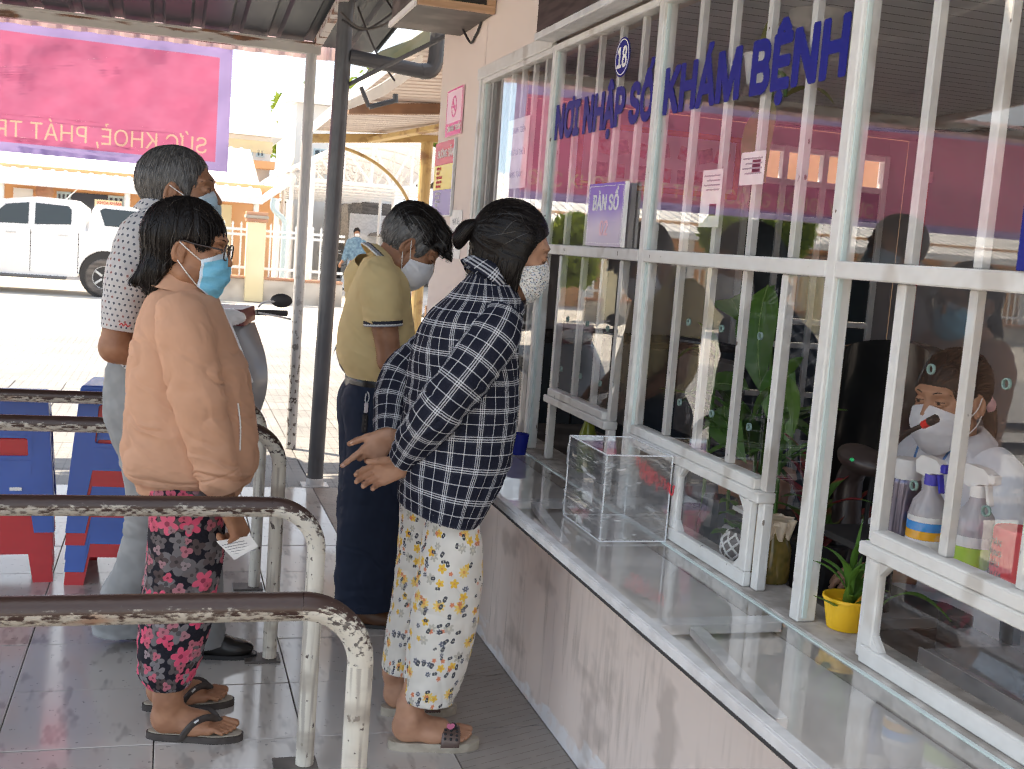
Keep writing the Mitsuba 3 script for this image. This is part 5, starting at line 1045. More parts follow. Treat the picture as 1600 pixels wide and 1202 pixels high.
# ------------------------------------------------------------ figure kit
def s_cone(a, b, ra, rb):
    a, b = V(*a), V(*b); d = b - a; L2 = d @ d
    def f(p):
        t = np.clip(((p - a) @ d) / L2, 0, 1); return np.linalg.norm(p - a - t[:, None] * d, axis=1) - (ra + (rb - ra) * t)
    return f
def s_ell(c, r, M=None):
    c, r = V(*c), V(*r)
    def f(p):
        q = p - c
        if M is not None: q = q @ M
        k0 = np.linalg.norm(q / r, axis=1); k1 = np.linalg.norm(q / r ** 2, axis=1) + 1e-9
        return k0 * (k0 - 1) / k1
    return f
def smin(a, b, k):
    h = np.clip(0.5 + 0.5 * (b - a) / k, 0, 1); return b * (1 - h) + a * h - k * h * (1 - h)
def s_union(fs, k=0.012):
    """fs: SDFs, or (SDF, k) pairs; a pair with k < 0 is carved away."""
    def f(p):
        d = None
        for g in fs:
            g, kk = g if isinstance(g, tuple) else (g, k)
            e = g(p)
            d = e if d is None else (smin(d, e, kk) if kk > 0 else -smin(-d, e, -kk))
        return d
    return f
def surface(f, lo, hi, h):
    """Naive surface nets of f = 0 over the box, cells of size h."""
    lo, hi = V(*lo), V(*hi); n = np.maximum(np.ceil((hi - lo) / h).astype(int) + 1, 3)
    ax = [lo[k] + h * np.arange(n[k]) for k in range(3)]
    G = np.stack(np.meshgrid(*ax, indexing='ij'), -1).reshape(-1, 3)
    F = np.empty(len(G))
    for s in range(0, len(G), 400000): F[s:s + 400000] = f(G[s:s + 400000])
    F = F.reshape(n); S = F < 0
    c = [S[i:n[0] - 1 + i, j:n[1] - 1 + j, k:n[2] - 1 + k] for i in (0, 1) for j in (0, 1) for k in (0, 1)]
    tot = sum(x.astype(np.int8) for x in c); act = (tot > 0) & (tot < 8)
    idx = -np.ones(act.shape, int); A = np.argwhere(act); idx[tuple(A.T)] = np.arange(len(A))
    acc = np.zeros((len(A), 3)); cnt = np.zeros(len(A))
    cor = np.array([(i, j, k) for i in (0, 1) for j in (0, 1) for k in (0, 1)])
    val = np.stack([F[tuple((A + o).T)] for o in cor], 1)
    for a in range(8):
        for b in range(a + 1, 8):
            if np.abs(cor[a] - cor[b]).sum() == 1:
                m = (val[:, a] < 0) != (val[:, b] < 0); t = val[m, a] / (val[m, a] - val[m, b])
                acc[m] += cor[a] + t[:, None] * (cor[b] - cor[a]); cnt[m] += 1
    v = lo + h * (A + acc / cnt[:, None]); faces = []
    for k in range(3):
        d = np.zeros(3, int); d[k] = 1; u, w = np.zeros(3, int), np.zeros(3, int); u[(k + 1) % 3] = 1; w[(k + 2) % 3] = 1
        sl0 = tuple(slice(0, n[i] - d[i]) for i in range(3)); sl1 = tuple(slice(d[i], n[i]) for i in range(3))
        E = np.argwhere(S[sl0] != S[sl1])
        ok = (E[:, (k + 1) % 3] > 0) & (E[:, (k + 2) % 3] > 0) & (E[:, (k + 1) % 3] < n[(k + 1) % 3] - 1) & (E[:, (k + 2) % 3] < n[(k + 2) % 3] - 1)
        E = E[ok]; ins = S[tuple(E.T)]
        q = np.stack([idx[tuple((E - u - w).T)], idx[tuple((E - w).T)], idx[tuple(E.T)], idx[tuple((E - u).T)]], 1)
        q = np.where(ins[:, None], q, q[:, ::-1]); faces.append(q[(q >= 0).all(1)])
    q = np.vstack(faces)
    return TM(v, np.vstack([q[:, [0, 1, 2]], q[:, [0, 2, 3]]]))
def normals(m):
    v, f = np.asarray(m.vertices), np.asarray(m.faces); n = np.zeros_like(v); fn = np.cross(v[f[:, 1]] - v[f[:, 0]], v[f[:, 2]] - v[f[:, 0]])
    for k in range(3): np.add.at(n, f[:, k], fn)
    return n / (np.linalg.norm(n, axis=1, keepdims=True) + 1e-12)
def headframe(o, yaw, pitch, roll=0, s=1.0):
    """yaw about z from +x, pitch down."""
    M = rotm((0, 0, 1), yaw) @ rotm((0, 1, 0), pitch) @ rotm((1, 0, 0), roll); M[:3, :3] *= s; M[:3, 3] = o
    return M
def head_sdf(neck_to, jaw=1.0, nose=1.0, neck_r=0.052):
    ear = lambda s: [(s_ell((-0.006, s * 0.079, -0.004), (0.019, 0.0085, 0.033), rotm((0, 1, 0), 14)[:3, :3] @ rotm((0, 0, 1), s * -22)[:3, :3]), 0.006),
                     (s_ell((-0.003, s * 0.086, 0.000), (0.010, 0.006, 0.020), rotm((0, 1, 0), 14)[:3, :3]), -0.004), (s_ell((-0.004, s * 0.0815, -0.002), (0.004, 0.004, 0.011)), 0.004), (s_ell((0.000, s * 0.076, -0.031), (0.008, 0.006, 0.009)), 0.005)]
    fs = [s_ell((-0.014, 0, 0.036), (0.098, 0.076, 0.090)), (s_ell((0.032, 0, -0.028), (0.060, 0.063, 0.080)), 0.03),
          (s_cone((0.052, 0, -0.096), (0.008, 0.048 * jaw, -0.062), 0.022, 0.026), 0.02), (s_cone((0.052, 0, -0.096), (0.008, -0.048 * jaw, -0.062), 0.022, 0.026), 0.02), (s_ell((0.072, 0, -0.100), (0.018, 0.022, 0.016)), 0.015),
          (s_ell((0.076, 0, 0.034), (0.020, 0.052, 0.014)), 0.018), (s_ell((0.060, 0.043, -0.022), (0.024, 0.02, 0.02)), 0.018), (s_ell((0.060, -0.043, -0.022), (0.024, 0.02, 0.02)), 0.018),
          (s_ell((0.097, 0.033, 0.009), (0.017, 0.021, 0.013)), -0.012), (s_ell((0.097, -0.033, 0.009), (0.017, 0.021, 0.013)), -0.012),
          (s_ell((0.079, 0.0315, 0.009), (0.0135, 0.0165, 0.0105)), 0.004), (s_ell((0.079, -0.0315, 0.009), (0.0135, 0.0165, 0.0105)), 0.004),
          (s_cone((0.086, 0, 0.018), (0.106 * nose, 0, -0.022), 0.008, 0.0115), 0.010), (s_ell((0.098, 0.012, -0.028), (0.011, 0.009, 0.008)), 0.006), (s_ell((0.098, -0.012, -0.028), (0.011, 0.009, 0.008)), 0.006),
          (s_ell((0.086, 0, -0.056), (0.012, 0.024, 0.0065)), 0.006), (s_ell((0.084, 0, -0.069), (0.012, 0.021, 0.007)), 0.006),
          *ear(1), *ear(-1),
          (s_cone((-0.022, 0, -0.055), neck_to, neck_r, neck_r * 1.12), 0.022)]
    return s_union(fs)
SKINS = {}
def skin(name, a, b):
    mat('skin_' + name, tex(lambda p, n, uv: mix(c3(a), c3(b), smoothstep(0.3, 0.75, fbm(p.x * 24, p.y * 24, p.z * 24, 4)))), 0.48, spec=0.4, bump=lambda p, n, uv: fbm(p.x * 240, p.y * 240, p.z * 240, 2), bscale=0.0010)
skin('fair', (0.45, 0.245, 0.155), (0.37, 0.19, 0.115)); skin('tan', (0.37, 0.185, 0.105), (0.29, 0.135, 0.075)); skin('brown', (0.33, 0.165, 0.095), (0.26, 0.12, 0.065))
mat('hair_black', tex(lambda p, n, uv: mix(c3((0.006, 0.005, 0.005)), c3((0.014, 0.011, 0.010)), noise(p.x * 90, p.y * 90, p.z * 30))), 0.40, spec=0.20)
mat('hair_shine', C((0.030, 0.024, 0.021)), 0.30, spec=0.5)  # paler strand colour, hair sheen painted in
mat('hair_gray', tex(lambda p, n, uv: mix(c3((0.16, 0.155, 0.15)), c3((0.045, 0.042, 0.042)), noise(p.x * 160, p.y * 160, p.z * 60))), 0.45)
mat('hair_saltpepper', tex(lambda p, n, uv: mix(c3((0.10, 0.095, 0.092)), c3((0.022, 0.02, 0.02)), noise(p.x * 160, p.y * 160, p.z * 60))), 0.45)
mat('eye_white', C((0.62, 0.58, 0.54)), 0.2); mat('eye_dark', C((0.02, 0.012, 0.01)), 0.08); mat('nail', C((0.58, 0.38, 0.30)), 0.3)

def eyes(P, M, skin_m, closed=False, sides=(1, -1)):
    for s in sides:
        e = part(P, 'eye', xf(trimesh.creation.icosphere(3, 0.0125), M @ frame((0.0795, s * 0.0315, 0.0095), X_, Y_, Z_)), 'mat_eye_white', smooth=True)
        ic = trimesh.creation.icosphere(3, 0.0128); v = np.asarray(ic.vertices); f = np.asarray(ic.faces); d = norm(V(1, 0.0, -0.12 if not closed else -0.5)); keep = (v @ d) > 0.0128 * math.cos(math.radians(27))
        part(e, 'iris', xf(TM(v, f[keep[f].all(1)]), M @ frame((0.0797, s * 0.0315, 0.0095), X_, Y_, Z_)), 'mat_eye_dark', smooth=True)
        # upper and lower lid shells
        for up, a0, nm in ((1, 14 if not closed else -10, 'eyelid'), (-1, 20, 'eyelid')):
            def lid(u, w, up=up, a0=a0):
                az = (u - 0.5) * 2.6; el = np.radians((a0 * (1 - 0.5 * (2 * u - 1) ** 2)) + w * 70) * up; r = 0.0140
                return np.stack([0.0795 + r * np.cos(el) * np.cos(az), s * 0.0315 + r * np.cos(el) * np.sin(az) * 1.05, 0.0095 + r * np.sin(el)], -1)
            part(e, nm, xf(grid(lid, 14, 6)[0], M), skin_m, smooth=True)
        t = np.linspace(-1.15, 1.15, 10); el = np.radians((14 if not closed else -10) * (1 - 0.5 * (t / 1.3) ** 2))
        part(e, 'lashes', xf(tube(np.stack([0.0795 + 0.0146 * np.cos(el) * np.cos(t), s * 0.0315 + 0.0150 * np.cos(el) * np.sin(t), 0.0095 + 0.0146 * np.sin(el)], 1), 0.0011, 5), M), 'mat_hair_black')
        b = smoothpath([(0.093, s * 0.012, 0.030), (0.0925, s * 0.026, 0.036), (0.084, s * 0.042, 0.036), (0.072, s * 0.054, 0.030)], 6)
        part(P, 'eyebrow', xf(tube(b, np.interp(np.linspace(0, 1, len(b)), [0, .3, 1], [0.0028, 0.0036, 0.0012]), 6, flat=0.6), M), 'mat_hair_black', smooth=True)

def face_r(phi, z):
    """Horizontal outline of the lower face for masks: (x, y) at azimuth phi and height z."""
    A = np.interp(z, [-0.15, -0.12, -0.09, -0.06, -0.03, 0.0, 0.02], [0.055, 0.080, 0.092, 0.099, 0.101, 0.092, 0.086])
    B = np.interp(z, [-0.15, -0.12, -0.09, -0.06, -0.03, 0.0, 0.02], [0.052, 0.060, 0.066, 0.070, 0.073, 0.075, 0.076])
    c, s = np.cos(phi), np.sin(phi)
    rr = 1 / (np.abs(c / 1) ** 2.3 + np.abs(s / 1) ** 2.3) ** (1 / 2.3)
    return 0.012 + (A - 0.012) * rr * c, B * rr * s
def mask(P, M, m, style, name='face_mask', edge=None, label=None):
    ph = math.radians(66 if style == 'surgical' else 80)
    def fn(u, v):
        phi = (u - 0.5) * 2 * ph; q = np.abs(u - 0.5) * 2
        if style == 'surgical':
            zt = 0.008 - 0.028 * q ** 1.6; zb = -0.128 + 0.038 * q ** 1.5
        else:
            zt = 0.004 - 0.036 * q ** 1.3; zb = -0.134 + 0.056 * q ** 2.0
        z = zb + (zt - zb) * v; x, y = face_r(phi, z)
        off = 0.004 + (0.010 if style == 'surgical' else 0.015) * np.sin(np.pi * np.clip(v, 0, 1)) ** 0.8 * (1 - q ** 1.5)
        if style == 'surgical':
            off = off + 0.0045 * (1 - q ** 3) * (((v * 4.2) % 1) - 0.5) * ((v > 0.12) & (v < 0.88)) + 0.002 * np.sin(q * 9 + v * 14)
        else:
            off = off + 0.004 * np.exp(-((u - 0.5) / 0.06) ** 2) + 0.0012 * np.sin(v * 19 + u * 7)
        d = np.sqrt((x - 0.012) ** 2 + y ** 2)
        return np.stack([x + off * (x - 0.012) / d, y + off * y / d, z], -1)
    g, uv = grid(fn, 61, 41)
    g = thicken(g, 0.0016)
    k = part(P, name, xf(g, M), m, smooth=True, uv=np.vstack([uv, uv]), label=label)
    for s in (-1, 1):
        u = 1.0 if s > 0 else 0.0
        for vv, ez in ((0.97, 0.022), (0.03, -0.036)):
            a = np.asarray(fn(np.array(u), np.array(vv))).reshape(3); b = V(-0.006, s * 0.088, ez * 0.8); mid = (a + b) / 2 + V(0, s * 0.006, 0)
            part(k, 'ear_loop', xf(tube(smoothpath([a, mid, b], 6), 0.0014, 6), M), edge or 'mat_bottle_white', smooth=True)
    return k
mat('mask_blue', tex(lambda p, n, uv: mix(mix(c3((0.16, 0.50, 0.72)), c3((0.22, 0.56, 0.76)), noise(uv.x * 90, uv.y * 90)), c3((0.62, 0.72, 0.80)), dr.maximum(smoothstep(0.885, 0.895, uv.y), dr.maximum(smoothstep(0.035, 0.03, uv.y), dr.maximum(smoothstep(0.035, 0.03, uv.x), smoothstep(0.965, 0.97, uv.x)))))), 0.7)
mat('mask_paleblue', tex(lambda p, n, uv: mix(mix(c3((0.42, 0.57, 0.66)), c3((0.48, 0.62, 0.70)), noise(uv.x * 60, uv.y * 60)), c3((0.58, 0.68, 0.74)), smoothstep(0.90, 0.905, uv.y))), 0.7)
mat('mask_white', mottled((0.66, 0.67, 0.71), (0.72, 0.73, 0.76), 40), 0.75)
def blot(x, y, s, th, off=0.0):
    d, e, r = voronoi(x * s + off, y * s + off * 1.7); return d, r
def floral_mask(p, n, uv):
    c = c3((0.74, 0.73, 0.70)); x, y = uv.x * 0.15, uv.y * 0.12
    for s, off, col, th in ((130, 0, (0.05, 0.06, 0.09), 0.30), (95, 9, (0.30, 0.38, 0.52), 0.30), (110, 21, (0.55, 0.25, 0.12), 0.20), (150, 33, (0.25, 0.28, 0.24), 0.26)):
        d, r = blot(x, y, s, th, off); c = mix(c, c3(col), smoothstep(th, th - 0.08, d + 0.10 * noise(x * 900, y * 900)) * smoothstep(0.25, 0.3, r))
    return c
mat('mask_floral', tex(floral_mask), 0.8)

def hair_volume(M, fs, h=0.0032, lo=(-0.16, -0.13, -0.18), hi=(0.13, 0.13, 0.155), amp=0.0022, comb='down', seed=0):
    """Hair mass in the head's frame with fine ridges that run the way it is combed: down from the crown, back to the tie, or forward."""
    g = surface(s_union(fs, 0.012), lo, hi, h); v, n = np.asarray(g.vertices), normals(g)
    if comb == 'down':
        a, d = np.arctan2(v[:, 1], v[:, 0] + 0.03), v[:, 2]; k = np.hypot(v[:, 1], v[:, 0] + 0.03)
    elif comb == 'back':
        a, d = np.arctan2(v[:, 1], v[:, 2] - 0.03), v[:, 0]; k = np.hypot(v[:, 1], v[:, 2] - 0.03)
        low = v[:, 2] < -0.03; a = np.where(low, np.arctan2(v[:, 1], v[:, 0] + 0.03) + 9, a); d = np.where(low, v[:, 2], d); k = np.where(low, np.hypot(v[:, 1], v[:, 0] + 0.03), k)
    else:
        a, d, k = v[:, 1] / 0.085, v[:, 0], 0.085 + 0 * v[:, 0]
    q = lambda f, s: meshkit.noise(np.stack([a * f + 40, d * s, 0 * a + seed], -1), seed) - 0.5
    r = q(13, 5) * 0.9 + q(29, 9) * 0.8 + q(60, 12) * 0.5
    return TM(v + n * (r * 2 * amp * np.clip(k / 0.05, 0.15, 1))[:, None], g.faces)
def strands(g, flow, n, steps, step, width, lift, seed, where=None, M=None, sag=0.0):
    """Ribbons of hair traced over the surface g along flow(p)."""
    from scipy.spatial import cKDTree
    r = np.random.default_rng(seed); v, nr = np.asarray(g.vertices), normals(g); T = cKDTree(v)
    idx = np.arange(len(v)) if where is None else np.nonzero(where(v))[0]
    i = r.choice(idx, n); p = v[i] + r.normal(size=(n, 3)) * 0.002; path, side = [], []
    h = lift * (0.3 + r.random(n)); wob = r.normal(size=(n, 3)) * 0.06
    for k in range(steps):
        _, j = T.query(p); nn = nr[j]; p = v[j] + nn * np.maximum(((p - v[j]) * nn).sum(1), 0)[:, None] * 0.3 + (p - v[j] - nn * ((p - v[j]) * nn).sum(1)[:, None])
        d = flow(p) + wob; d = d - nn * (d * nn).sum(1)[:, None]; d /= np.linalg.norm(d, axis=1, keepdims=True) + 1e-9
        path.append(p + nn * (h * (0.4 + 0.6 * math.sin(math.pi * min(1, (k + 0.5) / steps))))[:, None] + V(0, 0, -sag * (k / steps) ** 2)); side.append(np.cross(nn, d)); p = p + d * step * (0.8 + 0.4 * r.random((n, 1)))
    path, side = np.stack(path, 1), np.stack(side, 1); side /= np.linalg.norm(side, axis=2, keepdims=True) + 1e-9
    w = width * (0.6 + 0.8 * r.random((n, 1, 1))) * np.interp(np.linspace(0, 1, steps), [0, .15, .7, 1], [0.3, 1, 0.8, 0.05])[None, :, None]
    q = np.stack([path - side * w, path + side * w], 2).reshape(-1, 3)
    b = (np.arange(n) * steps * 2)[:, None] + (np.arange(steps - 1) * 2)[None]; b = b.ravel()
    m = TM(q, np.vstack([np.stack([b, b + 1, b + 3], 1), np.stack([b, b + 3, b + 2], 1)]))
    return m if M is None else xf(m, M)

def wrinkle(p, axis, lam, seed, sharp=1.0):
    """Creases across 'axis' (they run at right angles to it), wavelength about lam; value in [-1, 1]."""
    a = norm(axis); b = norm(np.cross(a, V(0.3, 0.5, 0.8))); c = np.cross(a, b); p = np.asarray(p)
    w = meshkit.fbm(p * (0.45 / lam) + seed, 2, seed) - 0.5
    q = np.stack([(p @ a) / lam + w * 1.6, (p @ b) / (lam * 3.2), (p @ c) / (lam * 3.2)], -1)
    n = meshkit.noise(q + seed * 1.3, seed)
    a = np.abs(2 * n - 1); return 0.30 + 0.45 * (1 - 2 * a) - 0.95 * (1 - a) ** 5 + 0.5 * np.clip(0.45 - np.abs(a - 0.42) * 2.2, 0, 1)
def loft(zs, xb, xf_, yc, yh, n=96, m=120, ex=2.3, start=math.pi / 2, disp=None, hem=0.02, uvr=None, tilt=None):
    """Garment of horizontal slices: at height z it spans xb..xf_ and yc -+ yh. Angle 0 looks to -y (the right side)."""
    zz = np.linspace(zs[0], zs[-1], m); o = np.argsort(zs)
    from scipy.interpolate import PchipInterpolator as PI
    g = lambda a: PI(np.asarray(zs)[o], np.broadcast_to(np.asarray(a, float), (len(zs),))[o])(zz)
    B, F, YC, YH = g(xb), g(xf_), g(yc), g(yh); th = np.linspace(-math.pi, math.pi, n)
    c, s = np.cos(th), np.sin(th); r = 1 / (np.abs(c) ** ex + np.abs(s) ** ex) ** (1 / ex)
    X = (B + F)[:, None] / 2 + ((F - B) / 2)[:, None] * r * s; Yv = YC[:, None] - YH[:, None] * r * c; Zv = np.repeat(zz[:, None], n, 1)
    if tilt is not None: Zv = Zv + tilt(X, Yv, Zv)
    P = np.stack([X, Yv, Zv], -1)
    C_ = np.stack([(B + F) / 2, YC, zz], -1)[:, None]
    N = P - C_; N[..., 2] = 0; N /= np.linalg.norm(N, axis=-1, keepdims=True) + 1e-9
    if disp is not None: P = P + N * disp(P, np.broadcast_to(th, X.shape), np.repeat(np.linspace(0, 1, m)[:, None], n, 1))[..., None]
    R = (np.mean(F - B) / 2 + np.mean(YH)) / 2 if uvr is None else uvr
    UV = np.stack([np.broadcast_to(th, X.shape) * R, np.repeat(-(zz - zz[0])[:, None], n, 1)], -1)
    if hem:
        e = P[-1]; s_ = np.sign(zz[-1] - zz[0]); inner = C_[-1] + (e - C_[-1]) * 0.965; inner[:, 2] = e[:, 2]; up = inner.copy(); up[:, 2] -= s_ * hem
        P = np.concatenate([P, inner[None], up[None]]); UV = np.concatenate([UV, UV[-1:], UV[-1:]])
    k = len(P); i, j = np.meshgrid(np.arange(k - 1), np.arange(n - 1), indexing='ij')
    q = np.stack([i * n + j, i * n + j + 1, (i + 1) * n + j + 1, (i + 1) * n + j], -1).reshape(-1, 4)
    f = np.vstack([q[:, [0, 1, 2]], q[:, [0, 2, 3]]])
    if zz[-1] < zz[0]: f = f[:, ::-1]
    return TM(P.reshape(-1, 3), f), UV.reshape(-1, 2)
def sleeve(pts, radii, n=64, per=16, disp=None, flat=1.0, ref=(0, -1, 0), hem=0.015, uvoff=(0, 0)):
    """Tube with uv: u around (0 on the side facing ref), v along."""
    p = smoothpath(pts, per); L_ = np.concatenate([[0], np.cumsum(np.linalg.norm(np.diff(p, axis=0), axis=1))])
    k = np.concatenate([[0], np.cumsum(np.linalg.norm(np.diff(np.asarray(pts, float), axis=0), axis=1))])
    r = np.interp(np.linspace(0, 1, len(p)), np.linspace(0, 1, len(radii)), radii)
    t, a, b = frames(p, ref); th = np.linspace(-math.pi, math.pi, n)
    N = np.cos(th)[None, :, None] * a[:, None] + np.sin(th)[None, :, None] * b[:, None] * flat
    P = p[:, None] + r[:, None, None] * N
    if disp is not None: P = P + N * disp(P, np.broadcast_to(th, P.shape[:2]), np.repeat((L_ / L_[-1])[:, None], n, 1))[..., None]
    UV = np.stack([np.broadcast_to(th, P.shape[:2]) * np.mean(r) + uvoff[0], np.repeat(L_[:, None], n, 1) + uvoff[1]], -1)
    if hem:
        inner = p[-1] + (P[-1] - p[-1]) * 0.95; up = inner - t[-1] * hem
        P = np.concatenate([P, inner[None], up[None]]); UV = np.concatenate([UV, UV[-1:], UV[-1:]])
    K = len(P); i, j = np.meshgrid(np.arange(K - 1), np.arange(n - 1), indexing='ij')
    q = np.stack([i * n + j, i * n + j + 1, (i + 1) * n + j + 1, (i + 1) * n + j], -1).reshape(-1, 4)
    return TM(P.reshape(-1, 3), np.vstack([q[:, [0, 1, 2]], q[:, [0, 2, 3]]])), UV.reshape(-1, 2)
def hand_sdf(wrist, fwd, thumb_side, curls, spread=0.06, s=1.0, thumb=(0.6, 0.25, 0.3), palm_up=None, hook=None):
    """Right-angled frame: fwd to the fingers, thumb_side across, palm normal = fwd x thumb_side flipped by hand. curls: 4 x (knuckle, middle, tip) in degrees
    towards palm_n. Returns list of SDF cones and nail positions."""
    f = norm(fwd); t = norm(np.asarray(thumb_side, float) - (np.asarray(thumb_side, float) @ f) * f); pn = np.cross(f, t) if palm_up is None else norm(palm_up - (palm_up @ f) * f - (palm_up @ t) * t)
    w = V(*wrist); fs, nails = [], []
    offs = (0.030, 0.0105, -0.0095, -0.028); lens = ((0.041, 0.024, 0.019), (0.045, 0.027, 0.020), (0.041, 0.025, 0.019), (0.032, 0.019, 0.017)); reach = (0.080, 0.084, 0.079, 0.071)
    for k in range(4):
        kn = w + f * reach[k] * s + t * offs[k] * s; fs.append((s_cone(w + t * offs[k] * 0.62 * s + f * 0.008 * s, kn, 0.0145 * s, 0.0108 * s), 0.014))
        d0 = norm(f + t * spread * (1.5 - k)); ang = 0.0; p = kn
        for b in range(3):
            ang += math.radians(curls[k][b]); d = d0 * math.cos(ang) + pn * math.sin(ang); q = p + d * lens[k][b] * s
            r0 = (0.0092, 0.0086, 0.0078)[b] * s * (0.9 if k == 3 else 1); fs.append((s_cone(p, q, r0, r0 * 0.92), 0.005)); p = q
        nails.append((p - d * 0.006 * s, d, -(pn * math.cos(ang) - d0 * math.sin(ang)), 0.0062 * s))
    tb = w + f * 0.018 * s + t * 0.022 * s; d1 = norm(f * (1 - thumb[0]) + t * thumb[0] + pn * thumb[1]); m1 = tb + d1 * 0.040 * s
    d2 = norm(d1 + f * thumb[2] + pn * 0.15); m2 = m1 + d2 * 0.031 * s; d3 = norm(d2 + f * thumb[2] * 0.6); m3 = m2 + d3 * 0.024 * s
    fs += [(s_cone(tb, m1, 0.0145 * s, 0.0112 * s), 0.014), (s_cone(m1, m2, 0.0105 * s, 0.0098 * s), 0.005), (s_cone(m2, m3, 0.0098 * s, 0.0082 * s), 0.004)]
    nails.append((m3 - d3 * 0.006 * s, d3, norm(np.cross(d3, pn) * 0.3 - pn), 0.0072 * s))
    return fs, nails
def nail_meshes(P, nails, host):
    for (p, d, up, r) in nails:
        part(host, 'nail', xf(trimesh.creation.icosphere(2, 1.0), frame(p + norm(up) * r * 0.92, norm(d) * r * 1.15, norm(np.cross(up, d)) * r * 0.85, norm(up) * r * 0.25)), 'mat_nail', smooth=True)
def foot_sdf(heel, toe, w=0.046, ankle=None, s=1.0, toes=True):
    """Bare foot on the ground plane z = heel[2]; heel and toe on the sole."""
    h, t = V(*heel), V(*toe); d = t - h; L_ = np.linalg.norm(d); f = d / L_; sd = np.cross(Z_, f)
    P_ = lambda a, b, z: h + f * a * L_ + sd * b + V(0, 0, z)
    fs = [(s_ell(P_(0.13, 0, 0.030), (0.036, 0.030, 0.032), np.stack([f, sd, Z_], 1)), 0.02), (s_cone(P_(0.18, 0, 0.045), P_(0.58, 0.004, 0.032), 0.033, 0.027), 0.03),
          (s_cone(P_(0.5, 0.020, 0.022), P_(0.72, 0.026, 0.016), 0.023, 0.0155), 0.02), (s_cone(P_(0.45, -0.022, 0.018), P_(0.68, -0.030, 0.013), 0.020, 0.013), 0.02), (s_cone(P_(0.15, -0.012, 0.020), P_(0.5, -0.02, 0.018), 0.02, 0.02), 0.02)]
    if ankle is not None:
        fs.append((s_cone(P_(0.22, 0, 0.06), ankle[0], 0.031, ankle[1]), 0.03)); fs.append((s_ell(P_(0.24, 0.03, 0.075), (0.012, 0.010, 0.014)), 0.012)); fs.append((s_ell(P_(0.22, -0.03, 0.068), (0.012, 0.010, 0.014)), 0.012))
        fs.append((s_cone(P_(0.05, 0, 0.05), V(*ankle[0]) - f * 0.016, 0.012, 0.018), 0.02))
    nails = []
    for k, (b, a, r) in enumerate(((0.027, 0.955, 0.0125), (0.008, 0.95, 0.0085), (-0.007, 0.92, 0.0078), (-0.020, 0.88, 0.0074), (-0.032, 0.83, 0.0072))):
        p, q = P_(0.70 - 0.02 * k, b * 0.95, 0.017), P_(a, b * 1.08, r + 0.001); mid = (p + q) / 2 + V(0, 0, 0.006); fs += [(s_cone(p, mid, r * 1.0, r * 0.95), 0.006), (s_cone(mid, q, r * 0.95, r), 0.004)]
        nails.append((q + f * 0.001, f, V(0, 0, 1), r * 0.62))
    return fs, nails
def limb_mesh(fs, h, pad=0.03, noise_amp=0.0):
    """Mesh of a list of (sdf, k); bounds found on a coarse grid around hints."""
    raise NotImplementedError
def sdf_mesh(fs, lo, hi, h):
    return surface(s_union([(g if isinstance(g, tuple) else (g, 0.012)) for g in fs]), lo, hi, h)
def pushed(fs, pts, clear, M):
    """World points moved out of the SDF list fs to the given clearance, back in the frame M."""
    f = s_union([(g if isinstance(g, tuple) else (g, 0.012)) for g in fs]); p = smoothpath(pts, 6) @ M[:3, :3].T + M[:3, 3]
    for _ in range(8):
        d = f(p); g = np.stack([f(p + e) - f(p - e) for e in np.eye(3) * 1e-3], 1); g /= np.linalg.norm(g, axis=1, keepdims=True) + 1e-9
        p = p + g * np.where(d < clear, clear - d, 0)[:, None]
    return (p - M[:3, 3]) @ M[:3, :3]
def strap(pts, w, th, up, sides=8):
    return tube(smoothpath(pts, 6), w / 2, sides, ref=up, flat=th / w)
def prism(outline, z0, z1, M=None):
    e = extrude(outline, z1 - z0); m = mv(e, z=z0); return m if M is None else xf(m, M)
def sole_outline(L_=0.265, w=0.098):
    t = np.linspace(0, 2 * math.pi, 60, endpoint=False)
    x = np.cos(t); y = np.sin(t); X = L_ * (0.5 + 0.5 * x); W = w / 2 * np.interp(X / L_, [0, .12, .35, .5, .72, .9, 1], [0.72, 0.78, 0.74, 0.80, 1.0, 0.95, 0.9])
    return Polygon(np.stack([X, W * np.sign(y) * np.abs(y) ** 0.75 + 0.004 * np.sin(X / L_ * 3)], 1))
# ------------------------------------------------------------ cloth materials
def flowers(x, y, s, petals, R, seed, prob):
    """(mask, random) of flowers scattered one per cell of size 1/s."""
    x, y = mi.Float(x) * s + seed * 3.7, mi.Float(y) * s + seed * 1.9; m, rr, core = mi.Float(0), mi.Float(0), mi.Float(0)
    for a in (-1, 0, 1):
        for b in (-1, 0, 1):
            cx, cy = dr.floor(x) + a, dr.floor(y) + b
            dx, dy = x - cx - 0.2 - 0.6 * cell_rand(cx, cy, seed + 1), y - cy - 0.2 - 0.6 * cell_rand(cx, cy, seed + 2)
            r3 = cell_rand(cx, cy, seed + 3); d = dr.sqrt(dx * dx + dy * dy); an = dr.atan2(dy, dx) + 6.28 * r3
            size = R * (0.65 + 0.5 * cell_rand(cx, cy, seed + 4)); edge = size * (0.50 + 0.50 * dr.abs(dr.cos(an * petals / 2)))
            hit = dr.select(r3 < prob, smoothstep(0.0, 0.04, edge - d), 0.0)
            rr = dr.select(hit > m, cell_rand(cx, cy, seed + 5), rr); core = dr.select(hit > m, smoothstep(size * 0.26, size * 0.18, d), core); m = dr.maximum(m, hit)
    return m, rr, core
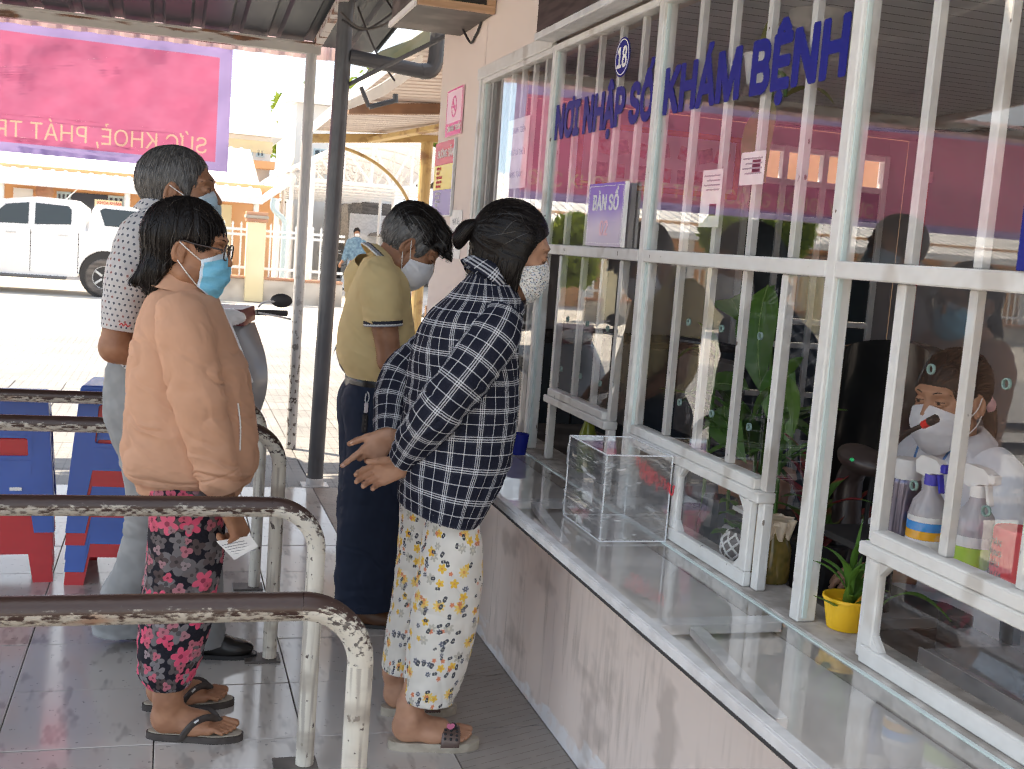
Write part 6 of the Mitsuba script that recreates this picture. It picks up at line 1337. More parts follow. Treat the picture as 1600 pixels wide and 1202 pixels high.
def pants_floral(p, n, uv):
    c = mix(c3((0.010, 0.010, 0.016)), c3((0.018, 0.017, 0.026)), noise(uv.x * 300, uv.y * 300))
    for s, pt, R, seed, pr, ca, cb in ((15, 5, 0.56, 3, 0.75, (0.11, 0.10, 0.105), (0.20, 0.185, 0.195)), (22, 4, 0.50, 17, 0.5, (0.07, 0.05, 0.05), (0.14, 0.12, 0.125)), (18, 5, 0.54, 29, 0.38, (0.60, 0.075, 0.15), (0.66, 0.14, 0.22)), (30, 3, 0.50, 41, 0.40, (0.55, 0.07, 0.13), (0.25, 0.23, 0.24))):
        m, r, core = flowers(uv.x, uv.y, s, pt, R, seed, pr); col = mix(c3(ca), c3(cb), r); c = mix(c, mix(col, col * 0.45, core), m)
    return c
mat('pants_dark_floral', tex(pants_floral), 0.8, spec=0.2)
def pants_cream(p, n, uv):
    c = mix(c3((0.70, 0.675, 0.62)), c3((0.64, 0.615, 0.56)), fbm(uv.x * 40, uv.y * 40, 0, 2))
    for s, pt, R, seed, pr, col in ((22, 6, 0.36, 5, 0.32, (0.46, 0.44, 0.38)), (24, 5, 0.36, 11, 0.38, (0.72, 0.47, 0.06)), (19, 9, 0.40, 23, 0.26, (0.76, 0.54, 0.14)), (36, 5, 0.30, 31, 0.22, (0.62, 0.20, 0.11)), (32, 6, 0.34, 37, 0.22, (0.11, 0.12, 0.17)), (40, 2, 0.36, 47, 0.30, (0.06, 0.065, 0.08))):
        m, r, core = flowers(uv.x, uv.y, s, pt, R, seed, pr); c = mix(c, mix(c3(col), c3((0.66, 0.30, 0.10)) if col[0] > 0.5 else c3((0.6, 0.55, 0.45)), core), m)
    return c
mat('pants_cream_floral', tex(pants_cream), 0.8, spec=0.2)
def plaid(p, n, uv):
    P = 0.078; u = uv.x / P; v = uv.y / P; fu, fv = u - dr.floor(u), v - dr.floor(v)
    def lines(f):
        l = mi.Float(0)
        for c0, w in ((0.14, 0.012), (0.215, 0.015), (0.29, 0.012), (0.70, 0.012)): l = dr.maximum(l, 1 - smoothstep(w, w + 0.010, dr.abs(f - c0)))
        return l
    lu, lv = lines(fu), lines(fv); base = mix(c3((0.0085, 0.010, 0.020)), c3((0.014, 0.016, 0.030)), noise(uv.x * 500, uv.y * 500))
    band = dr.maximum((1 - smoothstep(0.15, 0.17, dr.abs(fu - 0.22))) * 0.35, (1 - smoothstep(0.15, 0.17, dr.abs(fv - 0.22))) * 0.35)
    return mix(mix(base, c3((0.035, 0.038, 0.055)), band), c3((0.66, 0.66, 0.68)), dr.clip(lu * 0.58 + lv * 0.58, 0, 1) * 0.97)
mat('plaid', tex(plaid), 0.85, spec=0.2)
def dots(p, n, uv):
    a, b = uv.x / 0.0165, uv.y / 0.0165; a2 = a + 0.5 * (dr.floor(b) - 2 * dr.floor(dr.floor(b) / 2)); fa, fb = a2 - dr.floor(a2) - 0.5, b - dr.floor(b) - 0.5
    d = dr.sqrt(fa * fa + fb * fb); r = cell_rand(a2, b)
    return mix(mix(c3((0.57, 0.55, 0.54)), c3((0.50, 0.48, 0.475)), noise(uv.x * 60, uv.y * 60)), mix(c3((0.08, 0.09, 0.12)), c3((0.30, 0.12, 0.11)), smoothstep(0.75, 0.8, r)), smoothstep(0.24, 0.18, d))
mat('dotted_shirt', tex(dots), 0.8, spec=0.2)
mat('jacket_peach', tex(lambda p, n, uv: mix(c3((0.515, 0.285, 0.178)), c3((0.56, 0.32, 0.208)), fbm(p.x * 30, p.y * 30, p.z * 30, 3))), 0.72, spec=0.25, sheen=0.3, bump=lambda p, n, uv: noise(p.x * 500, p.y * 500, p.z * 500), bscale=0.0006)
mat('polo_yellow', tex(lambda p, n, uv: mix(c3((0.66, 0.52, 0.27)), c3((0.60, 0.46, 0.23)), fbm(p.x * 25, p.y * 25, p.z * 25, 3))), 0.78, spec=0.25, bump=lambda p, n, uv: noise(p.x * 500, p.y * 500, p.z * 500), bscale=0.0006)
mat('polo_stripe', tex(lambda p, n, uv: mix(mix(c3((0.02, 0.022, 0.035)), c3((0.62, 0.62, 0.62)), smoothstep(0.55, 0.60, uv.y)), c3((0.25, 0.25, 0.27)), smoothstep(0.80, 0.83, uv.y))), 0.8)
mat('navy', tex(lambda p, n, uv: mix(c3((0.009, 0.016, 0.036)), c3((0.014, 0.023, 0.050)), fbm(p.x * 30, p.y * 30, p.z * 8, 3))), 0.75, spec=0.3, sheen=0.2)
mat('gray_trousers', mottled((0.235, 0.245, 0.25), (0.285, 0.295, 0.30), 20), 0.75)
mat('leather', C((0.012, 0.011, 0.011)), 0.3); mat('brown_leather', mottled((0.10, 0.045, 0.022), (0.15, 0.07, 0.035), 30), 0.45)
mat('sandal_dark', mottled((0.04, 0.032, 0.030), (0.06, 0.05, 0.045), 40), 0.55); mat('sole_pale', mottled((0.42, 0.38, 0.31), (0.34, 0.30, 0.24), 40), 0.7)
mat('strap_brown', C((0.10, 0.065, 0.055)), 0.25, spec=0.7); mat('heart_pink', C((0.66, 0.20, 0.33)), 0.35)
mat('white_cloth', mottled((0.72, 0.74, 0.80), (0.77, 0.79, 0.84), 20), 0.8); mat('lanyard', C((0.04, 0.20, 0.50)), 0.5)

def collar_band(c, rx, ry, prof, M=None, n=72, a0=-math.pi, a1=math.pi, wob=0.0):
    """Collar swept round the neck; prof = [(added radius, height)]; angle 0 is the front (+x)."""
    pr = np.asarray(prof, float)
    def fn(u, v):
        a = a0 + (a1 - a0) * u; k = v * (len(pr) - 1); i = np.clip(k.astype(int), 0, len(pr) - 2); t = k - i
        dr_, dz = pr[i, 0] * (1 - t) + pr[i + 1, 0] * t, pr[i, 1] * (1 - t) + pr[i + 1, 1] * t
        return np.stack([(rx + dr_) * np.cos(a), (ry + dr_) * np.sin(a), dz + wob * np.sin(a * 3) * v], -1)
    g, uv = grid(fn, n, 2 * len(pr)); 
    F = frame(c, X_, Y_, Z_) if M is None else frame(c, M[:3, 0], M[:3, 1], M[:3, 2])
    return xf(thicken(g, 0.003), F), np.vstack([uv, uv])
def disp_mix(*items):
    """items: (amp, axis, wavelength, seed, window(P, v)) summed as creases."""
    def d(P, th, v):
        out = np.zeros(P.shape[:2]); q = P.reshape(-1, 3)
        for amp, ax, lam, seed, win in items:
            w = wrinkle(q, ax, lam, seed).reshape(P.shape[:2]); out = out + amp * w * (1 if win is None else win(P, th, v))
        return out
    return d
gauss = lambda x, c, s: np.exp(-((x - c) / s) ** 2)
def seamed(d, vs=(), ths=(), depth=0.0022, w=0.006):
    return lambda P, th, v: d(P, th, v) - depth * sum([gauss(v, c, w) for c in vs] + [gauss(th, c, w * 3) for c in ths] + [0 * v])
def inv(M, p): return np.linalg.inv(M) @ np.append(np.asarray(p, float), 1)
def headmesh(M, neck_world, s=1.0, h=0.0038, **kw):
    nk = inv(M, neck_world)[:3]
    lo = np.minimum(V(-0.135, -0.11, -0.16), nk - 0.075); hi = np.maximum(V(0.135, 0.11, 0.14), nk + 0.075)
    return xf(surface(head_sdf(nk, **kw), lo, hi, h), M)
def limb(fs, pts, h, pad=0.06):
    p = np.asarray(pts, float); return sdf_mesh(fs, p.min(0) - pad, p.max(0) + pad, h)

# ============================================================ woman in the peach jacket
W1 = thing('person', 'woman in peach jacket, glasses and blue mask with dark floral trousers and flip-flops', 'person')
yc = 3.37
Mh = headframe((0.050, 3.352, 1.402), -13, 5, 0, 1.07)
hd = headmesh(Mh, (0.020, 3.37, 1.25), neck_r=0.054)
wr = V(0.180, 3.150, 0.712)
hf, hn = hand_sdf(wr, (0.42, -0.05, -0.90), (0.45, 0.85, 0.16), [(48, 72, 45), (55, 74, 45), (60, 74, 45), (62, 70, 45)], 0.03, 1.06, (0.30, 0.55, 0.2), V(-0.85, 0.45, -0.25))
arm = limb(hf + [(s_cone((0.12, 3.16, 0.86), wr, 0.036, 0.026), 0.015)], [wr, (0.12, 3.16, 0.86), (0.26, 3.15, 0.56)], 0.0032, 0.07)
wl = V(0.172, 3.59, 0.755)
hl, _ = hand_sdf(wl, (0.30, 0, -0.95), (0.8, -0.5, 0.2), [(30, 40, 25)] * 4, 0.03, 0.98, (0.3, 0.5, 0.2), V(-0.3, -0.9, 0))
arml = limb(hl + [(s_cone((0.12, 3.58, 0.86), wl, 0.036, 0.026), 0.015)], [wl, (0.12, 3.58, 0.86), (0.24, 3.58, 0.60)], 0.005, 0.07)
def leg(heel, toe, ank, calf, r0, r1, h=0.0036):
    fs, nl = foot_sdf(heel, toe, ankle=(ank, r0)); fs = fs + [(s_cone(ank, calf, r0, r1), 0.02)]
    return limb(fs, [heel, toe, calf], h, 0.075), nl
lr, nr_ = leg((0.004, 3.288, 0.024), (0.240, 3.243, 0.024), (0.044, 3.272, 0.125), (0.040, 3.272, 0.25), 0.037, 0.046)
ll, nl_ = leg((-0.012, 3.487, 0.024), (0.228, 3.500, 0.024), (0.035, 3.490, 0.125), (0.035, 3.490, 0.25), 0.037, 0.046)
tz = [1.29, 1.2, 1.0, 0.8, 0.72]
core, _ = loft(tz, [-0.02, -0.05, -0.07, -0.06, -0.03], [0.08, 0.15, 0.21, 0.20, 0.16], yc, [0.06, 0.14, 0.15, 0.16, 0.14], 40, 20, hem=0)
inner = [tube(smoothpath([(0.05, yc + s * 0.10, 1.20), (0.06, yc + s * 0.19, 1.10), (0.095, yc + s * 0.208, 0.98), (0.125, yc + s * 0.212, 0.85)], 5), 0.034, 10) for s in (-1, 1)] + [tube(V([0.06, 3.30, 0.80], [0.045, 3.275, 0.22]), 0.042, 10), tube(V([0.05, 3.44, 0.80], [0.035, 3.49, 0.22]), 0.040, 10)]
part(W1, 'body', [hd, arm, arml, lr, ll, core] + inner, 'mat_skin_tan', smooth=True)
nail_meshes(W1, hn, W1); nail_meshes(W1, nr_ + nl_, W1)
eyes(W1, Mh, 'mat_skin_tan')
mask(W1, Mh, 'mat_mask_blue', 'surgical')
# hair
bob = hair_volume(Mh, [s_ell((-0.017, 0, 0.038), (0.104, 0.088, 0.097)), (s_cone((-0.045, 0, 0.02), (-0.055, 0, -0.085), 0.076, 0.060), 0.02), (s_cone((-0.070, 0.035, -0.07), (-0.118, 0.040, -0.104), 0.04, 0.008), 0.02),
      (s_cone((-0.070, -0.035, -0.07), (-0.121, -0.040, -0.102), 0.04, 0.008), 0.02), (s_cone((-0.070, 0, -0.07), (-0.122, 0, -0.108), 0.04, 0.008), 0.02),
      (s_ell((0.122, 0, -0.030), (0.076, 0.12, 0.104)), -0.012), (s_ell((0.012, 0.092, -0.020), (0.036, 0.040, 0.046)), -0.01), (s_ell((0.012, -0.092, -0.020), (0.036, 0.040, 0.046)), -0.01), (s_ell((0.02, 0, -0.12), (0.075, 0.2, 0.09)), -0.01)], amp=0.0024, seed=2)
hk = part(W1, 'hair', xf(bob, Mh), 'mat_hair_black', smooth=True)
flow = lambda p: (p - V(-0.03, 0, 0.14)) * V(1, 0.6, 1) + V(0, 0, -0.06)
part(W1, 'hair_strands', [strands(bob, flow, 500, 11, 0.013, 0.0012, 0.0025, 5, None, Mh), strands(bob, lambda p: V(0.35, 0, -1) + 0 * p, 110, 7, 0.012, 0.0011, 0.005, 6, lambda v: (v[:, 0] > 0.045) & (v[:, 2] > 0.045), Mh, 0.012)], 'mat_hair_black', kind='stuff')
part(W1, 'hair_highlights', strands(bob, flow, 90, 10, 0.013, 0.0007, 0.006, 55, None, Mh), 'mat_hair_shine', kind='stuff')  # lighter strands carry the painted sheen of the bob
# fringe locks over the forehead
for k, (y, l) in enumerate(((-0.052, 0.036), (-0.035, 0.024), (-0.015, 0.034), (0.01, 0.03), (0.03, 0.03), (-0.062, 0.05))):
    x0 = 0.092 - abs(y) * 0.45
    part(hk, 'fringe_lock', xf(tube(smoothpath([(x0 - 0.03, y, 0.092), (x0 - 0.004, y - 0.004, 0.072), (x0 + 0.004, y - 0.007, 0.062 - l * 0.6), (x0 + 0.002, y - 0.005, 0.058 - l)], 5), np.linspace(0.006, 0.0012, 16), 6, flat=0.5), Mh), 'mat_hair_black', smooth=True)
gl = part(W1, 'glasses', [xf(tube(np.stack([0.104 - 0.10 * np.abs(np.cos(a) * 0.027 + s * 0.033) ** 1.5 * 0.6, s * 0.033 + 0.027 * np.sign(np.cos(a)) * np.abs(np.cos(a)) ** 0.6, 0.006 + 0.019 * np.sign(np.sin(a)) * np.abs(np.sin(a)) ** 0.6], 1), 0.0021, 6, caps=False), Mh) for s in (1, -1) for a in (np.linspace(0, 2 * math.pi, 30),)] +
     [xf(rod((0.104, -0.008, 0.010), (0.104, 0.008, 0.010), 0.002), Mh)], 'mat_dark_brown', smooth=True)
for s in (1, -1):
    part(gl, 'temple', xf(tube(smoothpath([(0.098, s * 0.061, 0.012), (0.090, s * 0.071, 0.014), (0.03, s * 0.082, 0.018), (0.0, s * 0.084, 0.022), (-0.015, s * 0.082, 0.006)], 5), 0.0022, 6), Mh), 'mat_dark_brown', smooth=True)
    part(gl, 'lens', xf(thicken(grid(lambda u, v: np.stack([0.1035 - 0.04 * ((u - 0.5) ** 2), s * 0.033 + (u - 0.5) * 0.05, 0.006 + (v - 0.5) * 0.034], -1), 8, 6)[0], 0.001) if False else grid(lambda u, v: np.stack([0.1035 - 0.04 * ((u - 0.5) ** 2), s * 0.033 + (u - 0.5) * 0.05, 0.006 + (v - 0.5) * 0.034], -1), 8, 6)[0], Mh), 'mat_glass', smooth=True)
# jacket
jz = [1.318, 1.30, 1.275, 1.235, 1.188, 1.127, 1.085, 1.03, 0.975, 0.92, 0.862, 0.819, 0.785, 0.755, 0.735, 0.712]
jb = [0.012, -0.022, -0.046, -0.064, -0.081, -0.092, -0.098, -0.101, -0.103, -0.104, -0.105, -0.106, -0.104, -0.090, -0.068, -0.062]
jf = [0.060, 0.100, 0.130, 0.150, 0.172, 0.200, 0.224, 0.238, 0.248, 0.256, 0.262, 0.264, 0.262, 0.252, 0.232, 0.222]
jy = [0.035, 0.072, 0.118, 0.162, 0.182, 0.186, 0.186, 0.188, 0.190, 0.194, 0.200, 0.202, 0.200, 0.190, 0.172, 0.166]
jd = disp_mix((0.013, (0.4, 0, 1), 0.055, 1, lambda P, th, v: 0.35 + 0.9 * gauss(v, 0.80, 0.16)), (0.011, (0.9, 0.2, 0.5), 0.045, 4, lambda P, th, v: 0.3 + 0.8 * gauss(v, 0.35, 0.2)), (0.0035, (0.2, 0, 1), 0.02, 7, lambda P, th, v: gauss(v, 0.9, 0.10)),
    (0.005, (1, 1, 0), 0.012, 8, lambda P, th, v: (v > 0.93) * 0.55))
jm, juv = loft(jz, jb, jf, yc, jy, 170, 230, ex=2.25, disp=seamed(jd, (0.905,), (0.15,), 0.004), hem=0.03)
part(W1, 'jacket', jm, 'mat_jacket_peach', smooth=True)
sd = disp_mix((0.014, (0.3, 0, 1), 0.042, 11, lambda P, th, v: 0.25 + gauss(v, 0.52, 0.16) + 0.8 * gauss(v, 0.9, 0.1)), (0.007, (0.8, 0.3, 0.7), 0.036, 14, lambda P, th, v: 0.3 + 0.6 * gauss(v, 0.8, 0.2) + 0.8 * gauss(v, 0.1, 0.12)))
sr_, _ = sleeve([(0.028, 3.235, 1.255), (0.046, 3.190, 1.180), (0.070, 3.168, 1.08), (0.098, 3.160, 0.97), (0.124, 3.158, 0.88), (0.150, 3.156, 0.80), (0.170, 3.154, 0.752)], [0.060, 0.074, 0.072, 0.068, 0.060, 0.055, 0.043], 110, 26, seamed(sd, (0.90,), (), 0.004))
part(W1, 'sleeve', sr_, 'mat_jacket_peach', smooth=True)
sl_, _ = sleeve([(0.028, 3.505, 1.255), (0.046, 3.550, 1.180), (0.070, 3.572, 1.08), (0.098, 3.580, 0.97), (0.124, 3.585, 0.88), (0.150, 3.588, 0.80), (0.170, 3.59, 0.752)], [0.060, 0.074, 0.072, 0.068, 0.060, 0.055, 0.043], 60, 12, sd)
part(W1, 'sleeve', sl_, 'mat_jacket_peach', smooth=True)
cm, _ = collar_band((0.034, yc, 1.300), 0.064, 0.070, [(0.012, -0.035), (0.004, 0.0), (-0.002, 0.022), (0.006, 0.026), (0.018, 0.004), (0.028, -0.022)], rotm((0, 1, 0), 14), wob=0.003)
part(W1, 'collar', cm, 'mat_jacket_peach', smooth=True)
part(W1, 'zip', tube(smoothpath([(0.112, yc - 0.01, 1.290), (0.158, yc - 0.01, 1.225), (0.205, yc - 0.01, 1.125), (0.242, yc - 0.01, 1.03)], 6), 0.004, 6), 'mat_alu')
part(W1, 'pocket_zip', tube(smoothpath([(0.196, 3.217, 0.99), (0.205, 3.213, 0.93), (0.207, 3.206, 0.86)], 6), 0.0022, 6), 'mat_bottle_white')
# trousers
def pantleg(P, m, zs, xb, xf_, ycs, yh, seed, amp=0.008, n=110, rows=150, name='trouser_leg', ex=2.1, extra=(), axis=(0.5, 0.3, 0.9), lam=0.06, hem=0.02, uvr=None):
    d = seamed(disp_mix((amp, axis, lam, seed, lambda P, th, v: 0.35 + 0.6 * gauss(v, 0.5, 0.2) + 0.8 * gauss(v, 0.95, 0.12)), (amp * 0.8, (1, 0.4, 0.12), lam * 0.7, seed + 5, lambda P, th, v: 0.4 + 0.5 * v), *extra), (0.965,), (0.0,), 0.002, 0.004)
    g, uv = loft(zs, xb, xf_, ycs, yh, n, rows, ex=ex, disp=d, hem=hem, uvr=uvr)
    return part(P, name, g, m, smooth=True, uv=uv)
zs = [0.80, 0.73, 0.646, 0.564, 0.454, 0.335, 0.225, 0.185, 0.163]
gath = ((0.004, (1, 0.8, 0), 0.014, 77, lambda P, th, v: (v > 0.93) * 1.0),)
pantleg(W1, 'mat_pants_dark_floral', zs, [-0.03, -0.032, -0.028, -0.027, -0.032, -0.041, -0.042, -0.032, -0.016], [0.16, 0.172, 0.178, 0.179, 0.166, 0.150, 0.124, 0.110, 0.094], [3.31, 3.285, 3.275, 3.27, 3.268, 3.268, 3.27, 3.271, 3.272], [0.09, 0.110, 0.112, 0.108, 0.100, 0.094, 0.082, 0.072, 0.058], 31, 0.007, extra=gath, uvr=0.1)
pantleg(W1, 'mat_pants_dark_floral', zs, [-0.03, -0.030, -0.026, -0.027, -0.034, -0.045, -0.047, -0.038, -0.022], [0.16, 0.170, 0.172, 0.170, 0.156, 0.140, 0.114, 0.100, 0.086], [3.43, 3.455, 3.468, 3.478, 3.484, 3.487, 3.489, 3.49, 3.49], [0.09, 0.110, 0.112, 0.108, 0.100, 0.094, 0.082, 0.072, 0.058], 37, 0.007, extra=gath, uvr=0.1)
def flipflop(P, heel, toe, fs):
    h, t = V(*heel), V(*toe); d = t - h; f = norm(d); L_ = np.linalg.norm(d) + 0.034; M = frame(h - f * 0.017, f, np.cross(Z_, f), Z_)
    k = part(P, 'sandal', prism(sole_outline(L_, 0.098), 0.001, 0.020, M), 'mat_sandal_dark', smooth=35)
    part(k, 'insole', prism(sole_outline(L_, 0.098).buffer(-0.005), 0.0205, 0.0235, M), 'mat_sole_pale')
    for s in (1, -1):
        pp_ = pushed(fs, [(L_ * 0.755, 0.012, 0.030), (L_ * 0.73, 0.013, 0.052), (L_ * 0.63, 0.008 + s * 0.022, 0.070), (L_ * 0.50, s * 0.040, 0.060), (L_ * 0.42, s * 0.050, 0.036), (L_ * 0.38, s * 0.046, 0.014)], 0.0035, M)
        part(k, 'strap', xf(tube(pp_, np.interp(np.linspace(0, 1, len(pp_)), [0, .2, .5, 1], [0.005, 0.009, 0.012, 0.010]), 10, ref=(0, 0, 1), flat=0.42), M), 'mat_sandal_dark', smooth=True)
    q_ = pushed(fs, [(L_ * 0.545, -0.034, 0.068), (L_ * 0.51, -0.040, 0.062)], 0.0085, M); part(k, 'badge', xf(tube(q_, 0.0035, 6), M), 'mat_alu')
flipflop(W1, (0.004, 3.288, 0), (0.240, 3.243, 0), foot_sdf((0.004, 3.288, 0.024), (0.240, 3.243, 0.024), ankle=((0.044, 3.272, 0.125), 0.037))[0])
flipflop(W1, (-0.012, 3.487, 0), (0.228, 3.500, 0), foot_sdf((-0.012, 3.487, 0.024), (0.228, 3.500, 0.024), ankle=((0.035, 3.490, 0.125), 0.037))[0])
tk_ = thing('paper_slip', 'folded printed slip of paper held in the hand of the woman in the peach jacket', 'paper')
psl = hull([[0.150, 3.128, 0.622], [0.240, 3.118, 0.640], [0.262, 3.112, 0.612], [0.200, 3.120, 0.572], [0.150, 3.130, 0.622], [0.240, 3.1205, 0.640], [0.262, 3.1145, 0.612], [0.200, 3.1225, 0.572]])
part(tk_, 'sheet', psl, 'mat_paper')
for k in range(5):
    a = V(0.166 + 0.008 * k, 3.1235 - 0.0006 * k, 0.612 - 0.006 * k); part(tk_, 'printed_line', rod(a, a + V(0.058, -0.006, 0.014), 0.0012, sides=5), 'mat_ink_gray')

# ============================================================ woman in the plaid shirt
W2 = thing('person', 'ponytailed woman in plaid shirt and cream floral trousers bending to the counter window', 'person')
yc = 3.25
Mh = headframe((0.963, 3.25, 1.462), -7, 13, 0, 1.06)
hd = headmesh(Mh, (0.885, 3.25, 1.355), neck_r=0.049)
wu = V(0.646, 3.318, 0.892); fU = V(-0.66, -0.16, -0.70)
hU, nU = hand_sdf(wu, fU, (-0.75, 0.05, 0.66), [(12, 10, 6), (62, 78, 40), (68, 80, 40), (70, 76, 40)], 0.05, 1.0, (0.42, 0.10, 0.35), V(0.1, 0.97, -0.2))
aU = limb(hU + [(s_cone((0.650, 3.335, 0.935), wu, 0.028, 0.0255), 0.014)], [wu, (0.650, 3.335, 0.93), (0.545, 3.30, 0.765)], 0.003, 0.06)
wd = V(0.672, 3.205, 0.824); fD = V(-0.93, 0.05, -0.33)
hD, nD = hand_sdf(wd, fD, (-0.28, 0.05, 0.95), [(22, 24, 14), (26, 26, 14), (30, 26, 16), (34, 28, 18)], -0.02, 0.98, (0.30, 0.35, 0.25), V(0, -1, 0.12))
aD = limb(hD + [(s_cone((0.685, 3.165, 0.865), wd, 0.028, 0.0255), 0.014)], [wd, (0.685, 3.165, 0.86), (0.555, 3.19, 0.74)], 0.003, 0.06)
lr, nr_ = leg((0.678, 3.133, 0.030), (0.912, 3.108, 0.030), (0.722, 3.130, 0.135), (0.752, 3.132, 0.24), 0.034, 0.044)
ll, nl_ = leg((0.700, 3.376, 0.030), (0.905, 3.362, 0.030), (0.722, 3.374, 0.135), (0.732, 3.372, 0.24), 0.033, 0.040)
core, _ = loft([1.40, 1.30, 1.2, 1.0, 0.8, 0.70], [0.87, 0.80, 0.73, 0.70, 0.70, 0.71], [0.93, 0.95, 0.96, 0.96, 0.93, 0.90], yc, [0.045, 0.12, 0.15, 0.14, 0.15, 0.15], 40, 20, hem=0)
inner = [tube(smoothpath([(0.86, 3.15, 1.20), (0.825, 3.07, 1.14), (0.745, 3.07, 1.03), (0.69, 3.14, 0.91), (0.678, 3.185, 0.85)], 5), 0.026, 10), tube(smoothpath([(0.84, 3.36, 1.18), (0.77, 3.43, 1.12), (0.69, 3.41, 1.02), (0.655, 3.35, 0.95), (0.648, 3.325, 0.905)], 5), 0.025, 10), tube(V([0.80, 3.19, 0.75], [0.748, 3.132, 0.2]), 0.036, 10), tube(V([0.78, 3.32, 0.75], [0.73, 3.372, 0.2]), 0.034, 10)]
part(W2, 'body', [hd, aU, aD, lr, ll, core] + inner, 'mat_skin_fair', smooth=True)
nail_meshes(W2, nU + nD, W2); nail_meshes(W2, nr_ + nl_, W2)
eyes(W2, Mh, 'mat_skin_fair')
mask(W2, Mh, 'mat_mask_floral', 'cup', edge='mat_ink')
hv = hair_volume(Mh, [s_ell((-0.018, 0, 0.042), (0.107, 0.088, 0.099)), (s_cone((-0.045, 0, 0.01), (-0.040, 0, -0.075), 0.080, 0.062), 0.02), (s_cone((0.018, 0.066, 0.04), (0.020, 0.066, -0.090), 0.030, 0.014), 0.015), (s_cone((0.018, -0.066, 0.04), (0.022, -0.064, -0.092), 0.030, 0.014), 0.015),
      (s_ell((-0.004, 0.070, -0.028), (0.040, 0.024, 0.062)), 0.02), (s_ell((-0.004, -0.070, -0.028), (0.040, 0.024, 0.062)), 0.02), (s_ell((0.118, 0, -0.045), (0.115, 0.130, 0.124)), -0.010)], amp=0.0016, comb='back', seed=4)
hk = part(W2, 'hair', xf(hv, Mh), 'mat_hair_black', smooth=True)
fl2 = lambda p: np.where(p[:, 2:3] > -0.02, V(-0.115, 0, 0.03) - p, V(0.1, 0, -1) + 0 * p)
part(W2, 'hair_strands', [strands(hv, fl2, 450, 8, 0.012, 0.0012, 0.0018, 15, lambda v: np.linalg.norm(v - V(-0.115, 0, 0.03), axis=1) > 0.105, Mh), strands(hv, lambda p: V(0.10, 0, -1) + 0 * p, 300, 8, 0.013, 0.0010, 0.006, 16, lambda v: v[:, 2] < -0.02, Mh, 0.01)], 'mat_hair_black', kind='stuff')
part(W2, 'hair_highlights', [strands(hv, fl2, 70, 8, 0.012, 0.0007, 0.003, 56, lambda v: np.linalg.norm(v - V(-0.115, 0, 0.03), axis=1) > 0.105, Mh), strands(hv, lambda p: V(0.1, 0, -1) + 0 * p, 45, 9, 0.014, 0.0007, 0.006, 57, lambda v: v[:, 2] < -0.03, Mh, 0.014)], 'mat_hair_shine', kind='stuff')  # painted sheen along the combed and loose hair
pt = smoothpath([(-0.108, 0, 0.034), (-0.122, 0, 0.036), (-0.139, 0, 0.022), (-0.150, 0, -0.006), (-0.146, 0, -0.034)], 8)
ptm = tube(pt, np.interp(np.linspace(0, 1, len(pt)), [0, .15, .5, .85, 1], [0.013, 0.017, 0.023, 0.019, 0.005]), 24)
part(hk, 'ponytail', [xf(ptm, Mh), strands(ptm, lambda p: V(-0.4, 0, -1) + 0 * p, 250, 6, 0.012, 0.0010, 0.003, 18, None, Mh)], 'mat_hair_black', smooth=True)
part(hk, 'hair_tie', xf(xf(lathe([(0.015, -0.007), (0.021, -0.005), (0.021, 0.005), (0.015, 0.007)], 20), frame((-0.112, 0, 0.0350), norm(V(0.2, 0, 1)), Y_, V(-1, 0, 0.15))), Mh), 'mat_paper', smooth=True)
pz = [1.418, 1.385, 1.352, 1.318, 1.26, 1.211, 1.141, 1.058, 0.964, 0.869, 0.80, 0.745, 0.705]
pb = [0.858, 0.838, 0.812, 0.784, 0.728, 0.702, 0.685, 0.678, 0.673, 0.671, 0.673, 0.678, 0.681]
pf = [0.930, 0.956, 0.974, 0.988, 0.984, 0.984, 0.993, 1.003, 1.004, 0.992, 0.955, 0.920, 0.895]
py = [0.050, 0.070, 0.105, 0.140, 0.176, 0.184, 0.182, 0.178, 0.178, 0.188, 0.202, 0.212, 0.218]
pd = disp_mix((0.010, (0.75, 0.1, -0.55), 0.060, 21, lambda P, th, v: 0.3 + 0.7 * gauss(v, 0.45, 0.25)), (0.011, (1, 0.5, 0.1), 0.060, 24, lambda P, th, v: 0.2 + 0.8 * np.clip((v - 0.45) / 0.4, 0, 1)), (0.006, (0.5, 0, 0.8), 0.04, 26, lambda P, th, v: 0.5 + 0 * v))
tl = lambda X, Yv, Zv: -0.20 * np.clip(X - 0.68, 0, 1) * np.clip((0.95 - Zv) / 0.22, 0, 1)
pm, puv = loft(pz, pb, pf, yc, py, 170, 210, ex=2.2, disp=seamed(pd, (0.965,), (0.2,), 0.0025, 0.004), hem=0.02, tilt=tl, uvr=0.165)
# the cloth of the bent back leans with the spine
sp = pm.vertices[:, 2]; puv[:, 0] += 0.30 * np.clip(sp - 1.08, 0, 1)
part(W2, 'shirt', pm, 'mat_plaid', smooth=True, uv=puv)
sd = disp_mix((0.011, (0.5, 0, 0.85), 0.050, 41, lambda P, th, v: 0.25 + gauss(v, 0.5, 0.16) + 0.5 * gauss(v, 0.85, 0.12)), (0.009, (0.7, 0.3, -0.6), 0.045, 44, lambda P, th, v: 0.3 + 0.7 * gauss(v, 0.6, 0.25)))
g, uv = sleeve([(0.915, 3.120, 1.285), (0.880, 3.085, 1.225), (0.830, 3.064, 1.155), (0.772, 3.058, 1.075), (0.722, 3.080, 0.995), (0.690, 3.135, 0.92), (0.668, 3.195, 0.848)], [0.055, 0.074, 0.072, 0.069, 0.066, 0.056, 0.044], 110, 26, seamed(sd, (0.90,), (), 0.003, 0.004))
part(W2, 'sleeve', g, 'mat_plaid', smooth=True, uv=uv)
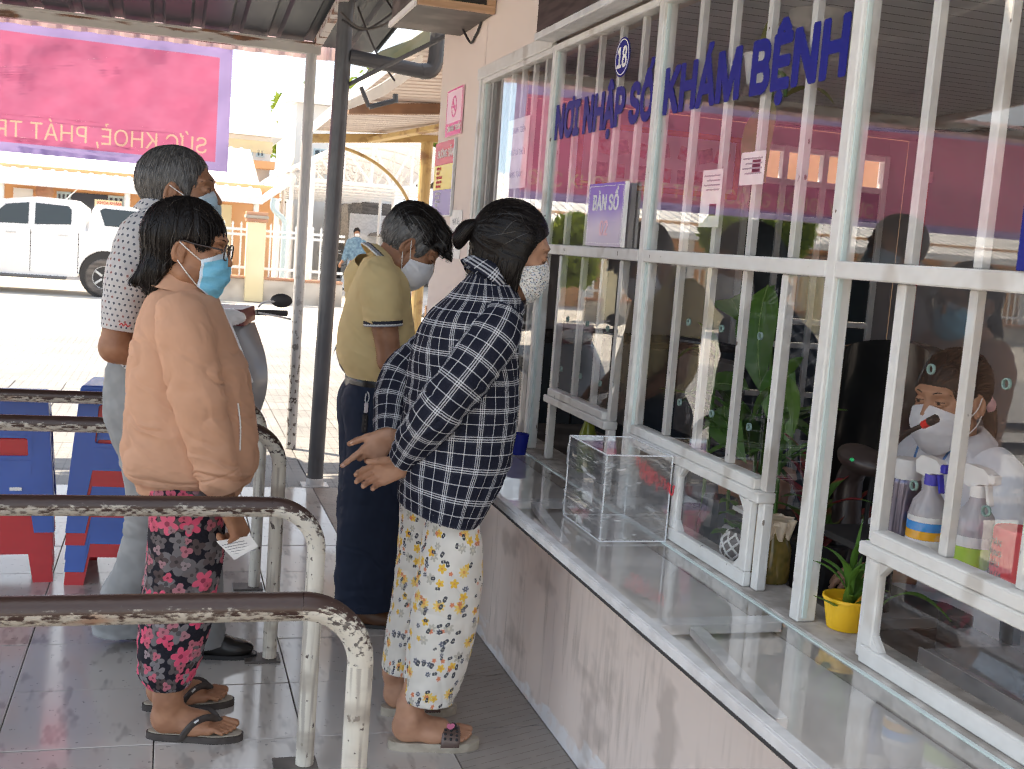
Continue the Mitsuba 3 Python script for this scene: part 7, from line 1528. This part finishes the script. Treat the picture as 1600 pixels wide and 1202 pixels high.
g, uv = sleeve([(0.905, 3.385, 1.285), (0.860, 3.420, 1.215), (0.780, 3.440, 1.13), (0.705, 3.430, 1.06), (0.668, 3.395, 0.99), (0.652, 3.350, 0.925), (0.645, 3.325, 0.893)], [0.055, 0.074, 0.070, 0.066, 0.060, 0.052, 0.045], 80, 18, sd)
part(W2, 'sleeve', g, 'mat_plaid', smooth=True, uv=uv)
cm, cuv = collar_band((0.898, yc, 1.385), 0.060, 0.064, [(0.012, -0.03), (0.003, 0.004), (-0.002, 0.026), (0.008, 0.030), (0.022, 0.008), (0.034, -0.022)], rotm((0, 1, 0), 38), wob=0.003)
part(W2, 'collar', cm, 'mat_plaid', smooth=True, uv=cuv * [0.42, 0.075] + [0.0, 0.03])
fl_ = hull([[0.930, 3.186, 1.366], [0.985, 3.176, 1.318], [0.992, 3.172, 1.288], [0.968, 3.158, 1.272], [0.902, 3.158, 1.332]] + [[0.930, 3.191, 1.366], [0.985, 3.181, 1.318], [0.992, 3.177, 1.288], [0.968, 3.163, 1.272], [0.902, 3.163, 1.332]])
part(W2, 'collar', fl_, 'mat_plaid', uv=np.asarray(fl_.vertices)[:, [0, 2]] @ np.array([[0.8, 0.6], [-0.6, 0.8]]))
zs = [0.76, 0.679, 0.613, 0.517, 0.41, 0.295, 0.206, 0.150]
pantleg(W2, 'mat_pants_cream_floral', zs, [0.735, 0.742, 0.732, 0.721, 0.710, 0.704, 0.702, 0.700], [0.88, 0.890, 0.903, 0.906, 0.902, 0.888, 0.866, 0.846], [3.18, 3.168, 3.155, 3.142, 3.136, 3.133, 3.132, 3.132], [0.09, 0.106, 0.112, 0.104, 0.096, 0.090, 0.086, 0.082], 51, 0.007, uvr=0.1)
pantleg(W2, 'mat_pants_cream_floral', zs, [0.70, 0.701, 0.704, 0.706, 0.703, 0.690, 0.685, 0.683], [0.86, 0.85, 0.853, 0.856, 0.842, 0.812, 0.790, 0.775], [3.32, 3.345, 3.355, 3.362, 3.367, 3.370, 3.372, 3.373], [0.10, 0.118, 0.112, 0.104, 0.094, 0.086, 0.080, 0.076], 57, 0.007, uvr=0.1)
def slide(P, heel, toe):
    h, t = V(*heel), V(*toe); d = t - h; f = norm(d); L_ = np.linalg.norm(d) + 0.034; M = frame(h - f * 0.016, f, np.cross(Z_, f), Z_)
    k = part(P, 'sandal', prism(sole_outline(L_, 0.100), 0.001, 0.027, M), 'mat_sole_pale', smooth=35)
    bnd = lambda u, v: np.stack([L_ * (0.55 + 0.20 * v) + 0.006 * np.cos((u - 0.5) * 3), -0.049 * np.cos(np.pi * u), 0.022 + (0.050 - 0.010 * v) * np.sin(np.pi * u) ** 0.7], -1)
    part(k, 'strap', xf(thicken(grid(bnd, 26, 8)[0], 0.003), M), 'mat_strap_brown', smooth=True)
    for i in range(4):
        for j in range(3):
            q = bnd(np.array(0.12 + 0.10 * i), np.array(0.18 + 0.32 * j)); part(k, 'stud', xf(mv(trimesh.creation.icosphere(1, 0.0042), *(np.asarray(q) + [0, -0.001, 0.002])), M), 'mat_black')
    a = np.linspace(0, 2 * math.pi, 40, endpoint=False); hx, hy = 16 * np.sin(a) ** 3, 13 * np.cos(a) - 5 * np.cos(2 * a) - 2 * np.cos(3 * a) - np.cos(4 * a)
    q = np.asarray(bnd(np.array(0.42), np.array(0.45))); hm = extrude(Polygon(np.stack([hx, hy], 1) * 0.00085), 0.003); part(k, 'heart', xf(xf(hm, frame(q + V(0, -0.002, 0.0035), X_, norm(V(0, 0.8, 0.55)), norm(V(0, -0.55, 0.8)))), M), 'mat_heart_pink', label='pink heart on the strap')
    hb = extrude(Polygon(np.stack([hx, hy], 1) * 0.00125), 0.0025); part(k, 'heart_edge', xf(xf(hb, frame(q + V(0, -0.002, 0.0015), X_, norm(V(0, 0.8, 0.55)), norm(V(0, -0.55, 0.8)))), M), 'mat_black')
slide(W2, (0.678, 3.133, 0), (0.912, 3.108, 0)); slide(W2, (0.700, 3.376, 0), (0.905, 3.362, 0))

# ============================================================ man in the yellow polo shirt
M1 = thing('person', 'man in yellow polo shirt and navy trousers bowing his masked head', 'person')
yc = 4.30
Mh = headframe((0.862, 4.270, 1.452), -12, 35, 0, 1.13)
hd = headmesh(Mh, (0.785, 4.30, 1.33), neck_r=0.052)
el, wq = V(0.778, 4.085, 1.035), V(0.915, 4.13, 0.93)
hq, _ = hand_sdf(wq, (0.85, 0.2, -0.30), (0.1, 0.75, 0.6), [(25, 35, 20)] * 4, 0.03, 1.05, (0.4, 0.4, 0.3), V(0.2, 0.5, -0.8))
aR = limb(hq + [s_cone((0.748, 4.105, 1.19), el, 0.050, 0.042), (s_cone(el, wq, 0.043, 0.029), 0.02)], [(0.748, 4.105, 1.19), el, wq, (1.06, 4.16, 0.85)], 0.005, 0.07)
wq2 = V(0.93, 4.44, 0.93); hq2, _ = hand_sdf(wq2, (0.85, -0.2, -0.30), (0.1, -0.75, 0.6), [(25, 35, 20)] * 4, 0.03, 1.05, (0.4, 0.4, 0.3), V(0.2, -0.5, -0.8))
aL = limb(hq2 + [s_cone((0.75, 4.49, 1.19), (0.79, 4.51, 1.035), 0.050, 0.042), (s_cone((0.79, 4.51, 1.035), wq2, 0.043, 0.029), 0.02)], [(0.75, 4.49, 1.19), (0.79, 4.51, 1.03), (1.08, 4.41, 0.85)], 0.006, 0.07)
core, _ = loft([1.37, 1.28, 1.1, 0.94], [0.75, 0.70, 0.66, 0.70], [0.80, 0.84, 0.87, 0.87], yc, [0.03, 0.12, 0.15, 0.13], 40, 16, hem=0)
inner = [tube(V([0.75, yc + s * 0.05, 1.28], [0.745, yc + s * 0.19, 1.20]), 0.04, 10) for s in (-1, 1)]
part(M1, 'body', [hd, aR, aL, core] + inner, 'mat_skin_brown', smooth=True)
eyes(M1, Mh, 'mat_skin_brown', closed=True)
mask(M1, Mh, 'mat_mask_white', 'cup')
carve = [(s_ell((0.128, 0, -0.045), (0.070, 0.12, 0.098)), -0.008), (s_ell((0.006, 0.095, -0.028), (0.034, 0.040, 0.044)), -0.008), (s_ell((0.006, -0.095, -0.028), (0.034, 0.040, 0.044)), -0.008), (s_ell((0.0, 0, -0.135), (0.11, 0.2, 0.085)), -0.01)]
hs = hair_volume(Mh, [s_ell((-0.016, 0, 0.032), (0.1035, 0.0815, 0.094)), (s_ell((0.040, 0.062, 0.012), (0.014, 0.012, 0.03)), 0.01), (s_ell((0.040, -0.062, 0.012), (0.014, 0.012, 0.03)), 0.01)] + carve, amp=0.002, seed=7)
part(M1, 'side_hair', xf(hs, Mh), 'mat_hair_gray', smooth=True, label='greying hair on the sides of the head')
ht = hair_volume(Mh, [s_ell((-0.010, 0, 0.058), (0.108, 0.082, 0.086)), (s_cone((0.075, 0.0, 0.095), (0.122, -0.012, 0.052), 0.030, 0.010), 0.02), (s_cone((0.070, 0.035, 0.095), (0.112, 0.03, 0.058), 0.026, 0.010), 0.02), (s_cone((0.065, -0.04, 0.09), (0.098, -0.050, 0.045), 0.024, 0.008), 0.02),
      (s_ell((0.0, 0, -0.070), (0.22, 0.2, 0.118)), -0.014)], amp=0.0035, comb='forward', seed=8)
hk = part(M1, 'hair', xf(ht, Mh), 'mat_hair_black', smooth=True)
part(M1, 'hair_strands', [strands(ht, lambda p: V(1, 0, -0.15) + (p - V(-0.05, 0, 0.1)) * V(2, 2, 4), 420, 8, 0.012, 0.0012, 0.006, 25, None, Mh, 0.006)], 'mat_hair_black', kind='stuff')
part(M1, 'hair_highlights', strands(ht, lambda p: V(1, 0, -0.15) + (p - V(-0.05, 0, 0.1)) * V(2, 2, 4), 110, 9, 0.012, 0.0008, 0.008, 58, None, Mh, 0.008), 'mat_hair_saltpepper', kind='stuff')
part(M1, 'side_hair_strands', [strands(hs, lambda p: V(-0.35, 0, -1) + 0 * p, 900, 5, 0.008, 0.0008, 0.002, 26, lambda v: v[:, 2] < 0.07, Mh)], 'mat_hair_gray', kind='stuff')
sz = [1.415, 1.40, 1.375, 1.33, 1.28, 1.19, 1.10, 1.043, 1.00, 0.973, 0.945, 0.925]
sb = [0.735, 0.712, 0.690, 0.675, 0.658, 0.636, 0.618, 0.618, 0.630, 0.648, 0.664, 0.668]
sf = [0.795, 0.822, 0.845, 0.862, 0.872, 0.886, 0.908, 0.922, 0.924, 0.922, 0.914, 0.908]
sy = [0.040, 0.066, 0.102, 0.150, 0.182, 0.194, 0.192, 0.190, 0.186, 0.180, 0.168, 0.164]
dd = disp_mix((0.009, (0.5, 0, 0.85), 0.065, 61, lambda P, th, v: 0.2 + 0.8 * gauss(v, 0.85, 0.2)), (0.009, (0.9, 0.2, -0.35), 0.06, 64, lambda P, th, v: 0.3 + 0.5 * v))
g, uv = loft(sz, sb, sf, yc, sy, 120, 140, disp=dd, hem=0); part(M1, 'shirt', g, 'mat_polo_yellow', smooth=True)
for s in (-1, 1):
    g, uv = sleeve([(0.735, yc + s * 0.130, 1.375), (0.728, yc + s * 0.172, 1.320), (0.738, yc + s * 0.192, 1.25), (0.749, yc + s * 0.198, 1.162)], [0.050, 0.075, 0.074, 0.067], 80, 18, disp_mix((0.007, (0.4, 0, 0.9), 0.05, 71, None)))
    k = part(M1, 'sleeve', g, 'mat_polo_yellow', smooth=True)
    g, uv = sleeve([(0.7475, yc + s * 0.1975, 1.178), (0.7492, yc + s * 0.198, 1.158)], [0.0712, 0.0708], 60, 6, hem=0); part(k, 'cuff_stripe', g, 'mat_polo_stripe', smooth=True, uv=np.stack([uv[:, 0], uv[:, 1] / 0.02], 1))
PC, PT = (0.786, yc, 1.372), rotm((0, 1, 0), 44)
cm, cuv = collar_band(PC, 0.074, 0.070, [(0.008, -0.03), (0.002, 0.0), (-0.002, 0.022), (0.008, 0.026), (0.028, 0.008), (0.048, -0.018)], PT)
part(M1, 'collar', cm, 'mat_polo_yellow', smooth=True)
part(M1, 'shirt_yoke', xf(trimesh.creation.icosphere(3, 1.0), frame((0.752, yc, 1.374), V(0.058, 0, -0.012), V(0, 0.118, 0), V(0.006, 0, 0.026))), 'mat_polo_yellow', smooth=True)
for pr_, m in (([(0.0505, -0.0165), (0.0470, -0.0120)], 'mat_paper'), ([(0.0465, -0.0113), (0.0380, -0.0003)], 'mat_ink_gray'), ([(0.0372, 0.0007), (0.0350, 0.0035)], 'mat_ink')):
    sm_, _ = collar_band(PC, 0.0762, 0.0722, pr_, PT); part(M1, 'collar_stripe', sm_, m, smooth=True)
g, uv = loft([0.948, 0.944, 0.912, 0.908], [0.657, 0.655, 0.655, 0.657], [0.914, 0.916, 0.916, 0.914], yc, [0.171, 0.173, 0.175, 0.173], 90, 8, hem=0); bl_ = part(M1, 'belt', g, 'mat_leather', smooth=True)
zs = [0.925, 0.848, 0.753, 0.646, 0.517, 0.389, 0.20, 0.080]
mz = 0.011
pantleg(M1, 'mat_navy', zs, [0.662, 0.634, 0.652, 0.662, 0.655, 0.648, 0.646, 0.655], [0.905, 0.912, 0.914, 0.905, 0.893, 0.886, 0.878, 0.868], [4.245, 4.225, 4.215, 4.21, 4.205, 4.20, 4.20, 4.20], [0.12, 0.135, 0.128, 0.118, 0.110, 0.105, 0.105, 0.105], 81, 0.011)
pantleg(M1, 'mat_navy', zs, [0.662, 0.640, 0.652, 0.668, 0.672, 0.675, 0.68, 0.69], [0.905, 0.912, 0.914, 0.91, 0.905, 0.90, 0.898, 0.89], [4.355, 4.38, 4.395, 4.41, 4.42, 4.43, 4.43, 4.43], [0.12, 0.135, 0.128, 0.118, 0.110, 0.105, 0.105, 0.105], 87, 0.011)
def shoe(P, heel, toe, m='mat_brown_leather', w=0.098, h=0.075):
    hp, t = V(*heel), V(*toe); f = norm(t - hp); L_ = np.linalg.norm(t - hp); M = frame(hp, f, np.cross(Z_, f), Z_)
    fs = [s_ell((0.055, 0, 0.045), (0.055, 0.036, 0.05)), (s_cone((0.06, 0, 0.065), (0.15, 0, 0.045), 0.040, 0.036), 0.03), (s_ell((L_ - 0.075, 0.003, 0.032), (0.075, 0.046, 0.032)), 0.03), (s_cone((0.05, 0, 0.06), (0.055, 0, 0.11), 0.036, 0.036), 0.02)]
    k = part(P, 'shoe', xf(surface(s_union(fs), (-0.02, -0.07, 0.0), (L_ + 0.02, 0.07, 0.14), 0.006), M), m, smooth=True); part(k, 'sole', prism(sole_outline(L_ + 0.012, w), 0.001, 0.016, M), 'mat_black', smooth=35)
shoe(M1, (0.655, 4.215, 0), (0.915, 4.165, 0)); shoe(M1, (0.69, 4.44, 0), (0.95, 4.42, 0))
kr = thing('key_ring', 'steel clip with a black key fob hanging from the belt of the man in yellow', 'keys')
part(kr, 'clip', tube(smoothpath([(0.706, 4.105, 0.915), (0.712, 4.10, 0.905), (0.712, 4.098, 0.885), (0.705, 4.098, 0.872), (0.700, 4.10, 0.885), (0.702, 4.102, 0.908)], 5), 0.0022, 6), 'mat_alu', smooth=True)
part(kr, 'strap', box(0.697, 0.711, 4.092, 4.097, 0.838, 0.874, 0.001), 'mat_board_pink'); part(kr, 'fob', box(0.691, 0.711, 4.080, 4.092, 0.765, 0.836, 0.004), 'mat_black')
for k in range(3): part(kr, 'button', box(0.698, 0.704, 4.0785, 4.0799, 0.780 + 0.016 * k, 0.786 + 0.016 * k), 'mat_sheet_gray')

# ============================================================ grey haired man in the dotted shirt
M2 = thing('person', 'grey haired man in dotted white shirt and grey trousers behind the woman in peach', 'person')
yc = 3.85
Mh = headframe((0.020, 3.84, 1.565), -12, -3, 0, 1.15)
hd = headmesh(Mh, (-0.02, 3.85, 1.42), neck_r=0.062)
el, wq = V(-0.148, 3.635, 1.085), V(0.06, 3.68, 1.015)
hq, _ = hand_sdf(wq, (0.95, 0.2, 0.05), (0.2, 0.2, 0.95), [(25, 35, 20)] * 4, 0.03, 1.05, (0.4, 0.4, 0.3), V(0.0, 1, 0))
aR = limb(hq + [s_cone((-0.135, 3.645, 1.20), el, 0.048, 0.043), (s_cone(el, wq, 0.044, 0.029), 0.02)], [(-0.135, 3.645, 1.20), el, wq, (0.22, 3.72, 1.0)], 0.005, 0.07)
aL = limb([s_cone((-0.10, 4.05, 1.20), (-0.11, 4.08, 1.08), 0.048, 0.043), (s_cone((-0.11, 4.08, 1.08), (0.08, 4.0, 1.0), 0.044, 0.03), 0.02), (s_ell((0.13, 3.98, 0.99), (0.05, 0.025, 0.03)), 0.02)], [(-0.10, 4.05, 1.2), (0.15, 4.0, 0.98)], 0.007, 0.08)
core, _ = loft([1.48, 1.40, 1.2, 1.0], [-0.06, -0.11, -0.13, -0.12], [0.05, 0.08, 0.10, 0.10], yc, [0.06, 0.15, 0.16, 0.15], 40, 16, hem=0)
inner = [tube(V([-0.06, yc + s * 0.05, 1.34], [-0.13, yc + s * 0.205, 1.21]), 0.04, 10) for s in (-1, 1)]
part(M2, 'body', [hd, aR, aL, core] + inner, 'mat_skin_brown', smooth=True)
eyes(M2, Mh, 'mat_skin_brown')
mask(M2, Mh, 'mat_mask_paleblue', 'surgical')
hs = hair_volume(Mh, [s_ell((-0.016, 0, 0.037), (0.1035, 0.081, 0.0945)), (s_ell((0.036, 0.066, 0.012), (0.012, 0.011, 0.026)), 0.01), (s_ell((0.036, -0.066, 0.012), (0.012, 0.011, 0.026)), 0.01), (s_ell((0.142, 0, 0.0), (0.085, 0.13, 0.115)), -0.008), (s_ell((0.006, 0.095, -0.028), (0.034, 0.040, 0.044)), -0.008), (s_ell((0.006, -0.095, -0.028), (0.034, 0.040, 0.044)), -0.008), (s_ell((0.0, 0, -0.135), (0.11, 0.2, 0.085)), -0.01)], amp=0.0016, seed=9)
part(M2, 'hair', xf(hs, Mh), 'mat_hair_saltpepper', smooth=True)
part(M2, 'hair_strands', [strands(hs, lambda p: V(-0.2, 0, -1) + (p - V(0, 0, 0.1)) * V(3, 6, 0), 1300, 5, 0.008, 0.0008, 0.002, 36, None, Mh)], 'mat_hair_gray', kind='stuff')
sz = [1.525, 1.50, 1.469, 1.425, 1.353, 1.271, 1.19, 1.088, 1.015]
sb = [-0.072, -0.085, -0.100, -0.128, -0.150, -0.155, -0.158, -0.160, -0.170]
sf = [0.045, 0.060, 0.070, 0.082, 0.10, 0.105, 0.11, 0.115, 0.115]
sy = [0.066, 0.085, 0.120, 0.165, 0.195, 0.198, 0.195, 0.192, 0.19]
g, uv = loft(sz, sb, sf, yc, sy, 110, 110, disp=disp_mix((0.007, (0.5, 0.1, 0.8), 0.06, 91, None)), uvr=0.16); part(M2, 'shirt', g, 'mat_dotted_shirt', smooth=True, uv=uv)
for s in (-1, 1):
    g, uv = sleeve([(-0.035, yc + s * 0.12, 1.475), (-0.075, yc + s * 0.175, 1.425), (-0.108, yc + s * 0.205, 1.33), (-0.125, yc + s * 0.212, 1.23), (-0.136, yc + s * 0.214, 1.140)], [0.05, 0.073, 0.070, 0.064, 0.056], 80, 18, disp_mix((0.006, (0.3, 0, 0.9), 0.055, 95, None)))
    k = part(M2, 'sleeve', g, 'mat_dotted_shirt', smooth=True, uv=uv)
    if s < 0: part(k, 'embroidery', tube(smoothpath([(-0.135, 3.5785, 1.158), (-0.128, 3.578, 1.164), (-0.124, 3.578, 1.156), (-0.117, 3.578, 1.163), (-0.112, 3.579, 1.155), (-0.104, 3.581, 1.160)], 4), 0.0016, 5), 'mat_sign_red')
cm, cuv = collar_band((-0.012, yc, 1.505), 0.068, 0.072, [(0.010, -0.03), (0.002, 0.0), (-0.002, 0.022), (0.008, 0.026), (0.022, 0.004), (0.034, -0.022)], rotm((0, 1, 0), 14)); part(M2, 'collar', cm, 'mat_dotted_shirt', smooth=True, uv=cuv * [0.45, 0.09])
zs = [1.04, 0.98, 0.866, 0.793, 0.657, 0.544, 0.459, 0.335, 0.212, 0.10, 0.05]
pantleg(M2, 'mat_gray_trousers', zs, [-0.165, -0.182, -0.183, -0.160, -0.118, -0.104, -0.108, -0.130, -0.180, -0.205, -0.205], [0.10, 0.10, 0.09, 0.08, 0.075, 0.07, 0.06, 0.04, 0.0, -0.015, -0.02], [3.80, 3.79, 3.79, 3.80, 3.83, 3.86, 3.89, 3.93, 3.99, 4.04, 4.06], [0.12, 0.13, 0.128, 0.122, 0.112, 0.105, 0.10, 0.098, 0.096, 0.095, 0.095], 101, 0.010)
pantleg(M2, 'mat_gray_trousers', zs, [-0.165, -0.175, -0.16, -0.13, -0.07, -0.03, 0.0, 0.02, 0.035, 0.045, 0.05], [0.10, 0.10, 0.11, 0.13, 0.17, 0.19, 0.2, 0.21, 0.22, 0.23, 0.235], [3.90, 3.91, 3.92, 3.925, 3.93, 3.93, 3.93, 3.93, 3.93, 3.93, 3.93], [0.12, 0.13, 0.128, 0.122, 0.112, 0.105, 0.10, 0.098, 0.096, 0.095, 0.095], 107, 0.006)
shoe(M2, (-0.155, 4.10, 0.02), (0.105, 4.06, 0.0), 'mat_leather'); shoe(M2, (0.07, 3.93, 0), (0.33, 3.90, 0), 'mat_leather')

# ============================================================ clerk behind the window
W3 = thing('person', 'clerk in white blouse and white mask seated behind the nearest window', 'person')
cx, cyy = 1.98, 2.53
Mh = headframe((1.965, 2.51, 1.165), 196, 8, 0, 1.0)
hd = headmesh(Mh, (2.02, 2.53, 0.98), neck_r=0.05)
ar = []
for s, hx in ((1, 2.40), (-1, 2.66)):
    wq = V(1.76, hx, 0.74); sh, el_ = V(2.03, cyy - s * 0.16, 0.98), V(2.0, cyy - s * 0.22, 0.74)
    hq, _ = hand_sdf(wq, (-0.95, 0.1 * s, -0.05), (-0.1, 0.9 * s, 0.2), [(20, 25, 15)] * 4, 0.03, 0.95, (0.4, 0.3, 0.3), V(0, 0, -1))
    ar.append(limb(hq + [(s_cone(el_, wq, 0.038, 0.025), 0.02), (s_cone(sh, el_, 0.045, 0.038), 0.02), (s_cone((2.03, cyy, 0.99), sh, 0.05, 0.045), 0.02)], [sh, el_, wq, (1.60, hx, 0.70), (2.03, cyy, 0.99)], 0.006, 0.07))
part(W3, 'body', [hd] + ar + [tube(V([2.03, cyy - 0.16, 0.97], [2.03, cyy, 0.98], [2.03, cyy + 0.16, 0.97]), 0.045, 10), loft([1.07, 1.0, 0.8, 0.5], [1.98, 1.96, 1.94, 1.9], [2.06, 2.08, 2.1, 2.12], cyy, [0.05, 0.13, 0.13, 0.15], 40, 14, hem=0)[0]], 'mat_skin_fair', smooth=True)
eyes(W3, Mh, 'mat_skin_fair')
mask(W3, Mh, 'mat_mask_white', 'cup')
hv = hair_volume(Mh, [s_ell((-0.018, 0, 0.040), (0.106, 0.085, 0.097)), (s_ell((0.130, 0, -0.045), (0.076, 0.12, 0.110)), -0.010), (s_ell((0.008, 0.095, -0.025), (0.032, 0.040, 0.044)), -0.008), (s_ell((0.008, -0.095, -0.025), (0.032, 0.040, 0.044)), -0.008), (s_ell((0.0, 0, -0.14), (0.12, 0.2, 0.08)), -0.01)], amp=0.0016, comb='back', seed=14)
hk = part(W3, 'hair', xf(hv, Mh), 'mat_hair_black', smooth=True)
part(hk, 'ponytail', xf(tube(smoothpath([(-0.10, 0.01, -0.01), (-0.125, 0.02, -0.04), (-0.13, 0.03, -0.10), (-0.12, 0.03, -0.16)], 6), np.linspace(0.03, 0.008, 19), 14), Mh), 'mat_hair_black', smooth=True)
part(hk, 'hair_tie', xf(trimesh.creation.torus(0.024, 0.016, 20, 10), Mh @ frame((-0.108, 0.013, -0.018), norm(V(0.6, 0, 0.8)), Y_, norm(V(-0.8, 0, 0.6)))), 'mat_mask_floral' if False else 'mat_sign_palepink', smooth=True, label='pink flowered hair tie')
part(W3, 'hair_strands', [strands(hv, lambda p: V(-0.12, 0, -0.01) - p, 150, 8, 0.012, 0.0009, 0.0015, 45, None, Mh)], 'mat_hair_black', kind='stuff')
g, uv = loft([1.075, 1.05, 1.02, 0.98, 0.9, 0.8, 0.7, 0.6, 0.5], [1.97, 1.95, 1.935, 1.92, 1.905, 1.89, 1.88, 1.88, 1.88], [2.07, 2.09, 2.10, 2.12, 2.13, 2.13, 2.13, 2.14, 2.15], cyy, [0.058, 0.085, 0.13, 0.165, 0.178, 0.175, 0.175, 0.18, 0.19], 90, 70, disp=disp_mix((0.008, (0.3, 0.5, 0.8), 0.05, 121, None))); part(W3, 'blouse', g, 'mat_white_cloth', smooth=True)
for s, hx in ((1, 2.40), (-1, 2.66)):
    g, uv = sleeve([(2.03, cyy - s * 0.11, 1.03), (2.03, cyy - s * 0.165, 0.98), (2.02, cyy - s * 0.20, 0.88), (1.99, cyy - s * 0.215, 0.77), (1.92, cyy - s * 0.19, 0.745), (1.82, cyy - s * 0.145, 0.742)], [0.045, 0.066, 0.062, 0.056, 0.05, 0.042], 60, 12, disp_mix((0.007, (0.3, 0.5, 0.8), 0.045, 125, None))); part(W3, 'sleeve', g, 'mat_white_cloth', smooth=True)
for s in (1, -1): part(W3, 'lanyard', tube(smoothpath([(1.985, cyy - s * 0.066, 1.078), (1.945, cyy - s * 0.06, 1.035), (1.905, cyy - s * 0.035, 0.93), (1.885, cyy, 0.84)], 6), 0.005, 6, flat=0.4), 'mat_lanyard', smooth=True)
cm, cuv = collar_band((2.015, cyy, 1.062), 0.058, 0.064, [(0.010, -0.02), (0.002, 0.0), (-0.002, 0.016), (0.008, 0.020), (0.022, 0.0), (0.036, -0.024)], rotm((0, 1, 0), -16)); part(W3, 'collar', cm, 'mat_white_cloth', smooth=True)
st = thing('office_chair', 'dark office chair under the seated clerk', 'chair')
part(st, 'seat', box(1.86, 2.28, 2.32, 2.75, 0.42, 0.495, 0.03), 'mat_black'); part(st, 'column', rod((2.07, 2.53, 0.04), (2.07, 2.53, 0.42), 0.03), 'mat_black'); part(st, 'back', box(2.24, 2.28, 2.34, 2.73, 0.55, 0.92, 0.015), 'mat_black'); part(st, 'back_stem', box(2.25, 2.275, 2.5, 2.56, 0.4, 0.56), 'mat_black')
for a in range(5): part(st, 'foot', rod((2.07, 2.53, 0.08), (2.07 + 0.26 * math.cos(a * 1.257), 2.53 + 0.26 * math.sin(a * 1.257), 0.03), 0.02), 'mat_black')
part(W3, 'trousers', [sleeve([(2.05, 2.53 + s * 0.08, 0.53), (1.85, 2.53 + s * 0.1, 0.545), (1.66, 2.53 + s * 0.1, 0.53)], [0.09, 0.085, 0.075], 40, 8)[0] for s in (-1, 1)] + [sleeve([(1.66, 2.53 + s * 0.1, 0.55), (1.655, 2.53 + s * 0.1, 0.3), (1.66, 2.53 + s * 0.1, 0.06)], [0.07, 0.06, 0.055], 40, 8)[0] for s in (-1, 1)], 'mat_navy', smooth=True)

# ============================================================ walker in the lane
W4 = thing('person', 'distant person in blue patterned jacket walking down the lane under the arched canopy', 'person')
wx, wy = 4.33, 28.0
def W_(x, y, z): return (wx + x, wy + y, z - 0.06)
bodyf = [s_ell(W_(0, 0, 1.60), (0.075, 0.085, 0.115)), (s_cone(W_(0, 0, 1.50), W_(0, 0, 1.38), 0.055, 0.06), 0.02), (s_cone(W_(-0.25, -0.02, 1.0), W_(-0.36, -0.05, 0.84), 0.04, 0.03), 0.02), (s_ell(W_(-0.38, -0.06, 0.79), (0.035, 0.03, 0.06)), 0.02), (s_cone(W_(0.25, 0, 1.0), W_(0.28, -0.05, 0.82), 0.04, 0.03), 0.02), (s_ell(W_(0.285, -0.06, 0.78), (0.035, 0.03, 0.06)), 0.02), (s_cone(W_(0, 0, 1.4), W_(0, 0, 0.9), 0.11, 0.12), 0.03), (s_cone(W_(-0.09, -0.1, 0.9), W_(-0.1, -0.15, 0.05), 0.07, 0.04), 0.03), (s_cone(W_(0.09, 0.1, 0.9), W_(0.09, 0.2, 0.05), 0.07, 0.04), 0.03), (s_ell(W_(-0.1, -0.22, 0.03), (0.045, 0.12, 0.03)), 0.02), (s_ell(W_(0.09, 0.13, 0.03), (0.045, 0.12, 0.03)), 0.02), (s_cone(W_(-0.18, 0, 1.36), W_(-0.27, -0.02, 1.0), 0.05, 0.042), 0.03), (s_cone(W_(0.18, 0, 1.36), W_(0.26, 0, 1.0), 0.05, 0.042), 0.03)]
part(W4, 'body', sdf_mesh(bodyf, V(*W_(-0.5, -0.4, -0.02)), V(*W_(0.45, 0.4, 1.78)), 0.018), 'mat_skin_brown', smooth=True)
part(W4, 'hair', sdf_mesh([s_ell(W_(0, 0.015, 1.635), (0.085, 0.095, 0.105)), (s_ell(W_(0, -0.10, 1.56), (0.09, 0.09, 0.10)), -0.01)], V(*W_(-0.12, -0.12, 1.5)), V(*W_(0.12, 0.13, 1.77)), 0.012), 'mat_hair_black', smooth=True)
part(W4, 'face_mask', sdf_mesh([s_ell(W_(0, -0.05, 1.555), (0.06, 0.055, 0.05))], V(*W_(-0.1, -0.13, 1.48)), V(*W_(0.1, 0.03, 1.63)), 0.012), 'mat_bottle_white', smooth=True)
mat('denim_print', tex(lambda p, n, uv: mix(c3((0.05, 0.11, 0.20)), c3((0.22, 0.34, 0.42)), noise(p.x * 22, p.y * 22, p.z * 22))), 0.8)
part(W4, 'jacket', sdf_mesh([s_cone(W_(0, 0, 1.36), W_(0, 0, 0.92), 0.16, 0.19), (s_cone(W_(-0.17, 0, 1.38), W_(-0.28, -0.03, 0.96), 0.075, 0.065), 0.04), (s_cone(W_(0.17, 0, 1.38), W_(0.27, -0.01, 0.96), 0.075, 0.065), 0.04), (s_ell(W_(0, -0.02, 0.62), (0.4, 0.4, 0.2)), -0.02)], V(*W_(-0.42, -0.3, 0.7)), V(*W_(0.42, 0.3, 1.6)), 0.016), 'mat_denim_print', smooth=True)
part(W4, 'trousers', sdf_mesh([s_cone(W_(-0.08, -0.02, 0.9), W_(-0.1, -0.14, 0.12), 0.12, 0.075), (s_cone(W_(0.08, 0.02, 0.9), W_(0.09, 0.18, 0.12), 0.12, 0.075), 0.04)], V(*W_(-0.3, -0.3, 0.0)), V(*W_(0.3, 0.35, 1.05)), 0.016), mat('jeans_pale', C((0.30, 0.38, 0.46)), 0.8), smooth=True)
rb = thing('red_basin', 'small dark red basin on the lane beside the walking person', 'basin'); part(rb, 'basin', lathe([(0, -0.05), (0.2, -0.05), (0.3, 0.2), (0.28, 0.2), (0.18, 0.0), (0, 0.0)], 20, (3.75, 28.5, 0)), 'mat_sign_red')
labels = {k: v for k, v in labels.items() if v or k in scene}
